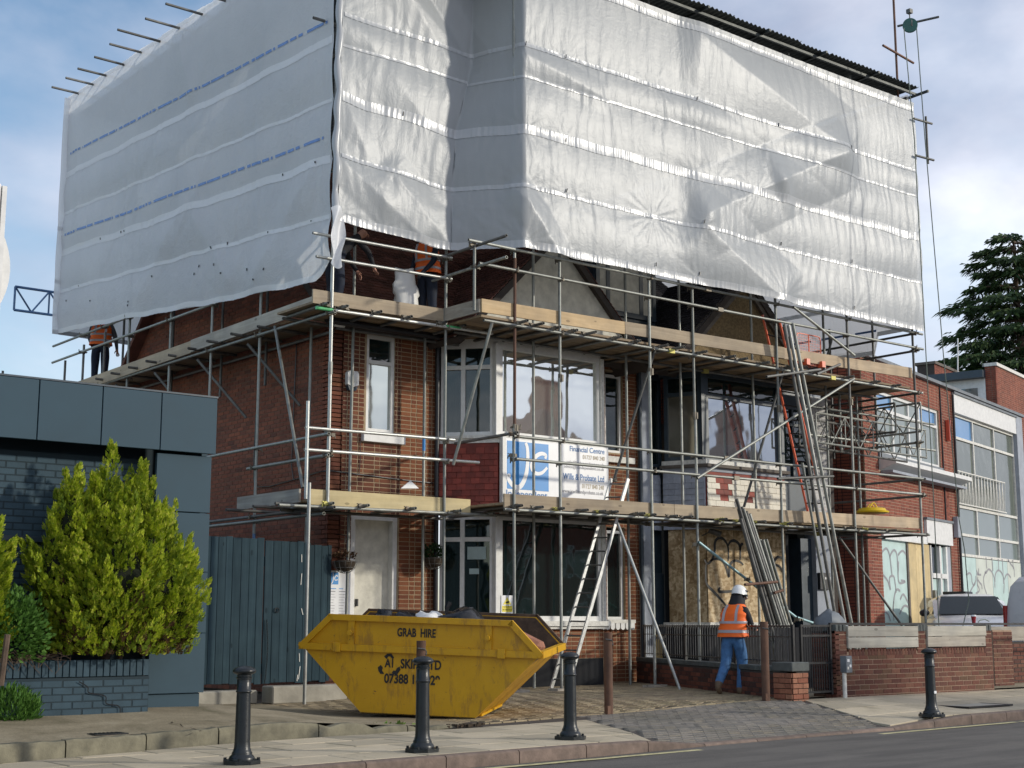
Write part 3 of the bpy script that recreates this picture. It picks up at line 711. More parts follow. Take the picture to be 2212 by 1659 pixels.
def crack(pts, w, z, parent, surf):
    b = MB(); P = []
    for (a, c) in zip(pts[:-1], pts[1:]):
        for k in range(10): P.append((a[0] + (c[0] - a[0]) * k / 10 + rng.uniform(-.03, .03), a[1] + (c[1] - a[1]) * k / 10 + rng.uniform(-.03, .03)))
    for i, (x, y) in enumerate(P):
        ww = w * rng.uniform(.3, 1); b.v += [(x, y - ww, surf(x, y) + z), (x, y + ww, surf(x, y) + z)]
        if i: b.f.append((2 * i - 2, 2 * i, 2 * i + 1, 2 * i - 1))
    return b.build('crack', 'soil', parent, fix=False)
q0, q1 = onZ(370, 1558, .2), onZ(445, 1582, .15); crack([(q0.x, q0.y), (q1.x, q1.y)], .035, .008, apron, AH)
q0, q1, q2 = onZ(485, 1585, .15), onZ(560, 1605, .12), onZ(480, 1583, .12); crack([(7.3, 14.2), (8.1, 13.9), (8.6, 13.75)], .012, .008, apron, AH)
# ================================================================== HOUSES
def window(parent, O, U, w, h, fmat='white_paint', vbars=(), hbars=(), fw=0.07, depth=0.08, pane='glass', rebate=0.05, name='window', top_panes=None, curtain=None, room='dark_void'):
    """framed window, local x along U, z up; vbars / hbars = centre lines of bars; panes become sub-parts"""
    F = frame(O, U); b = MB()
    def bx(x0, x1, z0, z1, y0=0.0, y1=depth): b.box((x0, y0, z0), (x1, y1, z1), F)
    bx(0, fw, 0, h); bx(w - fw, w, 0, h); bx(fw, w - fw, 0, fw); bx(fw, w - fw, h - fw, h)
    vs = [0] + list(vbars) + [w]; hs = [0] + list(hbars) + [h]
    for v in vbars: bx(v - fw / 2, v + fw / 2, fw, h - fw, 0.004, depth - .004)
    for q in hbars:
        for i in range(len(vs) - 1):
            xa = vs[i] + (fw if i == 0 else fw / 2); xb = vs[i + 1] - (fw if i == len(vs) - 2 else fw / 2); bx(xa, xb, q - fw / 2, q + fw / 2, 0.002, depth - .006)
    fo = b.build(name, fmat, parent)
    for i in range(len(vs) - 1):
        for j in range(len(hs) - 1):
            xa = vs[i] + (fw if i == 0 else fw / 2); xb = vs[i + 1] - (fw if i == len(vs) - 2 else fw / 2)
            za = hs[j] + (fw if j == 0 else fw / 2); zb = hs[j + 1] - (fw if j == len(hs) - 2 else fw / 2)
            pm = pane if isinstance(pane, str) else pane(i, j)
            MB().box((xa - .004, rebate, za - .004), (xb + .004, rebate + 0.008, zb + .004), F).build('pane', pm, fo)
    if room:  # black box behind the panes stands in for the unlit room
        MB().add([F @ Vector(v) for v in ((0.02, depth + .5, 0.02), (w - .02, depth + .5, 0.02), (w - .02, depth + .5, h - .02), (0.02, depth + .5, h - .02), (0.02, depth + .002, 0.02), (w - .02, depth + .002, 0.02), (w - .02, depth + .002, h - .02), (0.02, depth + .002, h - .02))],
                 [(0, 1, 2, 3), (0, 4, 5, 1), (1, 5, 6, 2), (2, 6, 7, 3), (3, 7, 4, 0)]).build('dark_room_box', room, fo, fix=False)
    if curtain:
        c = MB(); xa, xb = curtain[0], curtain[1]; n = int((xb - xa) / 0.03)
        for i in range(n + 1):
            x = xa + (xb - xa) * i / n; y = depth + 0.06 + 0.02 * math.sin(i * 1.3) + 0.008 * math.sin(i * 3.1)
            c.v += [tuple(F @ Vector((x, y, fw))), tuple(F @ Vector((x, y, h - fw)))]
            if i: c.f.append((2 * i - 2, 2 * i, 2 * i + 1, 2 * i - 1))
        c.build('curtain', curtain[2] if len(curtain) > 2 else 'curtain', fo, fix=False, smooth=60)
    return fo
def tile_hang(parent, O, U, w, h, mat, name='wall_tile', tw=0.165, gauge=0.105, host=None, missing=None, limit=200, cut=None):
    F = frame(O, U); b = MB(); b.box((0, 0.0, 0), (w, 0.03, h), F); host = b.build(host or 'tile_hanging', 'clay_tile' if missing else mat, parent)
    rows = int(h / gauge); pcs = []; red = []
    for r in range(rows):
        x = -(tw / 2 if r % 2 else 0)
        while x < w:
            a, c = max(0, x + .0015), min(w, x + tw - .0015)
            if c - a > .03:
                m_ = F @ Matrix.Translation(((a + c) / 2, -0.022, r * gauge + gauge * .52)) @ Matrix.Rotation(R(-7 + rng.uniform(-1, 1)), 4, 'X')
                (red if missing and missing((a + c) / 2, r * gauge + gauge / 2) else pcs).append((m_, c - a, gauge * 1.08))
            x += tw
    place_pieces(pcs, host, name, mat, limit, 0.012, 0.002)
    if red: place_pieces([(m_ @ Matrix.Translation((0, 0.009, 0)), w_, h_) for m_, w_, h_ in red], host, 'bare_tile', 'clay_tile', 60, 0.012, 0.002)
    return host
def roof_slope(parent, A, B, C, D, mat='roof_tile_mat', limit=150, gauge=0.10, tw=0.17, name='roof', clip=None):
    """A-B eaves (left to right seen from outside), C-D ridge above B, A"""
    A, B, C, D = map(Vector, (A, B, C, D)); u = (B - A); W_ = u.length; u.normalize(); up = (D - A); up = up - u * up.dot(u); H_ = up.length; up.normalize(); n = u.cross(up).normalized()
    b = MB(); b.prism([A, B, C, D], -n * 0.12); ro = b.build(name, 'mortar_dark', parent)
    pcs = []; r = 0; m0 = Matrix.Identity(4)
    for i in range(3): m0[i][0] = u[i]; m0[i][1] = -n[i]; m0[i][2] = up[i]
    lsl = (D - A).dot(u); rsl = (C - A).dot(u) - W_
    while r * gauge < H_ - .02:
        z = r * gauge; k = z / H_; xl, xr = lsl * k, W_ + rsl * k; x = xl - (tw / 2 if r % 2 else 0)
        while x < xr:
            a, c = max(xl, x + .001), min(xr, x + tw - .003)
            if c - a > .03 and (clip is None or clip(A + u * ((a + c) / 2) + up * z)):
                P = A + u * ((a + c) / 2) + up * (z + gauge * .55) + n * (0.030 + rng.uniform(0, .004)); m_ = m0.copy(); m_[0][3], m_[1][3], m_[2][3] = P
                pcs.append((m_ @ Matrix.Rotation(R(-9), 4, 'X'), c - a, gauge * 1.1))
            x += tw
        r += 1
    place_pieces(pcs, ro, 'roof_tile', mat, limit, 0.016, 0.002)
    return ro

# ---- left house ------------------------------------------------------------
H1 = thing('brick_house', (12.55, 20.4, 0.05), 'red brick house with white bay windows and white gable, left half of the pair', 'house')
YF, YBAY = 20.4, 19.6
SIDE_O = Vector((12.55, 28.9, 0.05))
def gclip(u, z): y = 28.9 - u; return z < 6.15 + min((y - 20.3) * 1.02, (28.9 - y) * 1.02) - 0.05
side_poly = [[(0, 0), (8.5, 0), (8.5, 6.2), (4.25, 10.5), (0, 6.2)]]
brick_wall(H1, SIDE_O, (0, -1, 0), 8.5, 10.4, 'brick_side', 'mortar_side', limit=120, clip=gclip, back=side_poly, name='side_wall', bond='stretcher', seed=3)
z0 = 0.05
wl = brick_wall(H1, (12.55, YF, z0), (1, 0, 0), 1.42, 6.3, 'brick_red', 'mortar_warm', holes=[(0.71, 4.39, 1.30, 6.08), (0.45, 0.0, 1.40, 2.98)], limit=110, name='front_wall', seed=4)
wr = brick_wall(H1, (13.97, YF, z0), (1, 0, 0), 0.83, 6.3, 'brick_orange', 'mortar_warm', limit=40, name='front_wall', seed=9)  # orange brick puts the sunlit look of this strip into its colour
wc = brick_wall(H1, (18.35, YF, z0), (1, 0, 0), 1.30, 6.3, 'brick_orange', 'mortar_warm', holes=[(0.44, 1.24, 0.92, 3.0), (0.44, 4.45, 0.92, 6.05)], limit=30, name='front_wall', seed=12)
# window above the door, stone sill
window(H1, (13.26, YF + .03, 4.44), (1, 0, 0), 0.59, 1.69, 'white_paint', (), (1.22,), fw=0.065, pane=lambda i, j: 'glass_mirror' if j == 0 else 'glass_dark', curtain=(0.07, 0.40))
MB().box((13.17, YF - .09, 4.26), (14.03, YF + .08, 4.40)).build('window_sill', 'white_paint', H1, bevel=.006)
# doorway
b = MB(); b.box((13.0, YF + .02, 0.1), (13.09, YF + .20, 3.03)); b.box((13.86, YF + .02, 0.1), (13.95, YF + .2, 3.03)); b.box((13.09, YF + .02, 2.94), (13.86, YF + .2, 3.03)); b.box((13.09, YF + .12, .1), (13.17, YF + .2, 2.94))
b.build('door_frame', 'white_paint', H1)
dr = MB().box((13.17, YF + .15, 0.2), (13.86, YF + .20, 2.94)).build('door', 'cream_render', H1, bevel=.004)
MB().box((13.21, YF + .10, 1.50), (13.24, YF + .15, 1.62)).build('handle', 'black_iron', dr)
MB().tube((13.28, YF + .15, 1.30), (13.28, YF + .12, 1.30), 0.03, 10).build('letter_knob', 'black_iron', dr)
MB().box((13.0, YF - .25, 0.05), (13.95, YF + .12, 0.2)).build('door_step', 'concrete_mat', H1)
# bay 1
BL, BM, BR_, BE = Vector((14.80, YF, 0)), Vector((15.50, YBAY, 0)), Vector((17.95, YBAY, 0)), Vector((18.35, YF, 0))
def facets(h): return [(BL, BM), (BM, BR_), (BR_, BE)]
sl_ = (BM - BL).length; ul = (BM - BL).normalized(); ur = (BE - BR_).normalized(); sr_ = (BE - BR_).length
def atz(v, z): return Vector((v.x, v.y, z))
b = MB(); b.prism([atz(BL, .05), atz(BM, .05), atz(BR_, .05), atz(BE, .05)], (0, 0, .55)); b.build('bay_base', 'dark_void', H1)
brick_wall(H1, atz(BM, 0.60), (1, 0, 0), 2.45, .52, 'brick_orange', 'mortar_warm', limit=20, name='bay_wall', thick=.1)
brick_wall(H1, atz(BL, 0.60), ul, sl_, .52, 'brick_orange', 'mortar_warm', limit=8, name='bay_wall', thick=.1)
for z0_, z1_, prj in ((1.12, 1.17, .10), (1.17, 1.26, .14), (4.34, 4.42, .07), (4.42, 4.47, .12)):
    o_ = MB(); P = [atz(BL + Vector((-prj * .7, 0, 0)), z0_), atz(BM + Vector((-prj * .5, -prj, 0)), z0_), atz(BR_ + Vector((prj * .5, -prj, 0)), z0_), atz(BE + Vector((prj * .7, 0, 0)), z0_)]
    o_.prism(P, (0, 0, z1_ - z0_)).build('bay_sill', 'old_white_paint', H1)
for zb, zt in ((1.26, 3.08), (4.47, 6.12)):
    h = zt - zb; up = zb > 4; fb = h - .42
    # splayed light beside the wall
    window(H1, atz(BL + ul * .03, zb), ul, sl_ - .10, h, 'white_paint', (0.40,), (fb,), fw=.075, depth=.09, pane='glass', curtain=(0.1, 0.25, 'blinds'))
    window(H1, atz(BM + Vector((.02, 0, 0)), zb), (1, 0, 0), 2.41, h, 'white_paint', (), (), fw=.085, depth=.1, pane='glass_bay' if up else 'glass_dark', curtain=(0.9, 2.3) if up else (1.9, 2.32, 'grey_shutter'))
    window(H1, atz(BR_ + ur * .04, zb), ur, sr_ - .06, h, 'white_paint', (), (fb,), fw=.06, depth=.09, pane='glass_dark')
    MB().box((BM.x - .07, BM.y - .03, zb), (BM.x + .03, BM.y + .10, zt)).build('bay_post', 'white_paint', H1, bevel=.008)
    MB().box((BR_.x - .03, BR_.y - .03, zb), (BR_.x + .07, BR_.y + .10, zt)).build('bay_post', 'old_white_paint', H1, bevel=.008)
glz = M['glass_dark']
MB().prism([atz(BL, 3.08), atz(BM, 3.08), atz(BR_, 3.08), atz(BE, 3.08)], (0, 0, 1.26)).build('bay_apron', 'mortar_dark', H1)
tile_hang(H1, atz(BL, 3.1) + Vector((-.02, -.03, 0)), ul, sl_, 1.24, 'clay_tile', limit=60)
tile_hang(H1, atz(BM, 3.1) + Vector((0, -.035, 0)), (1, 0, 0), 2.45, 1.24, 'clay_tile', limit=20)
MB().prism([atz(BL, 6.12), atz(BM, 6.12), atz(BR_, 6.12), atz(BE, 6.12)], (0, 0, .2)).build('bay_head', 'white_paint', H1)
# small window between the bays, with scalloped white sill course below
window(H1, (18.80, YF + .05, 4.50), (1, 0, 0), 0.46, 1.55, 'white_paint', (), (), fw=.055, pane='glass')
window(H1, (18.80, YF + .05, 1.29), (1, 0, 0), 0.46, 1.7, 'white_paint', (), (), fw=.055, pane='glass', curtain=(.1, .35))
MB().box((18.74, YF - .09, 4.30), (19.50, YF + .08, 4.42)).build('window_sill', 'old_white_paint', H1, bevel=.006)
MB().box((18.50, YF - .10, 1.22), (19.45, YF + .08, 1.29)).build('window_sill', 'old_white_paint', H1, bevel=.006)
for i in range(7): MB().prism([(18.52 + i * .13 + .055 - .05 * math.cos(a_), YF - .11, 1.14 - .07 * math.sin(a_) * .6) for a_ in [j * math.pi / 6 for j in range(7)]] + [(18.52 + i * .13 + .105, YF - .11, 1.22), (18.52 + i * .13 + .005, YF - .11, 1.22)], (0, .1, 0)).build('sill_bracket', 'white_paint', H1)
# rain pipe
b = MB(); b.tube((14.70, YF - .08, 0.1), (14.70, YF - .08, 6.2), .042, 12)
for z in (.9, 2.5, 4.0, 5.5): b.tube((14.70, YF - .08, z), (14.70, YF - .08, z + .07), .054, 12)
b.build('downpipe', 'black_plastic', H1, smooth=35)
b = MB(); b.tube((19.66, YF - .07, 0.1), (19.66, YF - .07, 6.2), .04, 12); b.build('downpipe', 'dark_frame', H1, smooth=35)
# cables along the walls
b = MB(); b.path([(12.53, 22.9, 4.95), (12.525, 22.92, 4.2), (12.525, 22.9, 3.75), (12.525, 22.75, 3.62), (12.525, 22.3, 3.60), (12.525, 21.4, 3.66), (12.52, 20.6, 3.72), (12.53, 20.38, 3.72), (13.0, 20.38, 3.70), (13.9, 20.375, 3.66), (14.66, 20.375, 3.64)], .011, 5)
b.path([(12.53, 21.52, 6.1), (12.525, 21.55, 5.0), (12.525, 21.58, 3.9), (12.525, 21.5, 3.66)], .009, 5); b.path([(13.14, 20.38, 4.28), (13.15, 20.375, 4.0), (13.13, 20.38, 3.68)], .007, 5)
b.build('wall_cable', 'black_plastic', H1)
# gable over the bay
GX, GZ, gs = 16.85, 8.30, 0.96
def gable(parent, gx, gz, half, y, mat, board, bw=.10, thick=.12, bt=0.05):
    zb = gz - half * gs; MB().prism([(gx - half, y, zb), (gx + half, y, zb), (gx, y, gz)], (0, thick, 0)).build('gable', mat, parent)
    for s_ in (-1, 1):
        d = Vector((half * 1.08, 0, -half * 1.08 * gs)); d.x *= s_; p = Vector((gx, y - bt / 2, gz + .02)); MB().beam(p, p + d, bt, bw, (0, 0, 1)).build('bargeboard', board, parent)
gable(H1, GX, GZ, 2.15, YBAY - .02, 'cream_render', 'old_white_paint', .09)
# main roof and the little roof behind the gable
roof_slope(H1, (12.3, 20.05, 6.2), (19.6, 20.05, 6.2), (19.6, 24.4, 10.55), (12.3, 24.4, 10.55), limit=150)
MB().prism([(12.3, 24.4, 10.55), (19.6, 24.4, 10.55), (19.6, 28.9, 6.1), (12.3, 28.9, 6.1)], (0, 0, -.12)).build('roof', 'roof_tile_mat', H1)
for s_ in (-1, 1):
    e0 = Vector((GX + s_ * 2.35, YBAY - .12, GZ - 2.35 * gs + .05)); e1 = Vector((GX, YBAY - .12, GZ + .12)); bk = 21.8
    pts = [e0, e1] if s_ < 0 else [e1, e0]
    A_ = Vector((e0.x, e0.y, e0.z)); B_ = Vector((e0.x, bk, e0.z)); C_ = Vector((GX, bk + .4, GZ + .12)); D_ = Vector((GX, YBAY - .12, GZ + .12))
    if s_ > 0: roof_slope(H1, A_, B_, C_, D_, limit=10)
    else: roof_slope(H1, B_, A_, D_, C_, limit=10)
# rear verge board on the side gable and eaves gutter
MB().beam((12.46, 28.95, 6.0), (12.46, 24.6, 10.45), .06, .2, (1, 0, 0)).build('bargeboard', 'old_white_paint', H1)
MB().beam((12.46, 20.0, 6.1), (12.46, 24.5, 10.55), .06, .2, (1, 0, 0)).build('bargeboard', 'old_white_paint', H1)
MB().tube((12.3, 19.98, 6.16), (14.8, 19.98, 6.16), .055, 10).build('gutter', 'black_plastic', H1, smooth=40)

# ---- right house -----------------------------------------------------------
H2 = thing('painted_house', (19.7, 20.4, 0.05), 'blue-grey painted house with boarded bay and dark window frames, right half of the pair', 'house')
b = MB(); b.box((19.72, YF - .02, .05), (20.0, YF + .25, 6.3)); b.build('front_pier', 'grey_render', H2)
b = MB(); b.box((20.0, YF + .25, .05), (20.52, YF + .35, 6.3)); b.build('porch_back', 'dark_frame', H2)
window(H2, (20.03, YF + .16, 3.25), (1, 0, 0), .45, 2.9, 'dark_frame', (), (1.1,), fw=.06, pane='glass_dark')
dd = MB().box((20.04, YF + .16, .15), (20.48, YF + .21, 2.2)).build('door', 'dark_frame', H2, bevel=.004)
MB().box((20.08, YF + .14, .4), (20.40, YF + .158, 1.0)).build('door_panel', 'wood_shade', dd)
CL, CM, CR, CE = Vector((20.36, YF, 0)), Vector((20.72, YBAY, 0)), Vector((23.05, YBAY, 0)), Vector((23.5, YF, 0))
uc = (CM - CL).normalized(); sc = (CM - CL).length
MB().prism([atz(CL, .05), atz(CM, .05), atz(CR, .05), atz(CE, .05)], (0, 0, 1.1)).build('bay_base', 'dark_void', H2)  # near-black colour stands in for the shade behind the railings
MB().prism([atz(CL, 3.05), atz(CM, 3.05), atz(CR, 3.05), atz(CE, 3.05)], (0, 0, 1.25)).build('bay_apron', 'mortar_dark', H2)
def miss(x, z):
    return (0.28 < x < .75 and .62 < z < .98 and (x + z * .6) < 1.22 and not (x > .62 and z < .78)) or (1.12 < x < 1.42 and .55 < z < .84) or (0.18 < x < .26 and z < .6 and z > .15)
tile_hang(H2, atz(CM, 3.05) + Vector((0, -.035, 0)), (1, 0, 0), 2.33, 1.14, 'white_tile', missing=miss, limit=110, gauge=0.115, tw=.24)
tile_hang(H2, atz(CL, 3.05) + Vector((-.03, -.02, 0)), uc, sc, 1.14, 'white_tile_shade', limit=40, gauge=0.115, tw=.24)
tile_hang(H2, Vector((20.0, YF + .10, 3.05)), (1, 0, 0), .36, 1.1, 'white_tile_shade', limit=20, gauge=.115, tw=.24)
for z0_, z1_, prj, mt in ((4.19, 4.27, .05, 'grey_render'), (4.27, 4.33, .14, 'beam_wood'), (4.33, 4.42, .07, 'old_white_paint'), (1.15, 1.24, .1, 'old_white_paint')):
    MB().prism([atz(CL + Vector((-prj * .7, 0, 0)), z0_), atz(CM + Vector((-prj * .5, -prj, 0)), z0_), atz(CR + Vector((prj * .5, -prj, 0)), z0_), atz(CE + Vector((prj * .7, 0, 0)), z0_)], (0, 0, z1_ - z0_)).build('bay_sill', mt, H2)
window(H2, atz(CL + uc * .03, 4.42), uc, sc - .08, 1.75, 'dark_frame', (), (1.34,), fw=.08, depth=.09, pane=lambda i, j: 'glass_side' if j == 0 else 'glass_dark')
window(H2, atz(CM + Vector((.05, 0, 0)), 4.42), (1, 0, 0), 2.25, 1.75, 'dark_frame', (), (1.30,), fw=.085, depth=.1, pane=lambda i, j: 'glass_sky' if j == 0 else 'glass_dark')
for p_ in (CM, CR): MB().box((p_.x - .08, p_.y - .02, 4.42), (p_.x + .05, p_.y + .1, 6.17)).build('bay_post', 'dark_frame', H2)
MB().prism([atz(CL, 6.17), atz(CM, 6.17), atz(CR, 6.17), atz(CE, 6.17)], (0, 0, .15)).build('bay_head', 'dark_frame', H2)
# boarded ground floor
t = NT('osb'); v = t.n('ShaderNodeTexVoronoi'); v.inputs['Scale'].default_value = 16; v.inputs['Randomness'].default_value = 1; q = t.coord('Object', (1.0, 1, .45), (0, .5, 0)); t.l(q, v.inputs['Vector'])
v2 = t.n('ShaderNodeTexVoronoi'); v2.inputs['Scale'].default_value = 22; t.l(t.coord('Object', (.5, 1, 1.1), (0, -.6, 0)), v2.inputs['Vector'])
c = t.mix(0.5, v.outputs['Color'], v2.outputs['Color']); bw = t.n('ShaderNodeRGBToBW'); t.l(c, bw.inputs[0])
c = t.ramp(bw.outputs[0], [(0.25, (0.36, 0.25, 0.13)), (0.5, (0.56, 0.42, 0.25)), (0.75, (0.76, 0.63, 0.42))]); c = t.mix(1.0, c, t.ramp(t.noise(t.pos(), 1.4, 5, .65), [(0.3, (0.70, .66, .60)), (0.7, (1.1,) * 3)]), 'MULTIPLY')
t.bump(bw.outputs[0], .2, .003); M['osb'] = t.fin(c, .8)
for (a_, c_) in ((0.0, 0.77), (0.78, 1.55), (1.56, 2.33)):
    MB().box((CM.x + a_ + .002, YBAY - .01, 1.24), (CM.x + c_ - .002, YBAY + .01, 3.05)).build('boarding', 'osb', H2)
fo_ = frame(atz(CL + uc * .08, 1.24), uc); MB().box((0, 0, 0), (sc - .1, .02, 1.81), fo_).build('boarding', 'osb', H2)
MB().prism([atz(CL, 1.24) + Vector((.05, .06, 0)), atz(CM, 1.24) + Vector((.05, .06, 0)), atz(CR, 1.24) + Vector((-.02, .06, 0)), atz(CE, 1.24) + Vector((-.05, .0, 0))], (0, 0, 1.81)).build('bay_core', 'dark_void', H2)
GF = frame(atz(CM, 0) + Vector((0, -.012, 0)), (1, 0, 0))
def gp(*pts, Y=YBAY): return [((lambda q: (q.x - CM.x, q.z))(onY(1296 + z[0] * .1767, 1106 + z[1] * .1767, Y))) for z in pts]
spray = [((1270, 580), (1300, 630), (1330, 620), (1370, 570), (1395, 480), (1400, 370), (1440, 320), (1500, 330), (1550, 400), (1565, 500), (1560, 600)),
         ((1555, 430), (1580, 370), (1630, 350), (1690, 390), (1710, 480), (1705, 590)), ((1700, 470), (1720, 400), (1745, 390)),
         ((1340, 600), (1400, 575), (1480, 590), (1530, 660), (1570, 790), (1575, 700), (1600, 620), (1660, 595), (1720, 620), (1745, 650)),
         ((1290, 640), (1285, 760), (1300, 880), (1400, 990), (1480, 1080), (1550, 1160)), ((1460, 920), (1462, 975), (1700, 960))]
for s_ in spray: stroke('graffiti', gp(*s_), .055, 'black_print', GF, H2, taper=lambda u: .6 + .5 * math.sin(u * 3.1))
def gp2(*pts, Y=YBAY): return [((lambda q: (q.x - CM.x, q.z))(onY(1469 + z[0] * .1771, 1106 + z[1] * .1771, Y))) for z in pts]
for s_ in [((1080, 540), (1110, 600), (1135, 650), (1150, 590), (1190, 550), (1270, 570)), ((1120, 790), (1130, 690), (1170, 650), (1220, 680), (1270, 780)), ((1150, 690), (1180, 780), (1185, 950), (1170, 1100))]:
    stroke('graffiti', gp2(*s_), .055, 'black_print', GF, H2)
# entrance beside the bay
MB().box((24.05, YF + .5, .1), (25.0, YF + .6, 3.2)).build('entrance_back', 'dark_void', H2)  # near-black panels stand in for the shade inside the open entrance
dd = MB().box((24.62, YF + .10, .15), (24.98, YF + .46, 3.05)).build('door', 'dark_frame', H2)
MB().box((23.5, YF, .05), (24.1, YF + .3, 3.15)).build('entrance_wall', 'dark_void', H2)
MB().box((24.98, YF - .02, .05), (25.52, YF + .28, 6.3)).build('end_pier', 'grey_render', H2)
brick_wall(H2, (24.96, YF - .03, 3.2), (1, 0, 0), .56, 3.0, 'white_brick', 'old_white_paint', limit=60, name='end_pier_brick', thick=.02)
MB().box((23.5, YF - .0, 3.15), (24.96, YF + .25, 6.3)).build('upper_wall', 'dark_frame', H2)
window(H2, (23.75, YF - .07, 4.3), (1, 0, 0), 1.1, 1.6, 'dark_frame', (.55,), (1.2,), fw=.06, depth=.06, pane='glass_dark', room=None)
MB().box((23.0, 19.7, 3.15), (24.2, YF + .2, 3.28)).build('canopy', 'grey_render', H2)
b = MB(); b.box((25.52, YF, .05), (25.7, 27, 6.2)); b.build('far_side_wall', 'mortar_dark', H2)
# gable with roughcast and heavy bargeboards, main roof, dormer
plain('roughcast', (0.20, 0.145, 0.075), .95, var=.45, scale=22, bump=1.0)
gable(H2, 21.95, 8.25, 1.9, YBAY - .02, 'roughcast', 'beam_wood', .24, bt=.07)
roof_slope(H2, (19.6, 20.05, 6.2), (23.6, 20.05, 6.2), (22.2, 23.6, 9.75), (19.6, 24.4, 10.55), mat='roof_tile_dark', limit=110)
MB().prism([(19.6, 24.4, 10.55), (22.2, 23.6, 9.75), (23.6, 28.9, 6.1), (19.6, 28.9, 6.1)], (0, 0, -.12)).build('roof', 'roof_tile_dark', H2)
for s_ in (-1, 1):
    e0 = Vector((21.95 + s_ * 2.1, YBAY - .12, 8.25 - 2.1 * gs + .12)); D_ = Vector((21.95, YBAY - .12, 8.42)); B_ = Vector((e0.x, 21.4, e0.z)); C_ = Vector((21.95, 21.8, 8.42))
    if s_ > 0: roof_slope(H2, e0, B_, C_, D_, mat='roof_tile_dark', limit=10)
    else: roof_slope(H2, B_, e0, D_, C_, mat='roof_tile_dark', limit=10)
dm = MB().box((18.85, 20.75, 6.9), (20.55, 23.0, 8.6)).build('dormer', 'dark_frame', H2)
fo_ = window(H2, (18.87, 20.70, 7.35), (1, 0, 0), 1.66, 1.2, 'dark_frame', (.33, 1.25), (), fw=.10, depth=.05, pane='cream_render', room=None, rebate=.02)
# ================================================================== SCAFFOLD
SC = thing('scaffold', (14.8, 18.3, 0.1), 'galvanised tube scaffold with timber platforms around the pair of houses', 'scaffold')
TR = 0.026
def tube(name, p, q, mat='galv', r=TR, parent=SC, hollow=True):
    return MB().tube(p, q, r, 12, hollow=hollow).build(name, mat, parent, smooth=40)
def coupler_mesh():
    b = MB(); r = 0.036
    b.tube((0, 0, -.026), (0, 0, .026), r, 10)                      # round the standard
    b.tube((-.026, -.062, 0), (.026, -.062, 0), r, 10)              # round the ledger
    b.box((-.022, -.06, -.022), (.022, 0, .022)); b.tube((.03, .03, 0), (.075, .045, 0), .010, 6); b.box((.028, .016, -.018), (.045, .05, .018))
    b.tube((0, -.105, .0), (0, -.112, .055), .010, 6); b.box((-.016, -.115, -.035), (.016, -.09, -.02))
    me = b.mesh('coupler'); me.materials.append(M['coupler_mat']); bm = bmesh.new(); bm.from_mesh(me); bmesh.ops.recalc_face_normals(bm, faces=bm.faces[:]); bm.to_mesh(me); bm.free(); smooth_mesh(me, 40); return me
CPL = coupler_mesh(); CPY = CPL.copy(); CPY.materials.clear(); CPY.materials.append(M['coupler_yellow'])
ncp = [0]
def coupler(x, y, z, rot=0, yellow=False):
    if ncp[0] >= 290: return
    ncp[0] += 1
    o = bpy.data.objects.new('coupler', CPY if yellow else CPL); COL.objects.link(o); o.parent = SC; o.matrix_parent_inverse = world(SC).inverted()
    o.location = (x, y, z); o.rotation_euler = (rng.choice((0, math.pi)), 0, rot + rng.uniform(-.1, .1) + (math.pi if False else 0))
def sole(x, y, z, rot=0.3):
    m_ = Matrix.Translation((x, y, z)) @ Matrix.Rotation(rot, 4, 'Z'); MB().box((-.22, -.11, 0), (.22, .11, .04), m_).build('sole_board', 'board_grey', SC)
    MB().box((-.07, -.07, .041), (.07, .07, .047), m_).build('base_plate', 'galv_dark', SC)
FX = [14.82, 15.82, 17.97, 19.10, 21.45, 23.68, 25.92]
YO, YI = 18.30, 19.25
for i, x in enumerate(FX):
    zb = G(x, YO) + .045 if x < 18.5 else .15
    cuts = [zb, 5.0 + (i % 3) * .35, 12.55] if i != 0 else [zb, 4.4, 7.3, 12.55]
    for k in range(len(cuts) - 1):
        tube('standard', (x + .0, YO, cuts[k]), (x + rng.uniform(-.02, .02), YO, cuts[k + 1]), 'rusty_tube' if (i == 0 and k == 1) else ('galv_dark' if x > 23 and k == 1 else 'galv'))
    b = MB(); zc = cuts[1]
    b.tube((x, YO, zc - .07), (x, YO, zc + .07), .034, 10); b.box((x + .01, YO - .045, zc - .06), (x + .045, YO - .02, zc + .06)); b.build('joint_sleeve', 'coupler_mat', SC, smooth=40)
    if x < 18.5: sole(x, YO, G(x, YO) - .002, rng.uniform(-.3, .4))
tube('standard', (13.97, YO, 6.28), (13.97, YO, 7.47))
# corner and left-hand bay
tube('standard', (11.80, 19.2, 3.02), (11.80, 19.2, 5.2), 'galv_bright', .029); tube('standard', (11.80, 19.2, 5.2), (11.80, 19.2, 12.7), 'galv_bright', .029)
MB().tube((11.80, 19.2, 5.1), (11.80, 19.2, 5.3), .037, 10).build('joint_sleeve', 'galv', SC, smooth=40)
tube('standard', (14.05, 19.2, .1), (14.05, 19.2, 12.6))
sole(14.05, 19.2, .06)
tube('standard', (11.30, 18.92, .03), (11.30, 18.92, 3.33), 'galv_bright', .028); tube('standard', (11.36, 19.12, 3.1), (11.36, 19.12, 4.62), 'galv_bright', .027)
tube('standard', (12.35, 20.75, .1), (12.38, 20.78, 6.2)); 
tube('standard', (12.76, 20.12, .05), (12.80, 20.12, 6.15)); tube('standard', (12.80, 20.12, 6.15), (12.80, 20.12, 7.9))
tube('standard', (14.25, 20.08, .06), (14.25, 20.08, 4.35), 'galv'); tube('standard', (14.25, 20.08, 4.35), (14.25, 20.08, 7.6), 'galv')
MB().tube((14.25, 20.08, 4.15), (14.25, 20.08, 4.38), .028, 10).build('tube_tape', 'blue_print', SC, smooth=40)
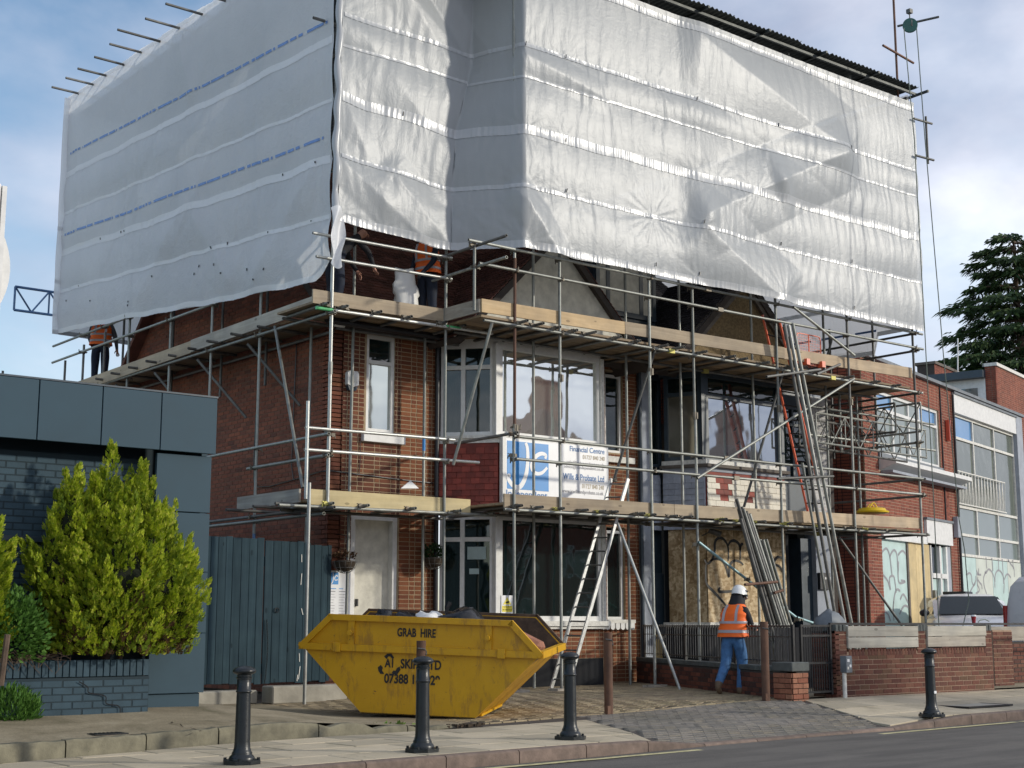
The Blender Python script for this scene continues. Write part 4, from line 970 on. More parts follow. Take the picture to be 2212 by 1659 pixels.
for x in (16.02, 18.28, 19.72, 21.80, 24.1): tube('standard', (x, YI, .12 if x > 19 else 0.1), (x, YI, 12.4 if x > 19 else 8.2), 'galv' if x > 0 else 'rusty_tube')
# side run
for i, y in enumerate((21.51, 23.3, 25.0, 26.9)): tube('standard', (11.8, y, .1), (11.8, y, 2.7 if i == 0 else 5.0), 'blue_tube' if i == 0 else 'galv_dark'); tube('standard', (11.8, y, 2.7 if i == 0 else 5.0), (11.8, y, 12.75))
for y, t_ in ((28.1, 7.2), (29.2, 7.1), (30.2, 6.9)): tube('standard', (11.8, y, 4.5), (11.8, y, t_), 'galv_dark')
for y in (22.4, 24.1, 26.2, 28.6): tube('standard', (12.42, y, 5.4), (12.42, y, 7.9), 'galv_dark')
tube('standard', (10.9, 31.5, .1), (10.9, 31.5, 6.75), 'galv_dark')
# rails and ledgers along the front: (name, z, x0, x1, y, z drift, material)
rails = [('guard_rail', 7.43, 13.80, 26.2, YO - .062, 0, 'galv'), ('guard_rail', 7.07, 14.02, 26.2, YO - .062, .03, 'galv'), ('ledger', 6.125, 14.12, 26.1, YO - .062, 0, 'galv'),
         ('ledger', 6.125, 14.3, 26.0, YI + .06, 0, 'galv_dark'), ('ledger', 3.05, 14.3, 26.0, YI + .06, 0, 'galv_dark'), ('guard_rail', 4.26, 14.75, 26.0, YO - .062, 0, 'galv'), ('guard_rail', 3.885, 14.8, 26.0, YO - .062, .04, 'galv'),
         ('ledger', 3.045, 14.55, 26.1, YO - .062, .03, 'galv')]
for nm, z, x0, x1, y, dz, mt in rails:
    xc = x0
    while xc < x1 - .1:
        xe = min(x1, xc + rng.uniform(4.2, 6.2)); xe = x1 if x1 - xe < 1.5 else xe
        za, zb = z + dz * (xc - x0) / (x1 - x0), z + dz * (xe - x0) / (x1 - x0)
        tube(nm, (xc, y, za), (xe, y, zb), mt)
        if xe < x1 - .2: MB().beam((xe - .07, y, zb), (xe + .07, y, zb), .075, .075).build('joint_sleeve', 'coupler_yellow' if rng.random() < .5 else 'coupler_mat', SC)
        xc = xe
    if y < YO: 
        for x in FX:
            if x0 - .1 < x < x1 + .1: coupler(x, YO, z + dz * (x - x0) / (x1 - x0))
for x in (14.05, 11.80):
    for z in (7.33, 6.95, 6.13, 4.2, 3.86, 3.0): coupler(x, 19.2, z)
for nm, z, x0, x1, mt in (('guard_rail', 7.32, 11.38, 14.12, 'galv_bright'), ('guard_rail', 6.95, 11.45, 14.12, 'galv_bright'), ('ledger', 6.12, 11.48, 15.0, 'galv_bright'), ('guard_rail', 4.205, 11.33, 14.2, 'galv_bright'), ('guard_rail', 3.862, 11.33, 14.72, 'galv_bright'), ('ledger', 2.985, 10.9, 15.1, 'galv')):
    tube(nm, (x0, 19.13, z), (x1, 19.13, z + .035), mt)
MB().tube((11.47, 19.13, 6.12), (11.78, 19.13, 6.123), .028, 12).build('tube_tape', 'green_tape', SC, smooth=40)
MB().tube((14.0, 19.13, 6.151), (14.3, 19.13, 6.153), .028, 12).build('tube_tape', 'green_tape', SC, smooth=40)
tube('ledger', (12.5, 20.2, 6.10), (15.0, 20.1, 6.10), 'galv_dark'); tube('ledger', (11.5, 20.12, 3.0), (14.9, 20.1, 3.0), 'galv_dark')
# returns between the two depths
for z in (7.38, 7.02): tube('transom', (14.02, 19.6, z), (14.05, 17.55, z + .02), 'galv_dark' if z > 7.1 else 'galv'); coupler(13.97, YO, z, R(90)); coupler(14.05, 19.2, z - .02, R(90))
tube('transom', (14.78, 19.9, 4.30), (14.80, 18.2, 4.32), 'galv_dark'); coupler(14.82, YO, 4.30, R(90)); coupler(14.82, YO, 4.42, R(70)); coupler(14.82, YO, 3.95, R(60))
# side rails
for nm, z, y0, y1, mt in (('guard_rail', 4.14, 19.1, 30.5, 'galv'), ('guard_rail', 3.805, 19.1, 21.7, 'galv'), ('guard_rail', 7.30, 21.0, 30.8, 'galv'), ('guard_rail', 6.93, 21.0, 30.8, 'galv'), ('ledger', 6.08, 19.0, 30.6, 'galv'), ('ledger', 2.98, 18.9, 27.0, 'galv_dark'), ('ledger', 2.90, 19.2, 27.0, 'galv')):
    tube(nm, (11.74, y0, z), (11.74, y1, z), mt)
    for y in (19.2, 21.51, 23.3, 25.0, 26.9, 28.1, 29.2):
        if y0 < y < y1: coupler(11.8, y, z, -R(90))
tube('ledger', (12.46, 20.2, 6.04), (12.46, 30, 6.04), 'galv_dark')
for y in (21.9, 23.8, 25.6, 27.4): tube('brace', (11.78, y, 6.0), (12.44, y + .5 - 1.2, 4.9), 'galv_dark')
for i in range(12):
    y = 20.3 + i * .84; tube('transom', (11.55 - .1 * rng.random(), y, 6.155), (12.52, y + .05, 6.155), 'galv_dark')
for y in (19.6, 20.3, 21.2): tube('transom', (11.1, y, 3.05), (12.5, y, 3.05), 'galv_dark')
# transoms under the platforms
for px in (1127, 1161, 1202, 1240, 1273, 1330, 1376, 1433, 1463, 1515, 1575, 1603, 1650, 1704, 1760, 1830, 1890, 1935):
    x = onY(px, 740, 18.15).x; tube('transom', (x, 18.08 - rng.random() * .12, 6.178), (x + rng.uniform(-.05, .05), 20.2, 6.178), 'galv_dark'); coupler(x + .0, 18.24, 6.178, R(90) if px % 2 else R(180), yellow=False)
for px in (1118, 1165, 1210, 1262, 1300, 1322, 1378, 1410, 1455, 1485, 1560, 1600, 1640, 1700, 1770, 1835, 1880, 1925):
    x = onY(px, 1110, 18.15).x; tube('transom', (x, 18.08 - rng.random() * .1, 3.105), (x + rng.uniform(-.05, .05), 20.0, 3.105), 'galv_dark'); coupler(x, 18.24, 3.105, R(90) if px % 2 else R(180), yellow=px % 10 == 0)
for x in (11.6, 11.95, 12.6, 13.2, 13.9, 14.3): tube('transom', (x, 18.98, 6.19), (x + .04, 20.3, 6.19), 'galv_dark'); coupler(x, 19.1, 6.19, R(90))
for x in (11.75, 12.4, 13.3, 14.2, 14.9): tube('transom', (x, 18.95, 3.045), (x + .04, 20.3, 3.045), 'galv'); coupler(x, 19.1, 3.045, R(90), yellow=x < 12)
# braces
def brace(p, q, mat='galv'): tube('brace', p, q, mat)
brace(onY(1063, 697, 18.18), onY(979, 1004, 19.0)); brace(onX(594, 705, 11.72), onX(654, 1053, 11.5)); brace(onY(1416, 752, 18.42), onY(1325, 1040, 19.0), 'galv_dark')
brace(onY(1506, 1033, 18.2), onY(1845, 818, 18.2)); brace(onY(1696, 788, 18.45), onY(1607, 1095, 19.0), 'galv_dark'); brace(onY(1714, 663, 18.2), onY(1846, 768, 18.2), 'galv')
brace(onY(1334, 1130, 18.4), onZ(1469, 1490, .125), 'galv_bright'); brace(onY(1509, 1171, 18.2), onY(1728, 1340, 18.2), 'teal_tube'); brace(onY(1722, 1334, 18.14), onY(1786, 1356, 18.14), 'teal_tube')
brace(onY(1812, 1160, 18.6), onY(1948, 1351, 18.6), 'galv_dark')
coupler(*onY(1423, 1378, 18.25), R(40)); coupler(*onY(1509, 1176, 18.25), R(40)); coupler(*onY(1611, 1252, 18.1)); coupler(*onY(1726, 1338, 18.1)); coupler(*onY(1322, 1038, 18.9))
# boards
def boards(x0, x1, y0, n, z, L_=3.9, axis='x', name='board', mat='decking'):
    for j in range(n):
        a = x0 - (j * 1.3) % L_; 
        while a < x1:
            c0, c1 = max(a, x0) + .004, min(a + L_, x1) - .004; a += L_
            if c1 - c0 < .15: continue
            dz = rng.uniform(0, .006)
            if axis == 'x': MB().box((c0, y0 + j * .232, z + dz), (c1, y0 + j * .232 + .224, z + .038 + dz)).build(name, mat, SC)
            else: MB().box((y0 + j * .232, c0, z + dz), (y0 + j * .232 + .224, c1, z + .038 + dz)).build(name, mat + '_y', SC)
boards(14.16, 26.0, 18.36, 8, 6.206); boards(11.5, 14.14, 19.26, 5, 6.22); boards(14.62, 25.95, 18.36, 5, 3.134); boards(11.5, 14.6, 19.3, 4, 3.075); boards(20.5, 30.0, 11.86, 3, 6.19, axis='y')
def toe(p, q, h=.225, mat='board_old', z=None, up=(0, 0, 1)):
    p, q = Vector(p), Vector(q); MB().beam(p + Vector((0, 0, h / 2)), q + Vector((0, 0, h / 2)), .036, h).build('toe_board', mat, SC)
toe((14.15, 18.345, 6.285), (17.385, 18.345, 6.325), mat='board_new'); toe((17.395, 18.343, 6.33), (21.72, 18.343, 6.385)); toe((21.6, 18.385, 6.385), (25.95, 18.385, 6.455), mat='board_new2')
toe((14.04, 19.24, 6.255), (14.13, 18.36, 6.28), mat='board_grey_y')
toe((11.47, 19.245, 6.215), (14.02, 19.245, 6.25), mat='board_old')
toe((11.70, 19.3, 6.20), (11.70, 23.9, 6.14), mat='board_grey_y'); toe((11.71, 23.9, 6.13), (11.71, 30.0, 6.05), mat='board_old_y')
toe((11.50, 19.25, 3.03), (14.62, 19.25, 3.035), .24, 'board_pale'); toe((11.42, 19.4, 3.07), (11.42, 21.4, 3.07), .21, 'board_grey_y')
toe((14.63, 18.345, 3.085), (18.55, 18.345, 3.115), mat='board_old'); toe((18.56, 18.345, 3.115), (22.1, 18.345, 3.165), mat='board_old'); toe((22.12, 18.345, 3.165), (25.93, 18.345, 3.205), mat='board_new2')
# right-hand return: standards, rails and lattice beams
for (x, y, z0_, z1_, mt) in ((25.0, 19.6, 4.9, 6.2, 'galv'), (25.2, 19.3, .1, 6.1, 'galv'), (26.0, 19.4, 5.0, 8.3, 'galv_dark'), (26.0, 20.6, 4.9, 7.9, 'galv_dark'), (26.0, 22.2, .1, 7.6, 'galv'), (26.0, 24.5, .1, 7.6, 'galv'), (24.9, 21.9, 6.2, 8.6, 'galv_dark'), (24.0, 22.4, 6.2, 9, 'galv_dark')): tube('standard', (x, y, z0_), (x, y, z1_), mt)
for z in (7.43, 7.05, 6.12, 5.05, 4.26, 3.9, 3.08): tube('guard_rail' if z > 6.5 else 'ledger', (26.0, 18.2, z), (26.0, 25.0, z), 'galv_dark' if z > 6 or z < 5 else 'galv'); coupler(25.94, YO, z, R(90)); 
for z in (5.72, 5.12): tube('ledger', (23.4, 19.3, z), (28.0, 19.3, z - .0), 'galv')
for (a_, c_) in (((24.6, 21.9, 6.3), (25.3, 21.9, 7.9)), ((25.0, 20.2, 6.25), (25.6, 20.2, 7.6))): tube('brace', a_, c_, 'galv_dark')
b = MB()
def lattice(b, A, B, depth, n, r=.024, rd=.014):
    A, B = Vector(A), Vector(B); D_ = Vector((0, 0, -depth)); b.tube(A, B, r, 8); b.tube(A + D_, B + D_, r, 8)
    for i in range(n):
        a, c = A.lerp(B, i / n), A.lerp(B, (i + .5) / n); e_ = A.lerp(B, (i + 1) / n); b.tube(a, c + D_, rd, 6); b.tube(c + D_, e_, rd, 6); b.tube(e_, e_ + D_, rd, 6)
    b.tube(A, A + D_, r * .8, 6)
    return b
def latt(A, B, depth, n, mat): lattice(MB(), A, B, depth, n).build('lattice_beam', mat, SC, smooth=40)
latt((23.5, 19.05, 5.55), (27.3, 19.05, 5.50), .62, 4, 'galv'); latt((23.5, 19.5, 5.50), (27.2, 19.5, 5.42), .6, 4, 'galv_dark'); latt((26.1, 18.3, 5.92), (26.1, 24.0, 5.92), .62, 6, 'galv')
latt((25.6, 18.6, 5.9), (25.6, 24.0, 5.9), .62, 6, 'galv_dark')
BB = lattice(MB(), onY(33, 619, 30.6), onY(33, 619, 30.6) + Vector((2.3, 0, .0)), .52, 3, .03, .02).build('lattice_beam', 'blue_tube', SC, smooth=40)
# gin-wheel mast
mast0, mast1 = onY(1941, 232, 18.2), onY(1927, -30, 18.2)
tube('mast', (mast0.x, 18.2, mast0.z - 1.2), (mast0.x, 18.2, mast1.z), 'rusty_tube'); mx = mast0.x
a_ = onY(1932, 52, 18.1).z
tube('mast_arm', (mx, 18.12, a_), (mx + .05, 17.1, a_ - .12), 'galv_dark'); 
z_ = onY(1925, 108, 18.1).z; tube('mast_arm', (mx - .55, 18.14, z_ + .06), (mx + .55, 18.14, z_ - .07), 'rusty_tube')
for dz in (-.1, -.95): tube('end_rail', (26.0, 18.05, 12.35 + dz), (26.6, 18.0, 12.35 + dz), 'galv_dark')
tube('end_rail', (26.45, 18.05, 11.3), (26.45, 18.05, 12.4), 'galv_dark')
# tubes reaching out of the sheeted roof on the left
for (tx, ty, bx_, by_) in ((112, 188, 180, 205), (142, 168, 212, 186), (168, 148, 240, 166), (204, 123, 278, 145), (237, 95, 315, 117), (254, 64, 356, 94), (314, 40, 402, 66), (358, 8, 448, 35), (440, -12, 500, 3)):
    q = onX(bx_, by_, 11.8); p = onY(tx, ty, q.y); d_ = (q - p).normalized(); tube('roof_tube', p, q + Vector((3.0, 0, 0.0)), 'galv_dark', .026)
q = onX(716, 50, 11.8); tube('roof_tube', (11.45, q.y, q.z), (12.6, q.y, q.z), 'galv_dark')
# roof rafters under the corrugated sheets
for i in range(8):
    x = 12.0 + i * 2.0; MB().beam((x, 18.2, 12.74), (x, 24.4, 12.62), .05, .12).build('rafter', 'galv', SC)
for y in (20.5, 22.5): tube('purlin', (11.8, y, 12.60), (26, y, 12.60), 'galv')
for z in (8.4, 10.4, 12.3):
    tube('ledger', (11.9, 19.25, z), (14.0, 19.25, z), 'galv'); tube('ledger', (15.0, YO + .07, z), (26, YO + .07, z), 'galv'); tube('ledger', (11.87, 19.4, z + .1), (11.87, 30, z + .1), 'galv')
for y0, y1 in ((19.4, 23.3), (25.0, 28.8)): tube('brace', (11.88, y0, 12.2), (11.88, y1, 8.4), 'galv')

# corrugated roof over the scaffold
CR_ = thing('corrugated_roof', (18, 18.0, 12.8), 'dark corrugated steel sheets roofing the scaffold above the white sheeting', 'roof')
def corr(x0, x1, ya, za, yb, zb, amp=.018, per=.076):
    b = MB(); n = int((x1 - x0) / per * 6)
    for i in range(n + 1):
        x = x0 + (x1 - x0) * i / n; h = amp * math.sin(2 * math.pi * (x - x0) / per); b.v += [(x, ya, za + h), (x, yb, zb + h)]
        if i: b.f.append((2 * i - 2, 2 * i, 2 * i + 1, 2 * i - 1))
    return b
x = 12.0
k = 0
while x < 25.9:
    x1 = min(x + 1.0, 26.1); dz = .012 * (k % 2)
    o_ = corr(x - .04, x1, 17.86 + rng.uniform(-.03, .03), 12.90 + dz, 24.3, 12.8 + dz, .022, .125).build('roof_sheet', 'roof_steel', CR_, fix=False, smooth=60)
    md = o_.modifiers.new('t', 'SOLIDIFY'); md.thickness = .004
    o2 = corr(x - .04, x1, 24.3, 12.8 + dz, 30.6, 12.7 + dz, .022, .125).build('roof_sheet', 'roof_steel', CR_, fix=False, smooth=60); k += 1
    x = x1
for i in range(9): MB().beam((12.2 + i * 1.75, 17.78, 12.86), (12.2 + i * 1.75, 19.6, 12.82), .05, .05).build('roof_batten', 'roof_steel', CR_)
MB().beam((12.0, 18.0, 12.80), (26.05, 18.0, 12.80), .05, .05).build('eaves_beam', 'roof_steel', CR_)
# gin wheel and ropes
gw = thing('gin_wheel', (mx + .05, 17.1, a_ - .3), 'green lifting wheel hanging from an arm at the top of the mast', 'pulley wheel')
gc = onY(1966, 55, 17.1)
m_ = Matrix.Translation(gc) @ Matrix.Rotation(R(-52), 4, 'Z') @ Matrix.Rotation(R(90), 4, 'X')
b = MB(); b.lathe([(.02, -.03), (.155, -.03), (.135, -.012), (.135, .012), (.155, .03), (.02, .03)], n=24); b.v = [tuple(m_ @ Vector(v)) for v in b.v]; b.build('wheel', 'wheel_green', gw, smooth=40)
b = MB(); b.path([gc + Vector((0, 0, .3)), gc + Vector((0, 0, .16)), gc + Vector((.0, -.045, .1)), gc + Vector((0, -.045, -.03))], .014, 6); b.path([gc + Vector((0, 0, .18)), gc + Vector((0, .045, .1)), gc + Vector((0, .045, -.03))], .014, 6)
b.tube(gc + Vector((0, -.05, 0)), gc + Vector((0, .05, 0)), .02, 8); b.box(tuple(gc + Vector((-.05, -.05, .27))), tuple(gc + Vector((.05, .05, .36)))); b.build('hook', 'galv_dark', gw)
def rope(pts, lab):
    P = [Vector(p) for p in pts]; Q = []
    for a, c in zip(P[:-1], P[1:]):
        for k in range(8): Q.append(a.lerp(c, k / 8) + Vector((rng.uniform(-.004, .004),) * 3))
    Q.append(P[-1]); o = MB().path(Q, .011, 6).build('rope', 'rope_mat', None, smooth=60); tag(o, lab, 'rope', 'ropes hanging from the lifting wheel')
wl_, wr_ = onY(1952.5, 60, 17.1), onY(1980, 62, 17.1)
rope([wl_, onY(1975, 300, 17.1), onY(2001, 778, 17.1), onY(2019, 1123, 17.1), onY(2028, 1352, 17.1)], 'left one of two ropes hanging from the lifting wheel, straight down')
rope([wr_, onY(1998, 300, 17.1), onY(2039, 778, 17.1), onY(2072, 1123, 17.1), onY(2084, 1190, 17.1), onY(2093, 1300, 17.1), onY(2080, 1352, 17.1)], 'right one of two ropes hanging from the lifting wheel, slack near its foot')
# ================================================================== PLASTIC SHEETING
from mathutils import noise as NZ
def interp(tab, x):
    if x <= tab[0][0]: return tab[0][1]
    for (a, va), (b_, vb) in zip(tab[:-1], tab[1:]):
        if x <= b_: return va + (vb - va) * (x - a) / (b_ - a)
    return tab[-1][1]
class Sheet:
    def __init__(s, plan, zlo, zhi, bands, ties, ridges, amp=1.0, seed=0, gather=1.0):
        s.plan, s.zlo, s.zhi, s.bands, s.ties, s.ridges, s.amp, s.seed, s.ga = plan, zlo, zhi, bands, ties, ridges, amp, seed, gather
        rr = random.Random(seed); s.tp = [(a, b_, rr.randint(5, 11), rr.uniform(0, 6.28), rr.choice((.12, .2, .3, .45, .6)) * rr.uniform(.8, 1.2), rr.uniform(.2, .7)) for a, b_ in ties]
        s.bmap = {}
    def disp(s, u, z):
        d = 0.0
        zb = sorted(f(u) for f in s.bands)
        lo = max([q for q in zb if q <= z], default=zb[0] - 1); hi = min([q for q in zb if q > z], default=zb[-1] + 1)
        f = (z - lo) / max(.01, hi - lo); d += .028 * math.sin(math.pi * f) * s.amp * (1 + .8 * NZ.noise(Vector((u * .45, lo * 3, s.seed))))
        near = min(abs(z - lo), abs(hi - z))
        g = math.exp(-near / .22) * .5 + .5 * math.exp(-abs(hi - z) / .45)
        per = 38 + 8 * NZ.noise(Vector((u * .5, 0, s.seed)))
        w = NZ.noise(Vector((u * 7.0 + NZ.noise(Vector((u, z * 1.2, 3))) * 1.4, z * .55, s.seed + 5)))
        w2 = NZ.noise(Vector((u * 17.0 + z * 1.5, z * 1.6, s.seed + 9)))
        d += s.ga * (.0115 * w * (g + .2) + .0035 * w2 * (g + .4))
        d += .016 * s.amp * NZ.noise(Vector((u * .5, z * .7, s.seed + 1)))
        for (a, b_, n, ph, k, R_) in s.tp:
            dx, dz = u - a, z - b_; r = math.hypot(dx, dz)
            if r < 1.5:
                th = math.atan2(dz, dx); e_ = math.exp(-r / R_)
                d += k * (.0042 * math.cos(n * th + ph) + .006 * math.cos((n * 2 + 1) * th + 2 * ph)) * e_ * min(1, r / .08) + k * .014 * math.exp(-r / .10)
        for (p, q, h, w_) in s.ridges:
            ex, ez = q[0] - p[0], q[1] - p[1]; L = math.hypot(ex, ez); t_ = ((u - p[0]) * ex + (z - p[1]) * ez) / L / L
            if -.15 < t_ < 1.15:
                dist = abs((u - p[0]) * ez - (z - p[1]) * ex) / L; fade = sm(-.15, .05, t_) * (1 - sm(.95, 1.15, t_)); d += h * max(0, 1 - dist / w_) * fade
        return d
    def P(s, u, z, off=0.0):
        p, n = s.plan(u, z); d = s.disp(u, z) + off
        return (p[0] + n[0] * d, p[1] + n[1] * d, z)
    def build(s, name, u0, u1, du, nz, mat, parent=None):
        nu = int((u1 - u0) / du); me = bpy.data.meshes.new(name); vs = []; uvs = []
        for i in range(nu + 1):
            u = u0 + (u1 - u0) * i / nu; a, b_ = s.zlo(u), s.zhi(u)
            for j in range(nz + 1):
                z = a + (b_ - a) * j / nz; vs.append(s.P(u, z)); uvs.append((u, z))
        fs = [(i * (nz + 1) + j, (i + 1) * (nz + 1) + j, (i + 1) * (nz + 1) + j + 1, i * (nz + 1) + j + 1) for i in range(nu) for j in range(nz)]
        me.from_pydata(vs, [], fs); ul = me.uv_layers.new(name='UV'); 
        flat = []
        for f in fs:
            for k in f: flat += uvs[k]
        ul.data.foreach_set('uv', flat); me.update(); return link(me, name, mat, parent, smooth=180)
    def band(s, name, zf, u0, u1, w, mat, parent, off=.008, du=.035, gaps=None, pleat=.004, rows=2, scal=0):
        nu = int((u1 - u0) / du); b = MB(); uvs = []; run = False
        for i in range(nu + 1):
            u = u0 + (u1 - u0) * i / nu; z = zf(u) + scal * NZ.noise(Vector((u * 1.1, 3, s.seed)))
            if gaps and gaps(u): run = False; continue
            for j in range(rows + 1): b.v.append(s.P(u, z - w / 2 + w * j / rows, off + pleat * math.sin(i * 2.2 + math.sin(i * .31) * 2)))
            if run:
                k = len(b.v) - 2 * (rows + 1)
                for j in range(rows): b.f.append((k + j, k + rows + 1 + j, k + rows + 2 + j, k + j + 1))
            run = True
        o_ = b.build(name, mat, parent, fix=False, smooth=60)
        if gaps: o_['kind'] = 'stuff'
        return o_
YS = 18.13
def plan_front(u, z):
    # u: 0..2.3 left bay, 2.3..3.5 return, 3.5..14.8 long front
    xv = interp([(7.5, 14.06), (8.5, 14.08), (9.56, 14.16), (10.9, 14.50), (13, 14.52)], z); xc = 14.885
    if u < 2.3: k = u / 2.3; return ((11.775 + (xv - 11.775) * k, 19.05 + .05 * k), (0, -1))
    if u < 3.5: k = (u - 2.3) / 1.2; return ((xv + (xc - xv) * k, 19.10 + (YS - 19.10) * k), (-.72, -.69))
    return ((xc + (u - 3.5), YS), (0, -1))
def uX(x): return x - 14.885 + 3.5
fb = [lambda u: 7.53, lambda u: 8.55, lambda u: 9.56, lambda u: 10.50, lambda u: 11.08, lambda u: 12.5]
fb = [(lambda u, f=f, k=k: f(u) + (.12 * max(0, 1 - u / 2.0) if k < 3 else (.05 if k == 3 and u < 2.3 else 0))) for k, f in enumerate(fb)]
ties = []
for x in (14.9, 15.82, 17.97, 19.1, 21.45, 23.68, 25.92):
    for z in (8.55, 9.56, 11.08): ties.append((uX(x) + rng.uniform(-.05, .05), z))
    ties.append((uX(x), 7.55))
ties += [(.02, 7.7), (.02, 8.62), (.02, 9.68), (.03, 10.6), (.03, 11.1), (.05, 12.0), (1.0, 8.6), (.9, 7.6), (2.3, 7.5), (2.3, 8.53), (2.35, 10.95), (2.6, 8.2), (3.0, 7.9)]
for x in (19.6, 20.3, 20.7): ties.append((uX(x), 9.56))
def fu(px, py): q = onY(px, py, YS); return (uX(q.x), q.z)
ridges = [(fu(1505, 75), fu(1822, 330), .10, 1.1), (fu(1822, 330), fu(1680, 392), .12, .8), (fu(1680, 392), fu(1515, 465), .10, .8), (fu(1505, 485), fu(1690, 655), .12, .9), (fu(1505, 75), fu(1505, 485), .04, .5),
          (fu(1118, 405), fu(1208, 555), .07, .35), (fu(1118, 110), fu(1300, 210), .03, .3), ((0, 8.6), (1.7, 7.55), .05, .4), ((1.0, 8.6), (2.3, 7.5), .06, .45), ((.05, 9.7), (.9, 8.0), .03, .3), ((.02, 11.1), (2.3, 9.0), .03, .5), ((1.2, 12.3), (2.35, 10.9), -.08, .4), ((.05, 12.6), (2.3, 10.95), .04, .5)]
FS = Sheet(plan_front, lambda u: fb[0](u) - .05 + (.03 * math.sin(u * 2.3)), lambda u: 12.95 if u < 3.5 else 12.66, fb[:1] + fb[1:], ties, ridges, 1.0, 11)
sf = thing('front_sheeting', (14.8, 18.1, 7.5), 'wrinkled white plastic sheet hung over the street front of the scaffold', 'sheeting')
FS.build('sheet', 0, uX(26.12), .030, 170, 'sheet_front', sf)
for k, (zf, w, u0) in enumerate(((fb[0], .13, 0), (fb[1], .075, 0), (fb[2], .17, 0), (fb[3], .05, 0), (fb[4], .075, 0), (lambda u: 12.50, .12, 3.5))):
    FS.band('seam_band', zf, u0 + .03, uX(26.1), w, 'sheet_band', sf, .010, .03, rows=3, pleat=.006 if w > .06 else .002, scal=.05 if k == 2 else .02)
b = MB()
for u, z in [(uX(x), z) for x in (14.9, 15.82, 17.97, 19.1, 21.45, 23.68) for z in (7.62, 8.6, 9.52, 11.05)] + [(1.2, 9.62), (.5, 10.5), (uX(22.5), 8.9)]:
    if rng.random() < .6: p_ = Vector(FS.P(u, z, .02)); b.beam(p_, p_ + Vector((rng.uniform(-.03, .03), -.004, .07)), .014, .012)
b.build('sheet_ties', 'black_plastic', sf)['kind'] = 'stuff'

def plan_side(u, z):       # u = Y
    return ((11.70 - .0 * u, u + (0.06 * (u - 30) if u > 30 else 0)), (-1, 0))
def L2(z0_, z1_): return lambda u: z0_ + (z1_ - z0_) * (u - 19.3) / (30.3 - 19.3)
sb = [L2(7.66, 8.46), L2(8.62, 9.34), L2(9.62, 10.24), L2(10.66, 11.14)]
def zbot(u): return interp([(19.1, 7.0), (19.3, 6.80), (19.55, 6.68), (21.1, 6.80), (23.3, 6.95), (27.0, 7.30), (30.7, 7.57)], u) - .02
def ztop(u): return interp([(19, 13.0), (23, 12.83), (30.3, 13.0)], u) + .01
sties = [(y, f(y)) for f in sb for y in (19.35, 21.5, 23.3, 25.0, 26.9, 29.2)] + [(24.0, sb[1](24.0)), (25.2, 8.9), (22.2, 12.8), (24.9, 12.9)]
sr = [((24.2, 9.0), (22.4, 7.2), .05, .5), ((24.4, 9.0), (26.2, 7.6), .04, .4), ((25, 12.8), (24.2, 11.2), .05, .4), ((19.6, 8.6), (21.6, 7.0), .05, .5), ((29.9, 12.0), (29.4, 9.4), .03, .3)]
SS = Sheet(plan_side, zbot, ztop, [zbot] + sb + [ztop], sties, sr, 1.6, 23, 1.7)
ss = thing('side_sheeting', (11.7, 25, 7.2), 'white plastic sheet with blue printed tape lines along the left side of the scaffold', 'sheeting')
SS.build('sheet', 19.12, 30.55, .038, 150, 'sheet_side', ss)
for zf, w in zip([lambda u: zbot(u) + .04] + sb + [lambda u: ztop(u) - .04], (.10, .075, .14, .06, .13, .09)):
    SS.band('seam_band', zf, 19.15, 30.5, w, 'sheet_band_side', ss, .010, .035, rows=3, pleat=.004, scal=.05)
for f in (L2(11.0, 11.60), L2(9.0, 9.72)):
    SS.band('printed_tape', f, 19.3, 30.2, .05, 'blue_tape', ss, .010, .02, gaps=lambda u: (u * 1.05) % 1.0 < .07 or NZ.noise(Vector((u * 14, 7, 1))) > .28, pleat=0)
b = MB()
for i in range(22):
    u = rng.uniform(19.5, 30); f = rng.choice(sb[:2] + [lambda u: zbot(u) + rng.uniform(.15, .8)] * 3); p_ = Vector(SS.P(u, f(u), .015)); b.beam(p_, p_ + Vector((-.003, rng.uniform(-.03, .03), rng.uniform(.02, .05))), .014, .022)
b.build('sheet_ties', 'black_plastic', ss)['kind'] = 'stuff'
# corner lacing: rolled edge where the two sheets meet
b = MB(); pts = [(11.74 + .03 * NZ.noise(Vector((0, 0, z * 2.1))), 19.05 + .03 * NZ.noise(Vector((5, 0, z * 2.3))), z) for z in [7.55 + i * .06 for i in range(92)]]
b.path(pts, lambda t_: .045 + .022 * abs(math.sin(t_ * 31)), 8); b.build('laced_edge', 'sheet_band', sf, smooth=60)
fl = MB(); nf = 14
for i in range(nf + 1):
    for j in range(13):
        u = i / nf; v = j / 12; z = 7.75 - v * .95; x = 11.62 + .32 * u * (1 - .5 * v) + .03 * math.sin(v * 9 + u * 4); y = 19.00 - .05 * math.sin(u * 5 + v * 3) - .05 * v; fl.v.append((x, y, z + .05 * math.sin(u * 6)))
for i in range(nf):
    for j in range(12): a = i * 13 + j; fl.f.append((a, a + 13, a + 14, a + 1))
fl.build('corner_flap', 'sheet_side', ss, fix=False, smooth=80)
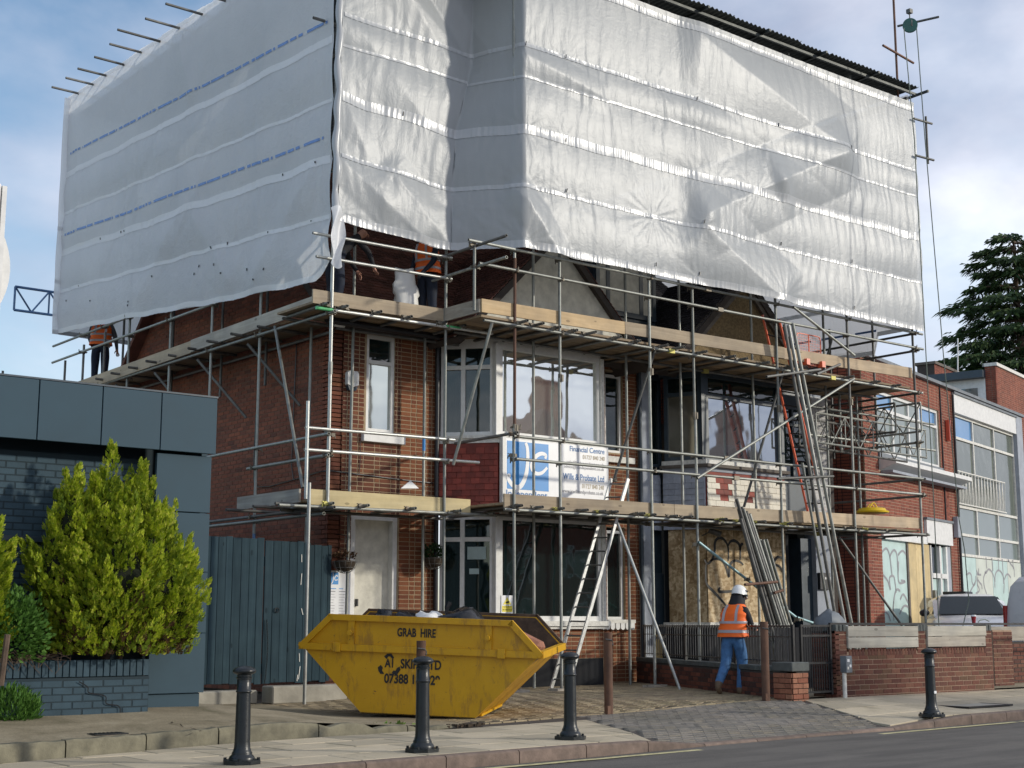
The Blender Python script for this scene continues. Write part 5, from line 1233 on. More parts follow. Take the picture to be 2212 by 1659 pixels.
# far corner return, rear sheet and right-hand sheet
def flat_sheet(name, lab, plan, u0, u1, zl, zh, seed, tape=None):
    S_ = Sheet(plan, zl, zh, [zl, lambda u: zl(u) + 1.2, lambda u: zl(u) + 2.4, lambda u: zl(u) + 3.6, zh], [], [], 1.2, seed, .7); o = thing(name, (*plan(u0, 8)[0], 7.5), lab, 'sheeting'); S_.build('sheet', u0, u1, .12, 40, 'sheet_side', o)
    for k in (1.2, 2.4): S_.band('seam_band', lambda u: zl(u) + k, u0, u1, .1, 'sheet_band', o, .012, .1)
    S_.band('seam_band', lambda u: zl(u) + .05, u0, u1, .1, 'sheet_band', o, -.012, .1)
    if tape:
        for k in tape: S_.band('printed_tape', lambda u: zl(u) + k, u0, u1, .05, 'blue_tape', o, -.012, .02, gaps=lambda u: (u * 1.05) % 1.0 < .3, pleat=0)
flat_sheet('rear_sheeting', 'plastic sheet across the back of the scaffold, showing at the far left corner', lambda u, z: ((u, 30.5 + .1 * math.sin(u)), (0, 1)), 11.55, 26.1, lambda u: 7.5, lambda u: 12.95, 31)
flat_sheet('right_sheeting', 'pale plastic sheet seen from inside beyond the upper platform at the right end', lambda u, z: ((26.12, u), (1, 0)), 18.25, 30.5, lambda u: 7.12 + (u - 18.3) * .02 if u > 19.4 else 7.55, lambda u: 12.9, 37, (.55,))
# ================================================================== LEFT: GREY CLAD BUILDING, PLANTER, GATES
GB = thing('clad_building', (7.8, 15.5, .25), 'low building faced with blue-grey panels behind the golden conifer', 'building')
MB().box((-6, 15.99, .1), (7.80, 26, 3.80)).build('core', 'dark_joint', GB)
def panel(x0, x1, z0, z1, y=15.50, name='cladding_panel', par=None):
    MB().box((x0 + .006, y - .02, z0 + .006), (x1 - .006, y + .03, z1 - .006)).build(name, 'cladding', par or GB, bevel=.003)
xs = [-1.5, -.78, -.06, .66, 1.38, 2.10, 2.83, 3.55, 4.27, 5.0, 5.72, 6.45, 7.165, 7.88]
for a, c in zip(xs[:-1], xs[1:]): panel(a, c, 3.18, 3.855, 15.36)
for z0_, z1_ in ((.42, 1.10), (1.10, 1.80), (1.80, 2.49), (2.49, 3.165)): panel(7.165, 7.87, z0_, z1_, 15.44)
MB().box((7.18, 15.46, .22), (7.83, 15.6, .42)).build('plinth', 'cladding', GB)
MB().box((7.80, 15.55, .15), (7.86, 26, 3.84)).build('side_cladding', 'cladding', GB)
MB().box((-6, 15.34, 3.855), (7.885, 26, 3.875)).build('roof_edge', 'dark_frame', GB)
brick_wall(GB, (-2.0, 15.72, .2), (1, 0, 0), 9.2, 2.9, 'grey_brick_paint', 'dark_joint', limit=110, name='painted_wall', bond='stretcher', clip=lambda x, z: x > 5 and z > 1.2, proud=.004)
MB().box((4.9, 15.66, 2.1), (6.05, 15.71, 2.16)).build('window_head', 'dark_frame', GB)
PL = thing('brick_planter', (6.0, 15.0, .2), 'low blue-grey painted brick planter under the golden conifer', 'planter')
w_ = brick_wall(PL, (3.0, 15.05, .24), (1, 0, 0), 4.01, .40, 'grey_brick_paint', 'dark_joint', limit=70, name='planter_wall', bond='stretcher', thick=.12, proud=.005)
pcs = []
for i in range(53): pcs.append((Matrix.Translation((3.04 + i * .0755, 15.043, .735)), .066, .175))
place_pieces(pcs, w_, 'coping_brick', 'grey_brick_paint', 60, .20, .004)
MB().box((3.0, 15.17, .25), (7.01, 15.9, .66)).build('planter_soil', 'soil', PL)
stroke('crack', [(3.2, .36), (3.3, .30), (3.32, .24), (3.5, .2), (3.52, .12), (3.66, .09), (3.68, .02)], .012, 'dark_void', frame((3.0, 15.028, .24), (1, 0, 0)), PL)
# timber gates
for gi, (x0, x1, z1, y, lab) in enumerate(((10.0, 11.17, 2.53, 20.0, 'left half of the blue-grey boarded gate beside the clad building'), (11.2, 12.05, 2.50, 20.04, 'right half of the blue-grey boarded gate, scratched, beside the brick house'), (12.07, 12.52, 2.47, 20.2, 'narrow dark boarded side panel between the gate and the brick corner'))):
    g = thing('board_gate', (x0, y, .3), lab, 'gate'); x = x0
    MB().box((x0, y + .03, .45), (x1, y + .07, .6)).build('cross_rail', 'gate_wood', g); MB().box((x0, y + .03, 2.1), (x1, y + .07, 2.25)).build('cross_rail', 'gate_wood', g)
    while x < x1 - .03:
        w = min(rng.uniform(.115, .15), x1 - x); MB().box((x + .003, y + rng.uniform(-.006, .004), .30 + rng.uniform(-.015, .02)), (x + w - .003, y + .028, z1 + rng.uniform(-.01, .01))).build('gate_board', 'gate_wood', g, bevel=.003); x += w
    if gi == 1:
        b = MB()
        for i in range(26):
            z = 1.25 - i * .042; c = (11.24 + .03 * math.sin(i * .15), y - .03, z); b.path([(c[0] + (.012 * math.cos(a_) if i % 2 else 0), c[1] + (0 if i % 2 else .012 * math.cos(a_)), c[2] + .026 * math.sin(a_)) for a_ in [k * math.pi / 4 for k in range(9)]], .004, 4)
        b.build('chain', 'black_iron', g)
        b = MB(); b.path([(11.42 + .035 * math.cos(a_), y - .025, 1.42 + .035 * math.sin(a_)) for a_ in [k * math.pi / 5 for k in range(11)]], .008, 6); b.build('ring_handle', 'black_iron', g)
        for (sx, sz, l) in ((11.85, 2.3, .12), (11.86, 2.0, .18), (11.87, 1.45, .10), (11.85, .75, .13), (11.87, .55, .2), (11.83, .42, .1)):
            MB().beam((sx, y - .012, sz), (sx + rng.uniform(-.03, .03), y - .012, sz - l), .012, .002, (0, 1, 0)).build('paint_scratch', 'old_white_paint', g)
for (x0, x1, y0, h) in ((10.0, 11.05, 19.88, .21), (11.16, 12.5, 19.62, .27)):
    o = MB().box((x0, y0, .0), (x1, y0 + .35, .0 + h)).build('concrete_step', 'concrete_mat', None, bevel=.02); tag(o, 'low concrete block at the foot of the left gate' if x0 < 11 else 'wider concrete block below the right gate, behind the skip', 'kerb block')
# sign at the left picture edge
ls = thing('projecting_sign', (2.9, 9.0, 3.2), 'white lozenge-shaped sign edge at the far left of the picture', 'sign')
MB().box((2.2, 8.98, 2.4), (3.03, 9.10, 4.0)).build('sign_box', 'white_paint', ls, bevel=.01)
MB().box((3.036, 8.98, 3.0), (3.066, 9.10, 3.985)).build('sign_edge', 'white_paint', ls)
b = MB(); b.prism([(2.6 + .53 * math.cos(a_), 9.02, 3.44 + .52 * math.sin(a_)) for a_ in [k * math.pi / 24 for k in range(48)]], (0, .06, 0)); b.build('sign_disc', 'white_paint', ls, smooth=30)

# ================================================================== FOLIAGE
def leafmat(name, cs, trans=.25):
    t = NT(name); r = t.rand(); g = t.noise(t.pos(), 2.2, 4, .6); c = t.ramp(r, [(i / (len(cs) - 1), x) for i, x in enumerate(cs)])
    c = t.mix(1.0, c, t.ramp(g, [(0.3, (.7, .75, .7)), (.7, (1.15, 1.12, 1.05))]), 'MULTIPLY'); t.fin(c, .65, 0, .25)
    tl = t.n('ShaderNodeBsdfTranslucent'); t.l(c, tl.inputs[0]); mx = t.n('ShaderNodeMixShader'); mx.inputs[0].default_value = trans
    t.l(t.b.outputs[0], mx.inputs[1]); t.l(tl.outputs[0], mx.inputs[2]); t.l(mx.outputs[0], t.o.inputs['Surface']); M[name] = t.m
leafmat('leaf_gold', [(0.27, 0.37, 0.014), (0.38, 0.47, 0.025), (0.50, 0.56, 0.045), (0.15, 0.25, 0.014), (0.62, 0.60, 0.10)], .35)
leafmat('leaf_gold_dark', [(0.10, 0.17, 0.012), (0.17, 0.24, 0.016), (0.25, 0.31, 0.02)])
leafmat('leaf_green', [(0.05, 0.13, 0.02), (0.09, 0.20, 0.035), (0.13, 0.26, 0.05)])
leafmat('leaf_dark', [(0.02, 0.05, 0.02), (0.04, 0.08, 0.03)])
leafmat('leaf_brown', [(0.08, 0.045, 0.025), (0.12, 0.06, 0.03), (0.05, 0.035, 0.02)])
leafmat('leaf_cedar', [(0.018, 0.045, 0.016), (0.035, 0.07, 0.02), (0.055, 0.095, 0.024), (0.015, 0.035, 0.018)], .1)
leafmat('leaf_grass', [(0.09, 0.17, 0.03), (0.15, 0.24, 0.05), (0.20, 0.24, 0.08)])
def spray(b, rr, p, d, L, n=6, wd=.014, droop=.0):
    d = d.normalized(); s = d.orthogonal().normalized(); s = Matrix.Rotation(rr.uniform(0, 6.28), 3, d) @ s; u = d.cross(s)
    for k in range(n):
        t_ = (k + .6) / n; base = p + d * (L * t_ * .8) + Vector((0, 0, -droop * t_ * t_ * L)); sg = 1 if k % 2 else -1; dirn = (d * .8 + s * sg * (.75 - .35 * t_) + u * rr.uniform(-.25, .25)).normalized(); l = L * (.62 - .32 * t_)
        if k == n - 1: dirn = d; l = L * .4
        w = dirn.cross(u).normalized() * wd * (1.1 - .4 * t_) * rr.uniform(.8, 1.2); tip = base + dirn * l; mid = base + dirn * l * .45
        b.add([base, mid + w, tip, mid - w], [(0, 1, 2, 3)])
def conifer(name, lab, cat, lobes, n, L, mats, seed, inner=.35, up=.75, core=True, low=None, wd=.014):
    """lobes: (centre, radii) flame-shaped masses"""
    rr = random.Random(seed); o = thing(name, lobes[0][0], lab, cat); bs = [MB() for _ in mats]
    tot = sum(r[0] * r[2] for c, r in lobes); npl = n // 46
    for c, r in lobes:
        c = Vector(c)
        for i in range(int(npl * r[0] * r[2] / tot) + 1):
            th = rr.uniform(0, 6.28); ph = math.acos(rr.uniform(-.95, 1)); q = Vector((math.sin(ph) * math.cos(th), math.sin(ph) * math.sin(th), math.cos(ph)))
            taper = 1 - .45 * max(0, q.z) ** 1.3; k = rr.uniform(.72, 1.06)
            tip = c + Vector((q.x * r[0] * taper, q.y * r[1] * taper, q.z * r[2])) * k
            ax = (Vector((q.x, q.y, q.z * .4)) * (1 - up * .72) + Vector((0, 0, up)) + Vector((rr.uniform(-.22, .22), rr.uniform(-.22, .22), 0))).normalized(); Lp = rr.uniform(.30, .54) * (1.25 if q.z > .75 else 1)
            base = tip - ax * Lp * .75; s1 = ax.orthogonal().normalized(); s2 = ax.cross(s1)
            low_ = q.z < -.62 and len(mats) > 2
            for j in range(46):
                t_ = rr.random() ** .8; a_ = rr.uniform(0, 6.28); rad = .125 * (1 - t_) ** 1.0 * rr.random() ** .5 * (Lp / .34); p = base + ax * Lp * t_ + (s1 * math.cos(a_) + s2 * math.sin(a_)) * rad
                if low and p.z < low: continue
                d = ax * 1.0 + (s1 * math.cos(a_) + s2 * math.sin(a_)) * (.55 - .40 * t_) + Vector((0, 0, .10))
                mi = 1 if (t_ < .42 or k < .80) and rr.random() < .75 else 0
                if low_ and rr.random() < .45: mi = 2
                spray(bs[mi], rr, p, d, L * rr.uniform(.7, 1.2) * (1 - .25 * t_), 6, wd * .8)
    for b, m_ in zip(bs, mats):
        if b.v: f_ = b.build('foliage', m_, o, fix=False); f_['kind'] = 'stuff'
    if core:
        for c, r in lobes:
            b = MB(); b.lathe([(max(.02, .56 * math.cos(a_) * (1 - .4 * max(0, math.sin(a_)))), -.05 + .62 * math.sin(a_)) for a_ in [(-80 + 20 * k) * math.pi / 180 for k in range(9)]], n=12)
            b.v = [(c[0] + v[0] * r[0], c[1] + v[1] * r[1], c[2] + v[2] * r[2]) for v in b.v]; b.build('inner_mass', 'shade_core', o, smooth=60)
    c = lobes[0][0]; b = MB(); b.path([(c[0], c[1] + .22, .55), (c[0] + .02, c[1] + .2, c[2] - .2), (c[0], c[1], c[2] + .3)], .05, 7); b.path([(c[0] + .1, c[1] + .22, .55), (c[0] + .3, c[1] + .1, c[2])], .03, 6); b.build('trunk', 'trunk_mat', o)
    return o
plain('shade_core', (0.006, 0.009, 0.003), 1.0, var=.4)  # near-black core paints the shade deep inside the bush
YC = 15.10
def lb_(l): return [((c[0] * 1.038, YC + (c[1] - YC), (c[2] - 1.2) * 1.038 + 1.2), tuple(v * 1.038 for v in r)) for c, r in l]
conifer('golden_conifer', 'large golden-green conifer bush with three pointed tops, standing in the grey planter', 'conifer',
        lb_([((6.36, YC, 1.46), (.88, .55, .76)), ((6.05, YC, 1.70), (.56, .48, .72)), ((5.86, YC + .05, 2.15), (.26, .26, .70)), ((6.22, YC, 2.20), (.28, .28, .76)), ((6.55, YC, 2.20), (.27, .28, .70)), ((6.25, YC, 1.95), (.62, .4, .55)), ((6.74, YC - .12, 1.75), (.50, .40, .66)), ((5.72, YC + .05, 1.85), (.34, .3, .5)), ((6.3, YC - .3, 1.75), (.5, .3, .6)), ((6.95, YC - .15, 1.45), (.30, .3, .5)), ((6.6, YC - .25, 2.0), (.22, .22, .42))]), 28000, .10, ['leaf_gold', 'leaf_gold_dark', 'leaf_brown'], 5, low=.86)
conifer('golden_conifer_left', 'part of a second golden conifer at the left picture edge', 'conifer', lb_([((4.82, YC - .1, 1.7), (.36, .4, .72)), ((4.8, YC, 1.2), (.45, .4, .5))]), 5200, .11, ['leaf_gold', 'leaf_gold_dark'], 8, low=.8)
bpy.data.objects['golden_conifer_left'].name = 'golden_conifer.001'
def leafy(name, lab, cat, c, r, n, leaf, mat, seed, up=.3, low=None, blade=False):
    rr = random.Random(seed); b = MB(); c = Vector(c)
    for i in range(n):
        th = rr.uniform(0, 6.28); ph = math.acos(rr.uniform(-.7, 1)); q = Vector((math.sin(ph) * math.cos(th), math.sin(ph) * math.sin(th), math.cos(ph))); k = rr.uniform(.55, 1) * (1 + .25 * NZ.noise(q * 3 + Vector((seed, 0, 0))))
        p = c + Vector((q.x * r[0], q.y * r[1], q.z * r[2])) * k
        if low and p.z < low: p.z = low + rr.random() * .03
        d = (q * (1 - up) + Vector((rr.uniform(-.5, .5), rr.uniform(-.5, .5), up + rr.uniform(-.2, .4)))).normalized(); s_ = d.orthogonal().normalized(); s_ = Matrix.Rotation(rr.uniform(0, 6.28), 3, d) @ s_; l = leaf * rr.uniform(.6, 1.3); w = l * (.10 if blade else .32); e_ = d.cross(s_) * l * .1
        b.add([p, p + d * l * .5 + s_ * w + e_, p + d * l, p + d * l * .5 - s_ * w + e_], [(0, 1, 2, 3)])
    return b
o = thing('green_shrub', (5.2, 14.6, .7), 'small-leaved green shrub left of the large golden conifer', 'shrub')
f_ = leafy('', '', '', (5.38, 14.98, 1.12), (.42, .35, .45), 2600, .055, '', 3, low=.82).build('foliage', 'leaf_green', o, fix=False); f_['kind'] = 'stuff'
MB().path([(5.2, 14.55, .6), (5.22, 14.5, 1.1)], .03, 6).build('stem', 'trunk_mat', o)
o = thing('dry_shrub', (5.3, 14.9, .7), 'bare brown twigs trailing over the planter coping', 'shrub'); b = MB(); rr = random.Random(2)
for i in range(90):
    x = rr.uniform(4.7, 5.9); p = Vector((x, 15.02, .84)); q = p + Vector((rr.uniform(-.2, .2), -.06, rr.uniform(-.02, .1))); b.path([p, q, q + Vector((rr.uniform(-.15, .15), -.02, -rr.uniform(.03, .16)))], .0035, 4)
b.build('twigs', 'trunk_mat', o)['kind'] = 'stuff'
q = onZ(38, 1553, .25)
o = thing('rosemary_bush', (q.x, q.y, .2), 'small grey-green bush on the concrete at the lower left edge', 'bush')
f_ = leafy('', '', '', (q.x - .03, q.y + .15, .30), (.30, .25, .26), 2300, .085, '', 9, up=.55, low=.2, blade=True).build('foliage', 'leaf_green', o, fix=False); f_['kind'] = 'stuff'
for (px, py, n_, lab) in ((148, 1625, 120, 'low weed clump at the foot of the left kerb, nearest the picture edge'), (205, 1613, 130, 'broader weed clump growing from the left kerb joint'), (238, 1608, 110, 'upright grass tuft at the left kerb, right of the weeds'), (5, 1600, 90, 'green tuft on the kerb at the bottom left corner'), (845, 1568, 50, 'tiny green weed at the broken kerb end in front of the skip')):
    q = onZ(px, py, .03); b = MB(); rr = random.Random(px)
    for i in range(n_):
        p = Vector((q.x + rr.gauss(0, .10), q.y + rr.gauss(0, .025), .0)); d = Vector((rr.gauss(0, .6), rr.gauss(0, .6), 1)).normalized(); l = rr.uniform(.03, .11); s_ = d.cross(Vector((rr.random(), rr.random(), 0))).normalized() * l * (.12 if px in (238, 148) else .3); b.add([p, p + d * l * .5 + s_, p + d * l + Vector((d.x, d.y, 0)) * .02, p + d * l * .5 - s_], [(0, 1, 2, 3)])
    stuff(b.build('weeds', 'leaf_grass', None, fix=False), lab, 'weeds')
# cedar behind the right-hand buildings
tr = onY(2196, 640, 44); gz = .0
ce = thing('cedar_tree', (tr.x, tr.y, 0), 'dark spreading cedar rising behind the far right rooftops', 'tree')
b = MB(); topz = tr.z + 3.3; b.path([(tr.x, tr.y, 0), (tr.x + .3, tr.y, tr.z * .5), (tr.x, tr.y, topz)], lambda t_: .55 * (1 - t_) + .06, 8)
rr = random.Random(4); leaf = MB()
for i in range(104):
    t_ = i / 103; z = 6.5 + (topz - 6.5) * t_ + rr.uniform(-.2, .2); th = i * 2.4 + rr.uniform(-.4, .4); Lb = (7.8 * (1 - t_) ** .8 + 1.7) * rr.uniform(.7, 1.08); a = Vector((math.cos(th), math.sin(th), 0)); pts = []
    for k in range(7):
        s_ = k / 6; pts.append(Vector((tr.x, tr.y, z)) + a * Lb * s_ + Vector((0, 0, Lb * (.22 * s_ - .30 * s_ * s_))))
    b.path(pts, lambda q_: .10 * (1 - q_) + .015, 5)
    for k in range(int(60 * Lb / 4)):
        s_ = rr.uniform(.15, 1.0); j = min(5, int(s_ * 6)); p = pts[j].lerp(pts[j + 1], s_ * 6 - j); side = a.cross(Vector((0, 0, 1))) * rr.choice((-1, 1)); wdt = Lb * .30 * (1 - s_ * .55) * rr.random(); p = p + side * wdt + Vector((0, 0, rr.uniform(-.06, .14) - wdt * .12))
        for m_ in range(5):
            d = (a * .9 + side * rr.uniform(.1, 1) + Vector((rr.uniform(-.5, .5), rr.uniform(-.5, .5), rr.uniform(-.65, .05)))).normalized(); l = rr.uniform(.3, .7); w = d.orthogonal().normalized() * .075; p2 = p + Vector((rr.uniform(-.25, .25), rr.uniform(-.25, .25), rr.uniform(-.1, .1))); leaf.add([p2, p2 + d * l * .5 + w, p2 + d * l + Vector((0, 0, -.10)), p2 + d * l * .5 - w], [(0, 1, 2, 3)])
b.build('trunk', 'trunk_mat', ce, smooth=50); leaf.build('crown', 'leaf_cedar', ce, fix=False)['kind'] = 'stuff'
# ================================================================== RIGHT-HAND BUILDINGS
P0 = Vector((27.1, 20.6, 0)); AR = R(15.6); UR = Vector((math.cos(AR), math.sin(AR), 0)); NR = Vector((-math.sin(AR), math.cos(AR), 0))
def Q(u, z, off=0.0): v = P0 + UR * u + NR * off; return Vector((v.x, v.y, z))
def onP(px, py, off=0.0):
    d = ray(px, py); c = P0 + NR * off; t_ = (c.x * NR.x + c.y * NR.y) / (d.x * NR.x + d.y * NR.y); p = d * t_; v = Vector((p.x, p.y, 0)) - c
    return v.dot(UR), CZ + p.z
RB = thing('brick_office', tuple(Q(0, .1)), 'two-storey brick building with white canopy and large gridded windows, right of the scaffold', 'building')
RF = frame(Q(0, 0), UR)
def rbox(u0, u1, z0, z1, y0, y1, name, mat, par=None, bevel=0): return MB().box((u0, y0, z0), (u1, y1, z1), RF).build(name, mat, par or RB, bevel=bevel)
rbox(0, 12.6, .1, 7.4, .36, 8, 'core', 'dark_void')
SU = -NR
w_ = brick_wall(RB, Q(0, .1, 8.0), SU, 8.0, 7.3, 'brick_far', 'mortar_dark', limit=40, name='side_wall', thick=.2, clip=lambda x, z: x > 2.0)  # darker mortar than the front, shade of this side put into colour
brick_wall(RB, Q(0, .1), UR, .86, 7.3, 'brick_far', 'mortar_pink', limit=50, name='front_wall', thick=.3)
brick_wall(RB, Q(.86, 3.34), UR, 4.9, 1.46, 'brick_far', 'mortar_pink', limit=80, name='front_wall', thick=.3, holes=[(2.9, -.1, 4.84, .47)])
brick_wall(RB, Q(.86, 6.74), UR, 4.4, .68, 'brick_far', 'mortar_pink', limit=40, name='front_wall', thick=.3)
brick_wall(RB, Q(5.26, 3.8), UR, 1.1, 3.62, 'brick_far', 'mortar_pink', limit=60, name='front_wall', thick=.34)
brick_wall(RB, Q(5.72, .1), UR, .62, 3.7, 'brick_far', 'mortar_pink', limit=60, name='front_wall', thick=.34)
rbox(-.05, 12.7, 7.42, 7.50, -.12, 8, 'roof_edge', 'lead')
rbox(5.36, 5.42, 3.8, 7.4, -.03, .0, 'expansion_joint', 'dark_void')
window(RB, Q(.95, 5.22, .04), UR, 4.3, 1.52, 'white_paint', (1.1, 2.2, 2.95), (1.08,), fw=.075, pane=lambda i, j: 'glass_pale' if j == 0 else ('glass_blue' if i in (0, 3) else 'glass_pale'), room=None)
rbox(.86, 5.3, 5.10, 5.22, -.05, .2, 'window_sill', 'lead')
b = MB(); b.prism([RF @ Vector(v) for v in ((.9, 0, 4.80), (.9, -.42, 4.95), (.9, -.42, 5.05), (.9, 0, 5.10))], UR * 5.5); b.build('canopy', 'white_paint', RB)
rbox(1.0, 6.35, 4.74, 4.80, -.3, 0, 'canopy_soffit', 'grey_render')
rbox(.86, 3.8, 3.18, 3.36, -.06, .05, 'fascia', 'white_paint'); rbox(3.78, 5.70, 3.22, 3.80, -.07, .06, 'fascia', 'white_paint'); rbox(3.74, 5.74, 3.80, 3.86, -.10, .06, 'fascia_cap', 'lead')
rbox(.88, 2.58, .1, 3.18, .05, .09, 'boarding', 'pale_panel'); rbox(2.55, 2.66, .1, 3.18, .02, .1, 'post', 'beam_wood')
for k in range(3): rbox(2.68 + k * .5, 3.16 + k * .5, .1, 3.18, .03 + .003 * k, .06, 'boarding', 'ply')
dr = rbox(4.22, 4.28, .1, 3.18, .02, .12, 'door_frame', 'white_paint'); 
for (a_, c_) in ((4.82, 4.94), (5.30, 5.42)): rbox(a_, c_, .1, 3.18, .0, .12, 'door_frame', 'white_paint')
rbox(4.28, 5.30, 2.36, 2.48, .0, .12, 'door_frame', 'white_paint'); rbox(4.28, 4.82, 2.48, 3.14, .08, .1, 'pane', 'glass_dark'); rbox(4.94, 5.30, .1, 3.16, .08, .1, 'pane', 'pale_panel'); rbox(4.32, 4.80, .15, 2.34, .07, .1, 'door', 'pale_panel'); rbox(5.42, 5.70, .1, 3.2, .02, .14, 'render_reveal', 'grey_render')
rbox(4.22, 4.34, 1.75, 2.05, -.05, .02, 'letter_box', 'galv')
RG = frame(Q(0, 0, .044), UR)
def ga(zx, zy, sx, ox, oy): return onP(ox + zx * sx, oy + zy * sx, .05)
for s_ in [((745, 340), (770, 320), (790, 360), (800, 440), (805, 480)), ((790, 370), (815, 330), (835, 360), (842, 470)), ((842, 360), (870, 335), (900, 380), (920, 470), (930, 560), (905, 660)), ((845, 400), (842, 480), (850, 530), (885, 522), (860, 515)), ((750, 480), (780, 520), (795, 570), (790, 500), (815, 490), (825, 540), (830, 590)),
           ((810, 700), (820, 610), (835, 570), (855, 580)), ((855, 630), (875, 600), (905, 655)), ((815, 640), (812, 700), (815, 760)), ((745, 690), (780, 720), (795, 762)), ((850, 720), (880, 670), (912, 690), (920, 760))]:
    stroke('graffiti', [ga(x_, y_, .3542, 1641.6, 1071.4) for x_, y_ in s_], .055, 'grey_print', RG, RB, y=0)
# glazed bay
rbox(6.36, 12.05, 6.84, 7.38, -.05, .1, 'parapet_band', 'white_paint'); rbox(6.36, 12.05, 7.34, 7.40, -.09, .1, 'band_cap', 'lead')
hz = [3.0, 3.58, 4.33, 6.19]
win = window(RB, Q(6.40, 3.0, .05), UR, 5.6, 3.84, 'old_white_paint', (1.80, 3.70), (.58, 1.33, 3.19), fw=.07, depth=.08, pane=lambda i, j: 'glass_blue' if (i == 0 and j == 3) else ('glass_misty' if j > 1 else 'glass_pale'), room=None)
RGG = frame(Q(6.4, 4.40, .02), UR); b = MB()
for i in range(15):
    x = .25 + i * .27; b.beam(RGG @ Vector((x, -.02, 0)), RGG @ Vector((x, -.02, .85)), .022, .02); b.beam(RGG @ Vector((x, -.02, .85)), RGG @ Vector((x + .14, -.02, 0)), .014, .014); b.beam(RGG @ Vector((x + .14, -.02, 0)), RGG @ Vector((x + .27, -.02, .85)), .014, .014)
b.beam(RGG @ Vector((.1, -.02, .87)), RGG @ Vector((4.3, -.02, .87)), .03, .03); b.beam(RGG @ Vector((.1, -.02, 0)), RGG @ Vector((4.3, -.02, 0)), .03, .03); b.build('balustrade', 'old_white_paint', RB)
for k in range(4): rbox(6.42 + k * 1.41, 7.81 + k * 1.41, .1, 2.98, .04, .08, 'boarding', ('pale_panel', 'pale_panel2', 'pale_panel', 'pale_panel2')[k])
RG2 = frame(Q(0, 0, .036), UR)
sx_, ox_, oy_ = .8641 / 7.539, 2280 * .8641, 1380 * .8641
for s_ in [((1020, 440), (1035, 350)), ((1020, 440), (1080, 395), (1120, 450), (1130, 560), (1160, 620), (1200, 540), (1200, 450)), ((1085, 780), (1130, 680), (1190, 590)), ((1210, 340), (1250, 420), (1250, 310)), ((1215, 420), (1300, 430)), ((1240, 520), (1270, 570), (1310, 620), (1320, 700)), ((1240, 470), (1230, 600), (1265, 690), (1260, 740), (1200, 780)),
           ((1370, 380), (1400, 390), (1440, 325), (1500, 370), (1550, 500), (1562, 670)), ((1405, 790), (1360, 640), (1350, 480), (1400, 350)), ((1562, 560), (1570, 420), (1620, 345), (1680, 380), (1720, 480), (1735, 600), (1728, 780)), ((1740, 520), (1770, 440), (1810, 420), (1860, 480)),
           ((1395, 100), (1400, 240), (1412, 310)), ((1505, 110), (1525, 360)), ((1625, 125), (1635, 340)), ((1700, 130), (1710, 300), (1725, 600)), ((1810, 140), (1870, 240), (1920, 310), (1925, 470)), ((1900, 150), (1905, 320))]:
    stroke('graffiti', [onP(ox_ + x_ * sx_, oy_ + y_ * sx_, .04) for x_, y_ in s_], .055, 'grey_print', RG2, RB, y=0)
rbox(12.0, 12.6, .1, 7.4, -.06, .2, 'render_pier', 'grey_render')
rbox(5.95, 6.15, 3.45, 4.0, -.14, -.01, 'wall_box', 'grey_render', bevel=.01)
a_ = rbox(5.72, 5.86, 6.0, 6.55, -.12, -.01, 'alarm_box', 'red_paint', bevel=.01)
MB().path([Q(6.28, z, -.06) for z in (7.3, 5.0, 3.9, 2.5, .3)], .035, 8).build('downpipe', 'black_plastic', RB, smooth=40)
# block behind, on the flat roof
FB = thing('rear_block', tuple(Q(8, 7.5, 5)), 'white rendered rooftop block with dark flat roof, behind the office parapet', 'building')
def Bk(px, py, off): u, z = onP(px, py, off); return Q(u, z, off)
def pbox(px0, py0, px1, py1, off, dep, name, mat, par, zlow=None):
    u0, z1 = onP(px0, py0, off); u1, z0_ = onP(px1, py1, off); z1b = z1
    return MB().box((u0, off, zlow if zlow is not None else z0_), (u1, off + dep, z1), RF).build(name, mat, par)
def onU(px, py, u):
    d = ray(px, py); c = P0 + UR * u; t_ = (c.x * UR.x + c.y * UR.y) / (d.x * UR.x + d.y * UR.y); p = d * t_; v = Vector((p.x, p.y, 0)) - P0
    return v.dot(NR), CZ + p.z
UB = onP(2150, 790, 3.0)[0]; o1, zw = onU(2128, 817, UB); o2, _z = onU(2035, 840, UB); zw2 = onU(2128, 801, UB)[1]
MB().box((UB - .02, o1, 7.0), (UB + 1.5, o2, zw), RF).build('block_wall', 'white_paint', FB); MB().box((UB - .35, o1 - .02, zw + .002), (UB + 1.5, o2 + .6, zw2), RF).build('flat_roof', 'dark_frame', FB)
oa, za = onU(2112, 838, UB); ob, zb_ = onU(2078, 868, UB); MB().box((UB - .04, oa, 7.2), (UB - .01, ob, za), RF).build('window', 'glass_dark', FB)
TBk = thing('far_brick_building', tuple(Q(12, 6, 3)), 'taller red brick building with stone coping at the right picture edge', 'building')
u0, zt = onP(2150, 790, 3.0)
wf = brick_wall(TBk, Q(u0, .2, 3.0), UR, 14, zt - .2, 'brick_far', 'mortar_pink', limit=160, name='front_wall', thick=.3, clip=lambda x, z: z > 5 or x > 3)
brick_wall(TBk, Q(u0, 6.0, o1), SU, o1 - 3.0, zt - 6.0, 'brick_far', 'mortar_dark', limit=60, name='side_wall', thick=.2)
MB().box((u0 - .05, 2.93, zt), (u0 + 14, 3.45, zt + .12), RF).build('coping', 'old_white_paint', TBk); MB().box((u0 - .05, 3.46, zt), (u0 + .4, o1, zt + .12), RF).build('coping', 'lead', TBk)
CH = thing('chimney', tuple(Q(5, 8, 9)), 'squat brick chimney stack on the rear roofs, left of the cedar', 'chimney')
u0, z1_ = onP(2018, 786, 9.0); u1, z0_ = onP(2070, 812, 9.0)
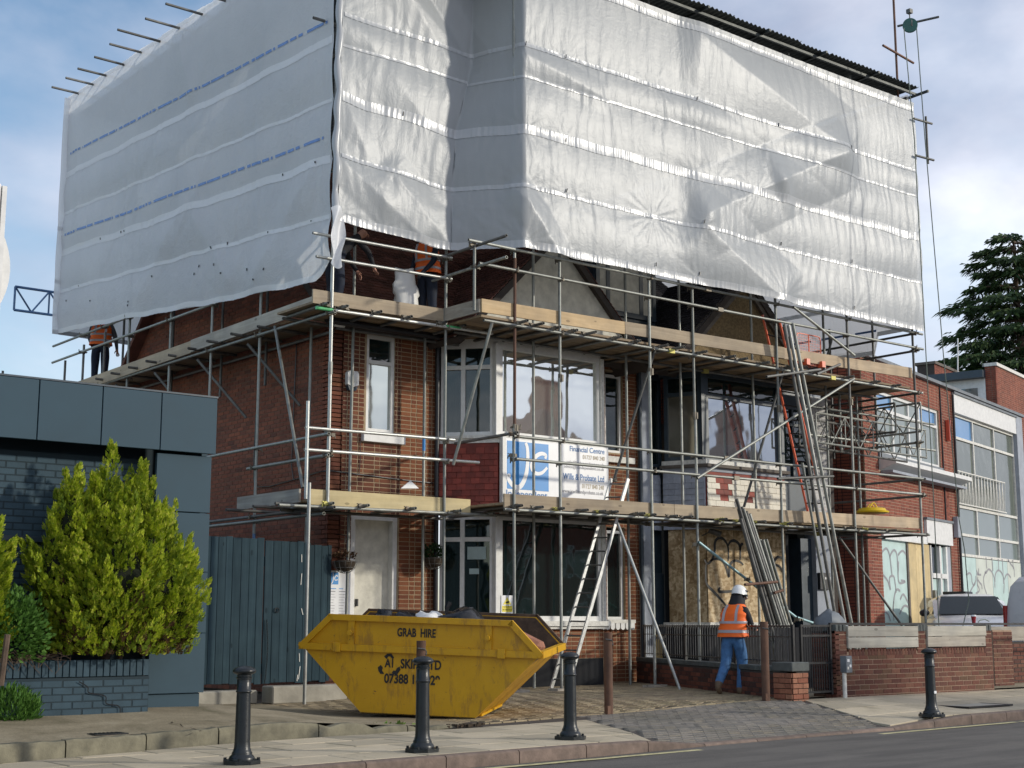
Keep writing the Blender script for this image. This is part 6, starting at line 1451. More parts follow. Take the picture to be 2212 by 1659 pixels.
brick_wall(CH, Q(u0, z0_ - .8, 9.0), UR, u1 - u0, z1_ - z0_ + .8, 'brick_far', 'mortar_dark', limit=60, name='stack', thick=.8)
MB().box((u0 - .08, 8.92, z1_), (u1 + .08, 9.9, z1_ + .12), RF).build('stack_cap', 'beam_wood', CH)
RS = thing('rear_roof', tuple(Q(4, 7, 6)), 'dark roof slope seen above the upper platform at the right', 'roof'); 
MB().box((-3.0, 7.0, 6.0), (2.2, 12, 8.4), RF).build('roof_block', 'dark_frame', RS)
p_, q_ = Bk(2069, 806, 8.8), Bk(2069, 731, 8.8); o = MB().tube(p_, q_, .03, 8).build('aerial_pole', 'white_paint', None, smooth=40); tag(o, 'thin white pole standing beside the brick chimney', 'pole')
# backdrop wall added so the open passage reads dark
o = brick_wall(thing('passage_backdrop', (26, 27, 0), 'added dark brick backdrop at the end of the passage between the painted house and the office', 'wall'), (25.3, 27.0, .1), (1, 0, 0), 1.9, 6.0, 'brick_far', 'mortar_dark', limit=30, name='wall_face')

# ================================================================== WALLS, RAILINGS, GATES IN FRONT
GW = thing('garden_wall', (17.55, 14.0, .12), 'low red brick front wall with weathered timber infill boards, by the footway on the right', 'wall')
LW = 4.12
w_ = brick_wall(GW, (17.53, 14.0, .07), (1, 0, 0), LW, 1.03, 'brick_wall', 'mortar_pink', limit=300, name='wall_face', thick=.22, bond='stretcher', holes=[(.27, .72, 2.04, 1.1), (2.28, .72, 3.94, 1.1)])
brick_wall(GW, (17.53, 14.44, .10), (0, -1, 0), .44, 1.0, 'brick_wall', 'mortar_dark', limit=0, name='pier_side', thick=.1)  # dark mortar paints in the shade on the pier's left face
MB().box((17.64, 14.22, .1), (17.85, 14.44, 1.10)).build('pier_back', 'mortar_dark', GW)
pcs = []
for (a_, c_) in ((.0, .27), (2.04, 2.28), (3.94, LW)):
    n = max(1, int((c_ - a_) / .078))
    for i in range(n): pcs.append((Matrix.Translation((17.53 + a_ + (i + .5) * (c_ - a_) / n, 13.985, 1.145)), .066, .10))
place_pieces(pcs, w_, 'coping_brick', 'coping', 40, .24, .004)
pcs = []
for i in range(int(LW / .0775)):
    x = .04 + i * .0775
    if .28 < x < 2.03 or 2.29 < x < 3.93: pcs.append((Matrix.Translation((17.53 + x, 13.993, .775)), .066, .10))
place_pieces(pcs, w_, 'soldier_brick', 'brick_wall', 60, .1, .004)
for (a_, c_) in ((.27, 2.04), (2.28, 3.94)):
    for k in range(2):
        rag = rng.uniform(-.02, .05) if a_ > 2 else 0
        MB().box((17.53 + a_ + .005, 13.965 - .004 * k, .845 + k * .170 - .0), (17.53 + c_ - .005 + (rag if k else -.04 * (a_ > 2)), 14.03, .845 + k * .170 + .160)).build('infill_board', 'board_weathered' if not (a_ > 2 and k == 0) else 'board_grey', GW, bevel=.004)
MB().box((17.5, 14.05, 1.19), (27.5, 14.09, 1.225)).build('top_rail', 'black_iron', GW)
W2 = thing('garden_wall', (22, 15, .1), 'second brick front wall, in shade, at the right picture edge', 'wall')
brick_wall(W2, (22.1, 15.3, .10), (1, 0, 0), 6.0, .78, 'brick_wall', 'mortar_dark', limit=90, name='wall_face', thick=.22, bond='stretcher')
MB().box((22.1, 15.28, .9), (28, 15.4, 1.16)).build('infill_board', 'board_grey', W2)
brick_wall(W2, (22.85, 14.75, .10), (1, 0, 0), .6, 1.0, 'brick_wall', 'mortar_pink', limit=60, name='pier', thick=.5, bond='stretcher')
# black iron gate
GT = thing('iron_gate', (16.75, 14.0, .15), 'black iron garden gate between the brick pier and the low front wall', 'gate')
b = MB(); gx0, gx1 = 16.78, 17.48
b.box((gx0, 14.02, .17), (gx0 + .035, 14.06, 1.20)); b.box((gx1 - .035, 14.02, .17), (gx1, 14.06, 1.20))
for z in (.20, .62, 1.02, 1.165): b.box((gx0 + .035, 14.025, z), (gx1 - .035, 14.055, z + .03))
b.build('gate_frame', 'black_iron', GT)
for i in range(11):
    x = gx0 + .08 + i * .055; MB().tube((x, 14.04, .2), (x, 14.04, 1.17), .008, 6).build('gate_bar', 'black_iron', GT)
DP = thing('dark_panel_fence', (18.5, 16.0, .15), 'dark timber screen behind the iron gate', 'fence')
for i in range(9): MB().box((18.5 + i * .17, 16.0, .15), (18.66 + i * .17, 16.03, 1.15)).build('fence_board', 'dark_void', DP)
# slanting boundary wall with railings and end pier
BW = thing('boundary_wall', (WA.x, WA.y, .1), 'low dark brick dividing wall carrying black railings, running back from the brick pier', 'wall')
U_ = Vector((WA.x - WB.x, WA.y - WB.y, 0)); LL = U_.length; U_.normalize()
w_ = brick_wall(BW, (WB.x, WB.y, .10), U_, LL - .32, .40, 'brick_wall2', 'mortar_dark', limit=150, name='wall_face', thick=.2, bond='stretcher')
FW = frame((WB.x, WB.y, .10), U_)
pcs = [(FW @ Matrix.Translation((.04 + i * .0775, -.015, .445)), .068, .075) for i in range(int((LL - .35) / .0775))]
place_pieces(pcs, w_, 'coping_brick', 'coping', 100, .24, .005)
FP = frame((WA.x - .06, WA.y - .05, .05), (1, 0, 0)); 
wp = brick_wall(BW, (16.36, 13.86, .06), (1, 0, 0), .34, .46, 'brick_pier', 'mortar_dark', limit=30, name='pier_front', thick=.1, bond='stretcher', proud=.02)
brick_wall(BW, (16.36, 14.20, .06), (0, -1, 0), .34, .46, 'brick_pier', 'mortar_dark', limit=30, name='pier_side', thick=.1, bond='stretcher', proud=.02)
MB().box((16.46, 13.96, .06), (16.69, 14.19, .52)).build('pier_core', 'mortar_dark', BW)
MB().box((16.33, 13.83, .53), (16.72, 14.22, .66)).build('pier_cap', 'coping', BW, bevel=.01)
RL = thing('iron_railing', (WA.x, WA.y, .6), 'row of black iron railings on the dividing wall beside the worker in orange', 'railing')
b = MB()
def rp(s_, z, o_=.10): return FW @ Vector((s_, o_, z - .10))
for z in (.66, 1.02, 1.175): b.beam(rp(.1, z), rp(LL - .15, z), .03, .012 if z < 1.1 else .025)
b.build('rail', 'black_iron', RL)
n = int((LL - .3) / .115)
for i in range(n):
    s_ = .15 + i * .115; bb = MB(); bb.tube(rp(s_, .62), rp(s_, 1.17), .009, 6); bb.lathe([(.008, 1.0), (.016, 1.06), (.008, 1.1)], tuple(rp(s_, .1)), 6); bb.build('rail_bar', 'iron_grey', RL)
for s_ in (.2, 2.4, 4.7, LL - .12): MB().beam(rp(s_, .5), rp(s_, 1.2), .04, .04).build('rail_post', 'black_iron', RL)
# ================================================================== SIGNS AND SMALL FITTINGS ON THE HOUSES
def onF(px, py, F):
    """local (x, z) where the sight line meets the frame's y=0 plane"""
    n = F.to_3x3() @ Vector((0, 1, 0)); o = F.translation; d = ray(px, py); c = Vector((0, 0, CZ)); t_ = (o - c).dot(n) / d.dot(n); q = F.inverted() @ (c + d * t_); return q.x, q.z
def textfit(body, x0, x1, zb, cap, mat, F, parent, name='lettering', y=-.004, bold=0.0):
    cu = bpy.data.curves.new(name, 'FONT'); cu.body = body; cu.size = 1; cu.offset = bold
    o = bpy.data.objects.new(name, cu); COL.objects.link(o); dg = bpy.context.evaluated_depsgraph_get(); me = bpy.data.meshes.new_from_object(o.evaluated_get(dg)); bpy.data.objects.remove(o); bpy.data.curves.remove(cu)
    xs = [v.co.x for v in me.vertices]; w = max(xs) - min(xs); s = (x1 - x0) / w; h = cap / .70; mn = min(xs)
    for v in me.vertices: v.co = F @ Vector((x0 + (v.co.x - mn) * s, y, zb + v.co.y * h))
    me.materials.clear(); return link(me, name, mat, parent)
SG = thing('company_sign', (16.8, 19.46, 3.7), 'large white and blue JC sign board fixed on the bay above the lower platform', 'sign')
SF = frame((15.53, 19.46, 3.04), (1, 0, 0))
MB().box((0, 0, 0), (2.47, .05, 1.38), SF).build('sign_board', 'board_white', SG, bevel=.004)
MB().box((-.05, -.02, 0), (.02, .07, 1.40), SF).build('sign_edge', 'white_paint', SG)
def sp(zx, zy): return onF(zx * .15625 + 1037, zy * .15625 + 899, SF)
a0, a1 = sp(372, 335), sp(945, 385); b0 = sp(365, 1000)
MB().box((a0[0], -.004, b0[1]), (a1[0], 0.001, a0[1]), SF).build('logo_square', 'blue_print', SG)
stroke('logo_letter', [sp(*p) for p in ((628, 370), (652, 450), (656, 620), (635, 800), (580, 940), (520, 985), (455, 960), (400, 890), (382, 825), (418, 820))], .075, 'board_white', SF, SG, y=-.007, taper=lambda u: .75 + .4 * math.sin(u * 3.14))
stroke('logo_letter', [sp(*p) for p in ((898, 590), (905, 540), (850, 518), (780, 548), (722, 630), (712, 715), (765, 790), (850, 785), (925, 712))], .07, 'board_white', SF, SG, y=-.007, taper=lambda u: .7 + .4 * math.sin(u * 3.14))
for body, zx0, zx1, zy, cap, mt, bd in (('Financial Centre', 1240, 1720, 520, .095, 'blue_text', .012), ('01727 840 240', 1420, 1722, 612, .075, 'tan_text', 0), ('info@independent.co.uk', 1200, 1712, 690, .055, 'grey_print', 0), ('advice@jcindependent.co.uk', 1160, 1715, 752, .055, 'grey_print', 0),
                                        ('Wills & Probate Ltd', 1145, 1715, 905, .11, 'blue_text', .014), ('01727 840 240', 1410, 1712, 1012, .08, 'tan_text', 0), ('www.jcwillsandprobate.co.uk', 1132, 1705, 1088, .07, 'grey_print', 0)):
    p, q = sp(zx0, zy - 30 if zx0 < 1300 else zy - 20), sp(zx1, zy); textfit(body, p[0], q[0], q[1] - .01, cap, mt, SF, SG, bold=bd)
p, q = sp(362, 1100), sp(930, 1140); textfit('Independent', p[0], q[0], p[1], .11, 'blue_text', SF, SG, bold=.01)
# small board by the door
SS2 = thing('door_sign', (12.75, 20.3, 1.5), 'tall white notice board with small blue JC logo on the brick beside the door', 'sign')
SF2 = frame((12.57, 20.34, .85), (1, 0, 0)); x0_, zt_ = onF(706, 1232, SF2); x1_, _z = onF(758, 1232, SF2); zb_ = onF(706, 1345, SF2)[1]
MB().box((x0_, 0, zb_), (x1_, .03, zt_), SF2).build('board', 'board_white', SS2, bevel=.003)
ls_ = (x1_ - x0_); MB().box((x0_ + .03, -.003, zt_ - .03 - ls_ * .42), (x0_ + .03 + ls_ * .42, .001, zt_ - .03), SF2).build('logo_square', 'blue_print', SS2)
lx, lz, k_ = x0_ + .03, zt_ - .03, ls_ * .42
stroke('logo_letter', [(lx + k_ * a, lz - k_ * c) for a, c in ((.45, .05), (.5, .4), (.42, .8), (.25, .95), (.08, .75))], .016, 'board_white', SF2, SS2, y=-.006)
stroke('logo_letter', [(lx + k_ * a, lz - k_ * c) for a, c in ((.92, .35), (.8, .25), (.62, .45), (.68, .65), (.92, .6))], .016, 'board_white', SF2, SS2, y=-.006)
for i in range(14):
    z = zt_ - .30 - i * .045; 
    for xa, xb in ((x0_ + .03, x0_ + .03 + rng.uniform(.10, .16)), (x0_ + .24, x0_ + .24 + rng.uniform(.08, .15))): MB().box((xa, -.003, z), (min(xb, x1_ - .02), .001, z + (.012 if i < 2 else .006)), SF2).build('print_line', 'grey_print' if i else 'blue_print', SS2)
# CCTV notice in the ground-floor bay window, window notices
CS = thing('cctv_notice', (15.7, 19.58, 1.5), 'yellow and white CCTV warning notice inside the ground-floor bay window', 'notice')
CF = frame((15.58, 19.585, 1.3), (1, 0, 0)); x0_, zt_ = onF(1083, 1286, CF); x1_, zb_ = onF(1108, 1327, CF)
MB().box((x0_, 0, zb_), (x1_, .006, zt_), CF).build('card', 'board_white', CS); h_ = zt_ - zb_; w2 = x1_ - x0_
MB().box((x0_ + .015, -.003, zb_ + .04), (x1_ - .015, 0.001, zb_ + h_ * .45), CF).build('yellow_panel', 'sign_yellow', CS)
MB().prism([CF @ Vector(v) for v in ((x0_ + w2 * .15, -.004, zb_ + h_ * .52), (x1_ - w2 * .15, -.004, zb_ + h_ * .52), ((x0_ + x1_) / 2, -.004, zt_ - .03))], (0, .003, 0)).build('warning_triangle', 'sign_yellow', CS)
stroke('camera_symbol', [((x0_ + x1_) / 2 - .035, zb_ + h_ * .62), ((x0_ + x1_) / 2 + .04, zb_ + h_ * .66)], .028, 'black_print', CF, CS, y=-.008)
textfit('CCTV', x0_ + .05, x1_ - .05, zb_ + h_ * .34, .035, 'black_print', CF, CS, y=-.006); textfit('IN OPERATION', x0_ + .03, x1_ - .03, zb_ + h_ * .2, .025, 'black_print', CF, CS, y=-.006)
for (px0, py0, px1, py1, lab) in ((1009, 1181, 1049, 1208, 'upper paper notice in the left light of the lower bay window'), (1013, 1228, 1034, 1240, 'small white label below the paper notice in the lower bay window')):
    F_ = frame(atz(BL + ul * .03, 1.26), ul); a, c = onF(px0, py0, F_), onF(px1, py1, F_); o = MB().box((a[0], .03, c[1]), (c[0], .036, a[1]), F_).build('window_notice', 'board_dim', None); tag(o, lab, 'notice')
# burglar alarm box
AB = thing('alarm_box', (13.0, 20.3, 5.3), 'white burglar alarm box on the brick between the corner and the narrow window', 'alarm box'); b = MB()
p_, q_ = onY(752, 800, 20.3), onY(775, 842, 20.3); AF = Matrix.Translation((p_.x, 20.3, q_.z)); ww, hh = q_.x - p_.x, p_.z - q_.z
MB().prism([AF @ Vector(v) for v in ((0, 0, hh * .25), (0, 0, hh * .9), (ww * .15, 0, hh), (ww * .85, 0, hh), (ww, 0, hh * .9), (ww, 0, hh * .25), (ww * .5, 0, hh * .12))], (0, .09, 0)).build('case', 'white_paint', AB)
MB().prism([AF @ Vector(v) for v in ((ww * .05, .01, hh * .2), (ww * .5, .01, hh * .08), (ww * .95, .01, hh * .2), (ww * .8, .01, -.02), (ww * .2, .01, -.02))], (0, .08, 0)).build('strobe', 'dark_frame', AB)
MB().box((p_.x + ww * .2, 20.294, q_.z + hh * .35), (p_.x + ww * .8, 20.30, q_.z + hh * .7)).build('label_plate', 'old_white_paint', AB)
# hanging baskets
for k, (px, py, lab) in enumerate(((745, 1212, 'left hanging basket by the door, mostly bare wire'), (937, 1205, 'right hanging basket, with ferny plant, by the black downpipe'))):
    p_ = onY(px, py, 20.12); o = thing('hanging_basket', (p_.x, 20.12, p_.z - .2), lab, 'basket', 'hanging baskets either side of the door'); b = MB()
    for i in range(12):
        a_ = i * math.pi / 6; b.path([(p_.x + .2 * math.cos(a_) * math.sin(t_), 20.12 + .2 * math.sin(a_) * math.sin(t_), p_.z - .2 * math.cos(t_)) for t_ in [j * math.pi / 12 for j in range(7)]], .004, 4)
    for t_ in (.5, 1.0, 1.5): b.path([(p_.x + .2 * math.cos(a_) * math.sin(t_), 20.12 + .2 * math.sin(a_) * math.sin(t_), p_.z - .2 * math.cos(t_)) for a_ in [j * math.pi / 8 for j in range(17)]], .004, 4)
    b.build('wire_bowl', 'galv_dark', o); MB().path([(p_.x, 20.38, p_.z + .45), (p_.x, 20.12, p_.z + .42), (p_.x, 20.12, p_.z + .3)], .008, 5).build('bracket', 'black_iron', o)
    MB().lathe([(.02, -.17), (.12, -.14), (.17, -.05), (.17, 0), (.02, .02)], (p_.x, 20.12, p_.z), 14).build('liner', 'soil', o, smooth=50)
    leafy('', '', '', (p_.x, 20.12, p_.z + .08), (.20, .16, .14 if k else .08), 260 if k else 90, .06, '', 12 + k).build('plant', 'leaf_dark' if k else 'leaf_brown', o, fix=False)['kind'] = 'stuff'
# intercom, lamp, white card on the platform
IC = thing('intercom', (25.2, 20.3, 2.1), 'black intercom box with pale keypad on the grey entrance pier', 'intercom'); p_, q_ = onY(1769, 1237, 20.33), onY(1793, 1274, 20.33)
MB().box((p_.x, 20.30, q_.z), (q_.x, 20.38, p_.z)).build('case', 'black_plastic', IC, bevel=.006)
for i in range(4): MB().box((p_.x + .15 + i * .055, 20.292, q_.z + .22), (p_.x + .185 + i * .055, 20.30, q_.z + .27)).build('key', 'white_paint', IC)
o = thing('flood_lamp', (21.2, 19.4, 2.9), 'small dark lamp over the boarded bay window', 'lamp'); p_ = onY(1542, 1150, 19.35); MB().tube((p_.x - .06, 19.42, p_.z + .04), (p_.x + .12, 19.28, p_.z - .04), .05, 10, r2=.06).build('lamp_head', 'galv_dark', o, smooth=40); MB().tube((p_.x - .1, 19.58, p_.z - .06), (p_.x - .02, 19.42, p_.z + .02), .012, 6).build('bracket', 'galv_dark', o)
o = MB().prism([onY(866, 1055, 19.9), onY(905, 1055, 19.9), onY(887, 1038, 19.9)], (0, .02, 0)).build('white_card', 'board_white'); tag(o, 'white triangular board corner poking up above the pale left toe board', 'board')

# ================================================================== SKIP
SK = thing('skip', (10.969, 15.539, .037), 'yellow steel skip with sloping ends and black stencilled lettering', 'skip')
SM = Matrix.Translation((10.969, 15.539, .037)) @ Matrix.Rotation(-.878, 4, 'Z') @ Matrix.Rotation(.035, 4, 'Y') @ Matrix.Rotation(.05, 4, 'X')
Lt, Lm, Lb, Hm, Ht, Wd = 1.215, 1.60, .76, .836, 1.223, 1.70
def sk(x, y, z): return SM @ Vector((x, y, z))
hexa = [(-Lb, 0), (Lb, 0), (Lm, Hm), (Lt, Ht), (-Lt, Ht), (-Lm, Hm)]
for y0, y1, nm in ((0, .008, 'side_plate'), (Wd - .008, Wd, 'side_plate')): MB().prism([sk(x, y0, z) for x, z in hexa], SM.to_3x3() @ Vector((0, y1 - y0, 0))).build(nm, 'skip_yellow', SK)
MB().prism([sk(x, .0085, z) for x, z in [(-Lb + .01, .01), (Lb - .01, .01), (Lm - .02, Hm), (Lt - .01, Ht - .01), (-Lt + .01, Ht - .01), (-Lm + .02, Hm)]], SM.to_3x3() @ Vector((0, .004, 0))).build('inner_lining', 'skip_rust', SK)
MB().prism([sk(x, Wd - .0125, z) for x, z in [(-Lb + .01, .01), (Lb - .01, .01), (Lm - .02, Hm), (Lt - .01, Ht - .01), (-Lt + .01, Ht - .01), (-Lm + .02, Hm)]], SM.to_3x3() @ Vector((0, .004, 0))).build('inner_lining', 'skip_rust', SK)
MB().prism([sk(-Lb, 0, 0), sk(Lb, 0, 0), sk(Lb, Wd, 0), sk(-Lb, Wd, 0)], SM.to_3x3() @ Vector((0, 0, .012))).build('floor_plate', 'skip_rust', SK)
for s_ in (-1, 1):
    MB().prism([sk(s_ * Lb, .004, .004), sk(s_ * Lm, .004, Hm), sk(s_ * Lm, Wd - .004, Hm), sk(s_ * Lb, Wd - .004, .004)], SM.to_3x3() @ Vector((-s_ * .006, 0, .008))).build('end_plate', 'skip_worn', SK)
    MB().beam(sk(s_ * (Lm + .005), -.03, Hm), sk(s_ * (Lm + .005), Wd + .03, Hm), .07, .09).build('end_rim', 'skip_yellow', SK)
for y in (-.03, Wd + .03):
    b = MB(); rm_ = 'skip_yellow' if y < 0 else 'skip_rust'
    for (p, q) in ((hexa[2], hexa[3]), (hexa[3], hexa[4]), (hexa[4], hexa[5])): b.beam(sk(p[0], y, p[1]), sk(q[0], y, q[1]), .06, .075, up=SM.to_3x3() @ Vector((0, 0, 1)) if p[1] == q[1] else SM.to_3x3() @ Vector((1, 0, 0)), ext=.02)
    b.build('top_rim', rm_, SK)
    MB().beam(sk(-Lm + .03, y, Hm - .0), sk(Lm - .03, y, Hm), .055, .085, up=SM.to_3x3() @ Vector((0, 0, 1))).build('mid_rib', 'skip_yellow', SK)
for s_ in (-1, 1):
    MB().beam(sk(s_ * .92, -.022, Hm + .04), sk(s_ * .92, -.022, Ht - .03), .04, .085, up=SM.to_3x3() @ Vector((1, 0, 0))).build('strap', 'skip_yellow', SK)
    MB().tube(sk(s_ * .92, -.035, 1.03), sk(s_ * .92, -.12, 1.03), .035, 12).build('lifting_lug', 'skip_yellow', SK, smooth=40)
    MB().box((s_ * 1.1 - .05, -.09, Hm - .06), (s_ * 1.1 + .05, -.056, Hm + .06), SM).build('chain_lug', 'skip_yellow', SK, bevel=.005)
    b = MB()
    for k in range(5): b.beam(sk(s_ * (Lb + .02), .25 + k * .3, .03), sk(s_ * (Lb + .14), .25 + k * .3, .19), .03, .03)
    b.beam(sk(s_ * (Lb + .03), .2, .02), sk(s_ * (Lb + .03), 1.5, .02), .03, .03); b.beam(sk(s_ * (Lb + .15), .2, .19), sk(s_ * (Lb + .15), 1.5, .19), .03, .03); b.build('end_feet', 'skip_yellow', SK)
SKF = SM @ Matrix.Translation((0, -.004, 0))
def kp(zx, zy): return onF(zx * .3541 + 604.9, zy * .3541 + 1071.5, SKF)
def kt(body, zx0, zy0, zx1, zy1, cap, bold=.03): a, c = kp(zx0, zy0), kp(zx1, zy1); textfit(body, a[0], c[0], (a[1] + c[1]) / 2, cap, 'black_print', SKF, SK, bold=bold)
kt('GRAB  HIRE', 715, 857, 950, 860, .105); kt('A1', 638, 1042, 690, 1045, .105); kt('SKIPS LTD', 735, 1048, 983, 1060, .115); kt('07388 188029', 635, 1138, 975, 1152, .115)
def arrow(pts):
    P = [kp(*p) for p in pts]; MB().prism([SKF @ Vector((x, -.003, z)) for x, z in P], SKF.to_3x3() @ Vector((0, .002, 0))).build('recycling_arrow', 'black_print', SK)
arrow([(635, 978), (655, 962), (680, 962), (697, 985), (688, 995), (672, 978), (660, 980), (650, 995)]); arrow([(597, 1045), (615, 1030), (628, 1048), (622, 1062), (636, 1085), (612, 1085), (600, 1065)]); arrow([(730, 1040), (735, 1060), (718, 1085), (695, 1088), (682, 1078), (692, 1064), (705, 1066), (715, 1048)])
# contents
def blob(name, lab, cat, c, r, mat, seed, rough=.25, n=14):
    b = MB(); prof = [(-80 + 160 * k / 9) * math.pi / 180 for k in range(10)]; k0 = 0
    b.lathe([(math.cos(a_), math.sin(a_)) for a_ in prof], n=n); vs = []
    for v in b.v:
        q = Vector(v); s_ = 1 + rough * NZ.noise(q * 1.6 + Vector((seed, 0, 0))) + rough * .5 * NZ.noise(q * 4.5 + Vector((0, seed, 0))); vs.append((c[0] + q.x * r[0] * s_, c[1] + q.y * r[1] * s_, c[2] + q.z * r[2] * s_))
    b.v = vs; o = b.build(name, mat, None, smooth=50)
    if lab: tag(o, lab, cat)
    return o
p_ = sk(.42, .62, 1.16); blob('rubbish_bag', 'black rubbish bag lying in the skip, right of the white sacks', 'rubbish bag', p_, (.38, .30, .20), 'bin_bag', 3, .35)
p_ = sk(.22, .5, 1.28); o = MB().path([p_, p_ + Vector((.01, 0, .09)), p_ + Vector((.04, 0, .16))], lambda t_: .02 + .03 * t_, 6).build('bag_knot', 'bin_bag', bpy.data.objects['rubbish_bag'])
p_ = sk(.0, .45, 1.17); blob('rubble_sack', 'white rubble sack in the middle of the skip', 'sack', p_, (.22, .2, .14), 'white_bag', 5, .4)
p_ = sk(-.30, .42, 1.18); blob('torn_bag', 'torn grey and black bag among the skip rubbish', 'rubbish bag', p_, (.2, .18, .13), 'bin_bag', 9, .5)
p_ = sk(-.62, .42, 1.19); blob('dark_debris', 'small black bag nearest the left end of the skip', 'rubbish bag', p_, (.14, .16, .13), 'bin_bag', 12, .5)
o = blob('rubble_heap', None, None, sk(0, .86, .56), (.95, .52, .42), 'soil', 2, .2, 20); stuff(o, 'rubble and earth filling the bottom of the skip', 'rubble')
p_ = sk(1.33, .42, .93); o = MB().box((-.30, -.16, -.10), (.22, .16, .12), Matrix.Translation(p_) @ Matrix.Rotation(-.95, 4, 'Z') @ Matrix.Rotation(.45, 4, 'Y')).build('stone_block', 'terracotta', None, bevel=.05); tag(o, 'weathered reddish block lying at the right end of the skip', 'block')
# earth spill in front
for (px, py, n_, lab) in ((1005, 1568, 60, 'small heap of brown earth on the footway edge below the skip'), (1130, 1505, 0, '')):
    if n_:
        q = onZ(px, py, .0); b = MB()
        for i in range(n_): x, y = q.x + rng.gauss(0, .13), q.y + rng.gauss(0, .06); s_ = rng.uniform(.01, .035); b.box((x, y, -.01), (x + s_ * 1.4, y + s_, s_ * .7))
        stuff(b.build('earth_crumbs', 'soil', None), lab, 'earth')
# ================================================================== BOLLARDS AND POSTS
def bollard(px, py, top, lab, x_=None):
    q = onZ(px, py, 0.0); gz_ = G(q.x, q.y); d_ = math.hypot(q.x, q.y); h = CZ + d_ * math.tan(math.atan((829.5 - top) / FOC) + PITCH) - gz_
    o = thing('bollard', (q.x, q.y, gz_), lab, 'bollard', 'black cast bollards along the kerb')
    if 'proto' not in bollard.__dict__:
        b = MB(); b.lathe([(.112, .03), (.114, .055), (.106, .075), (.092, .09), (.088, .10), (.090, .108), (.078, .13), (.071, .16), (.068, .22), (.062, .70), (.062, .705), (.070, .712), (.070, .722), (.062, .73), (.062, .84), (.070, .846), (.070, .856), (.062, .862), (.063, .885), (.094, .90), (.102, .915), (.100, .93), (.086, .948), (.055, .965), (.02, .972)], n=28); me = b.mesh('post')
        bm = bmesh.new(); bm.from_mesh(me); bmesh.ops.recalc_face_normals(bm, faces=bm.faces[:]); bm.to_mesh(me); bm.free(); me.materials.append(M['bollard_paint']); smooth_mesh(me, 50)
        b = MB(); b.prism([(.17 * math.cos(a_ + .39), .17 * math.sin(a_ + .39), 0) for a_ in [k * math.pi / 4 for k in range(8)]], (0, 0, .035)); 
        for k in range(4): a_ = k * math.pi / 2 + .6; b.tube((.145 * math.cos(a_), .145 * math.sin(a_), .03), (.145 * math.cos(a_), .145 * math.sin(a_), .055), .014, 6)
        m2 = b.mesh('base'); m2.materials.append(M['bollard_paint']); bollard.proto = (me, m2)
    for nm, me in zip(('post', 'base_flange'), bollard.proto):
        c = bpy.data.objects.new(nm, me); COL.objects.link(c); c.parent = o; c.scale = (1, 1, h / .972 if nm == 'post' else 1); c.rotation_euler = (0, 0, px * .1)
    return o
bollard(522, 1650, 1437, 'black bollard nearest the left edge, in front of the boarded gate'); bollard(912, 1624, 1417, 'black bollard standing in front of the yellow skip'); bollard(1232, 1597, 1408, 'black bollard at the kerb just right of the skip'); bo = bollard(2013, 1548, 1398, 'black bollard farthest right, in front of the low brick wall')
o = MB().box((-.03, -.078, .30), (.02, -.070, .335), Matrix.Translation(bo.location)).build('sticker', 'board_white', bo)
def post(px, py, top, r, mat, lab, z=None):
    q = onZ(px, py, .03 if z is None else z); gz_ = G(q.x, q.y); q = onZ(px, py, gz_); d_ = math.hypot(q.x, q.y); h = CZ + d_ * math.tan(math.atan((829.5 - top) / FOC) + PITCH)
    o = thing('rusty_post', (q.x, q.y, gz_), lab, 'post', 'rusty steel posts'); b = MB(); b.tube((q.x, q.y, gz_ - .05), (q.x, q.y, h), r, 16); b.build('tube_post', mat, o, smooth=40)
    b = MB(); b.path([(q.x - r - .005, q.y - .02, h - .09), (q.x, q.y - r - .014, h - .10), (q.x + r + .005, q.y - .02, h - .13), (q.x + r * .6, q.y - r, h - .17)], .010, 5); b.build('chain_eye', 'galv_dark', o); MB().box((q.x - r * 1.2, q.y - r, gz_ - .02), (q.x - r * .3, q.y, gz_ + .10)).build('foot_lug', mat, o)
    return o
post(1315, 1541, 1366, .058, 'rusty_post', 'rusty brown steel post between the third bollard and the ladder foot'); post(1655, 1513, 1343, .058, 'rusty_post', 'rusty steel post beside the worker, in front of the dividing wall'); post(908, 1566, 1384, .058, 'rusty_post', 'rusty steel post standing right behind the bollard in front of the skip')
# meter box on a post
q = onY(1829, 1505, 13.85); MX = thing('meter_box', (q.x, 13.85, .1), 'grey electrical box on a short post against the low brick wall', 'box'); p0_, p1_ = onY(1822, 1417, 13.85), onY(1836, 1453, 13.85)
MB().box((p0_.x, 13.80, p1_.z), (p1_.x, 13.92, p0_.z)).build('box', 'lead', MX, bevel=.006); MB().tube((q.x, 13.88, .08), (q.x, 13.88, p1_.z), .032, 12).build('post', 'old_white_paint', MX, smooth=40)
for (dx, dz, w, mt) in ((.02, .16, .05, 'board_white'), (.07, .08, .04, 'board_white'), (.02, .05, .03, 'old_white_paint')): MB().box((p0_.x + dx, 13.795, p1_.z + dz), (p0_.x + dx + w, 13.80, p1_.z + dz + .04)).build('sticker', mt, MX)
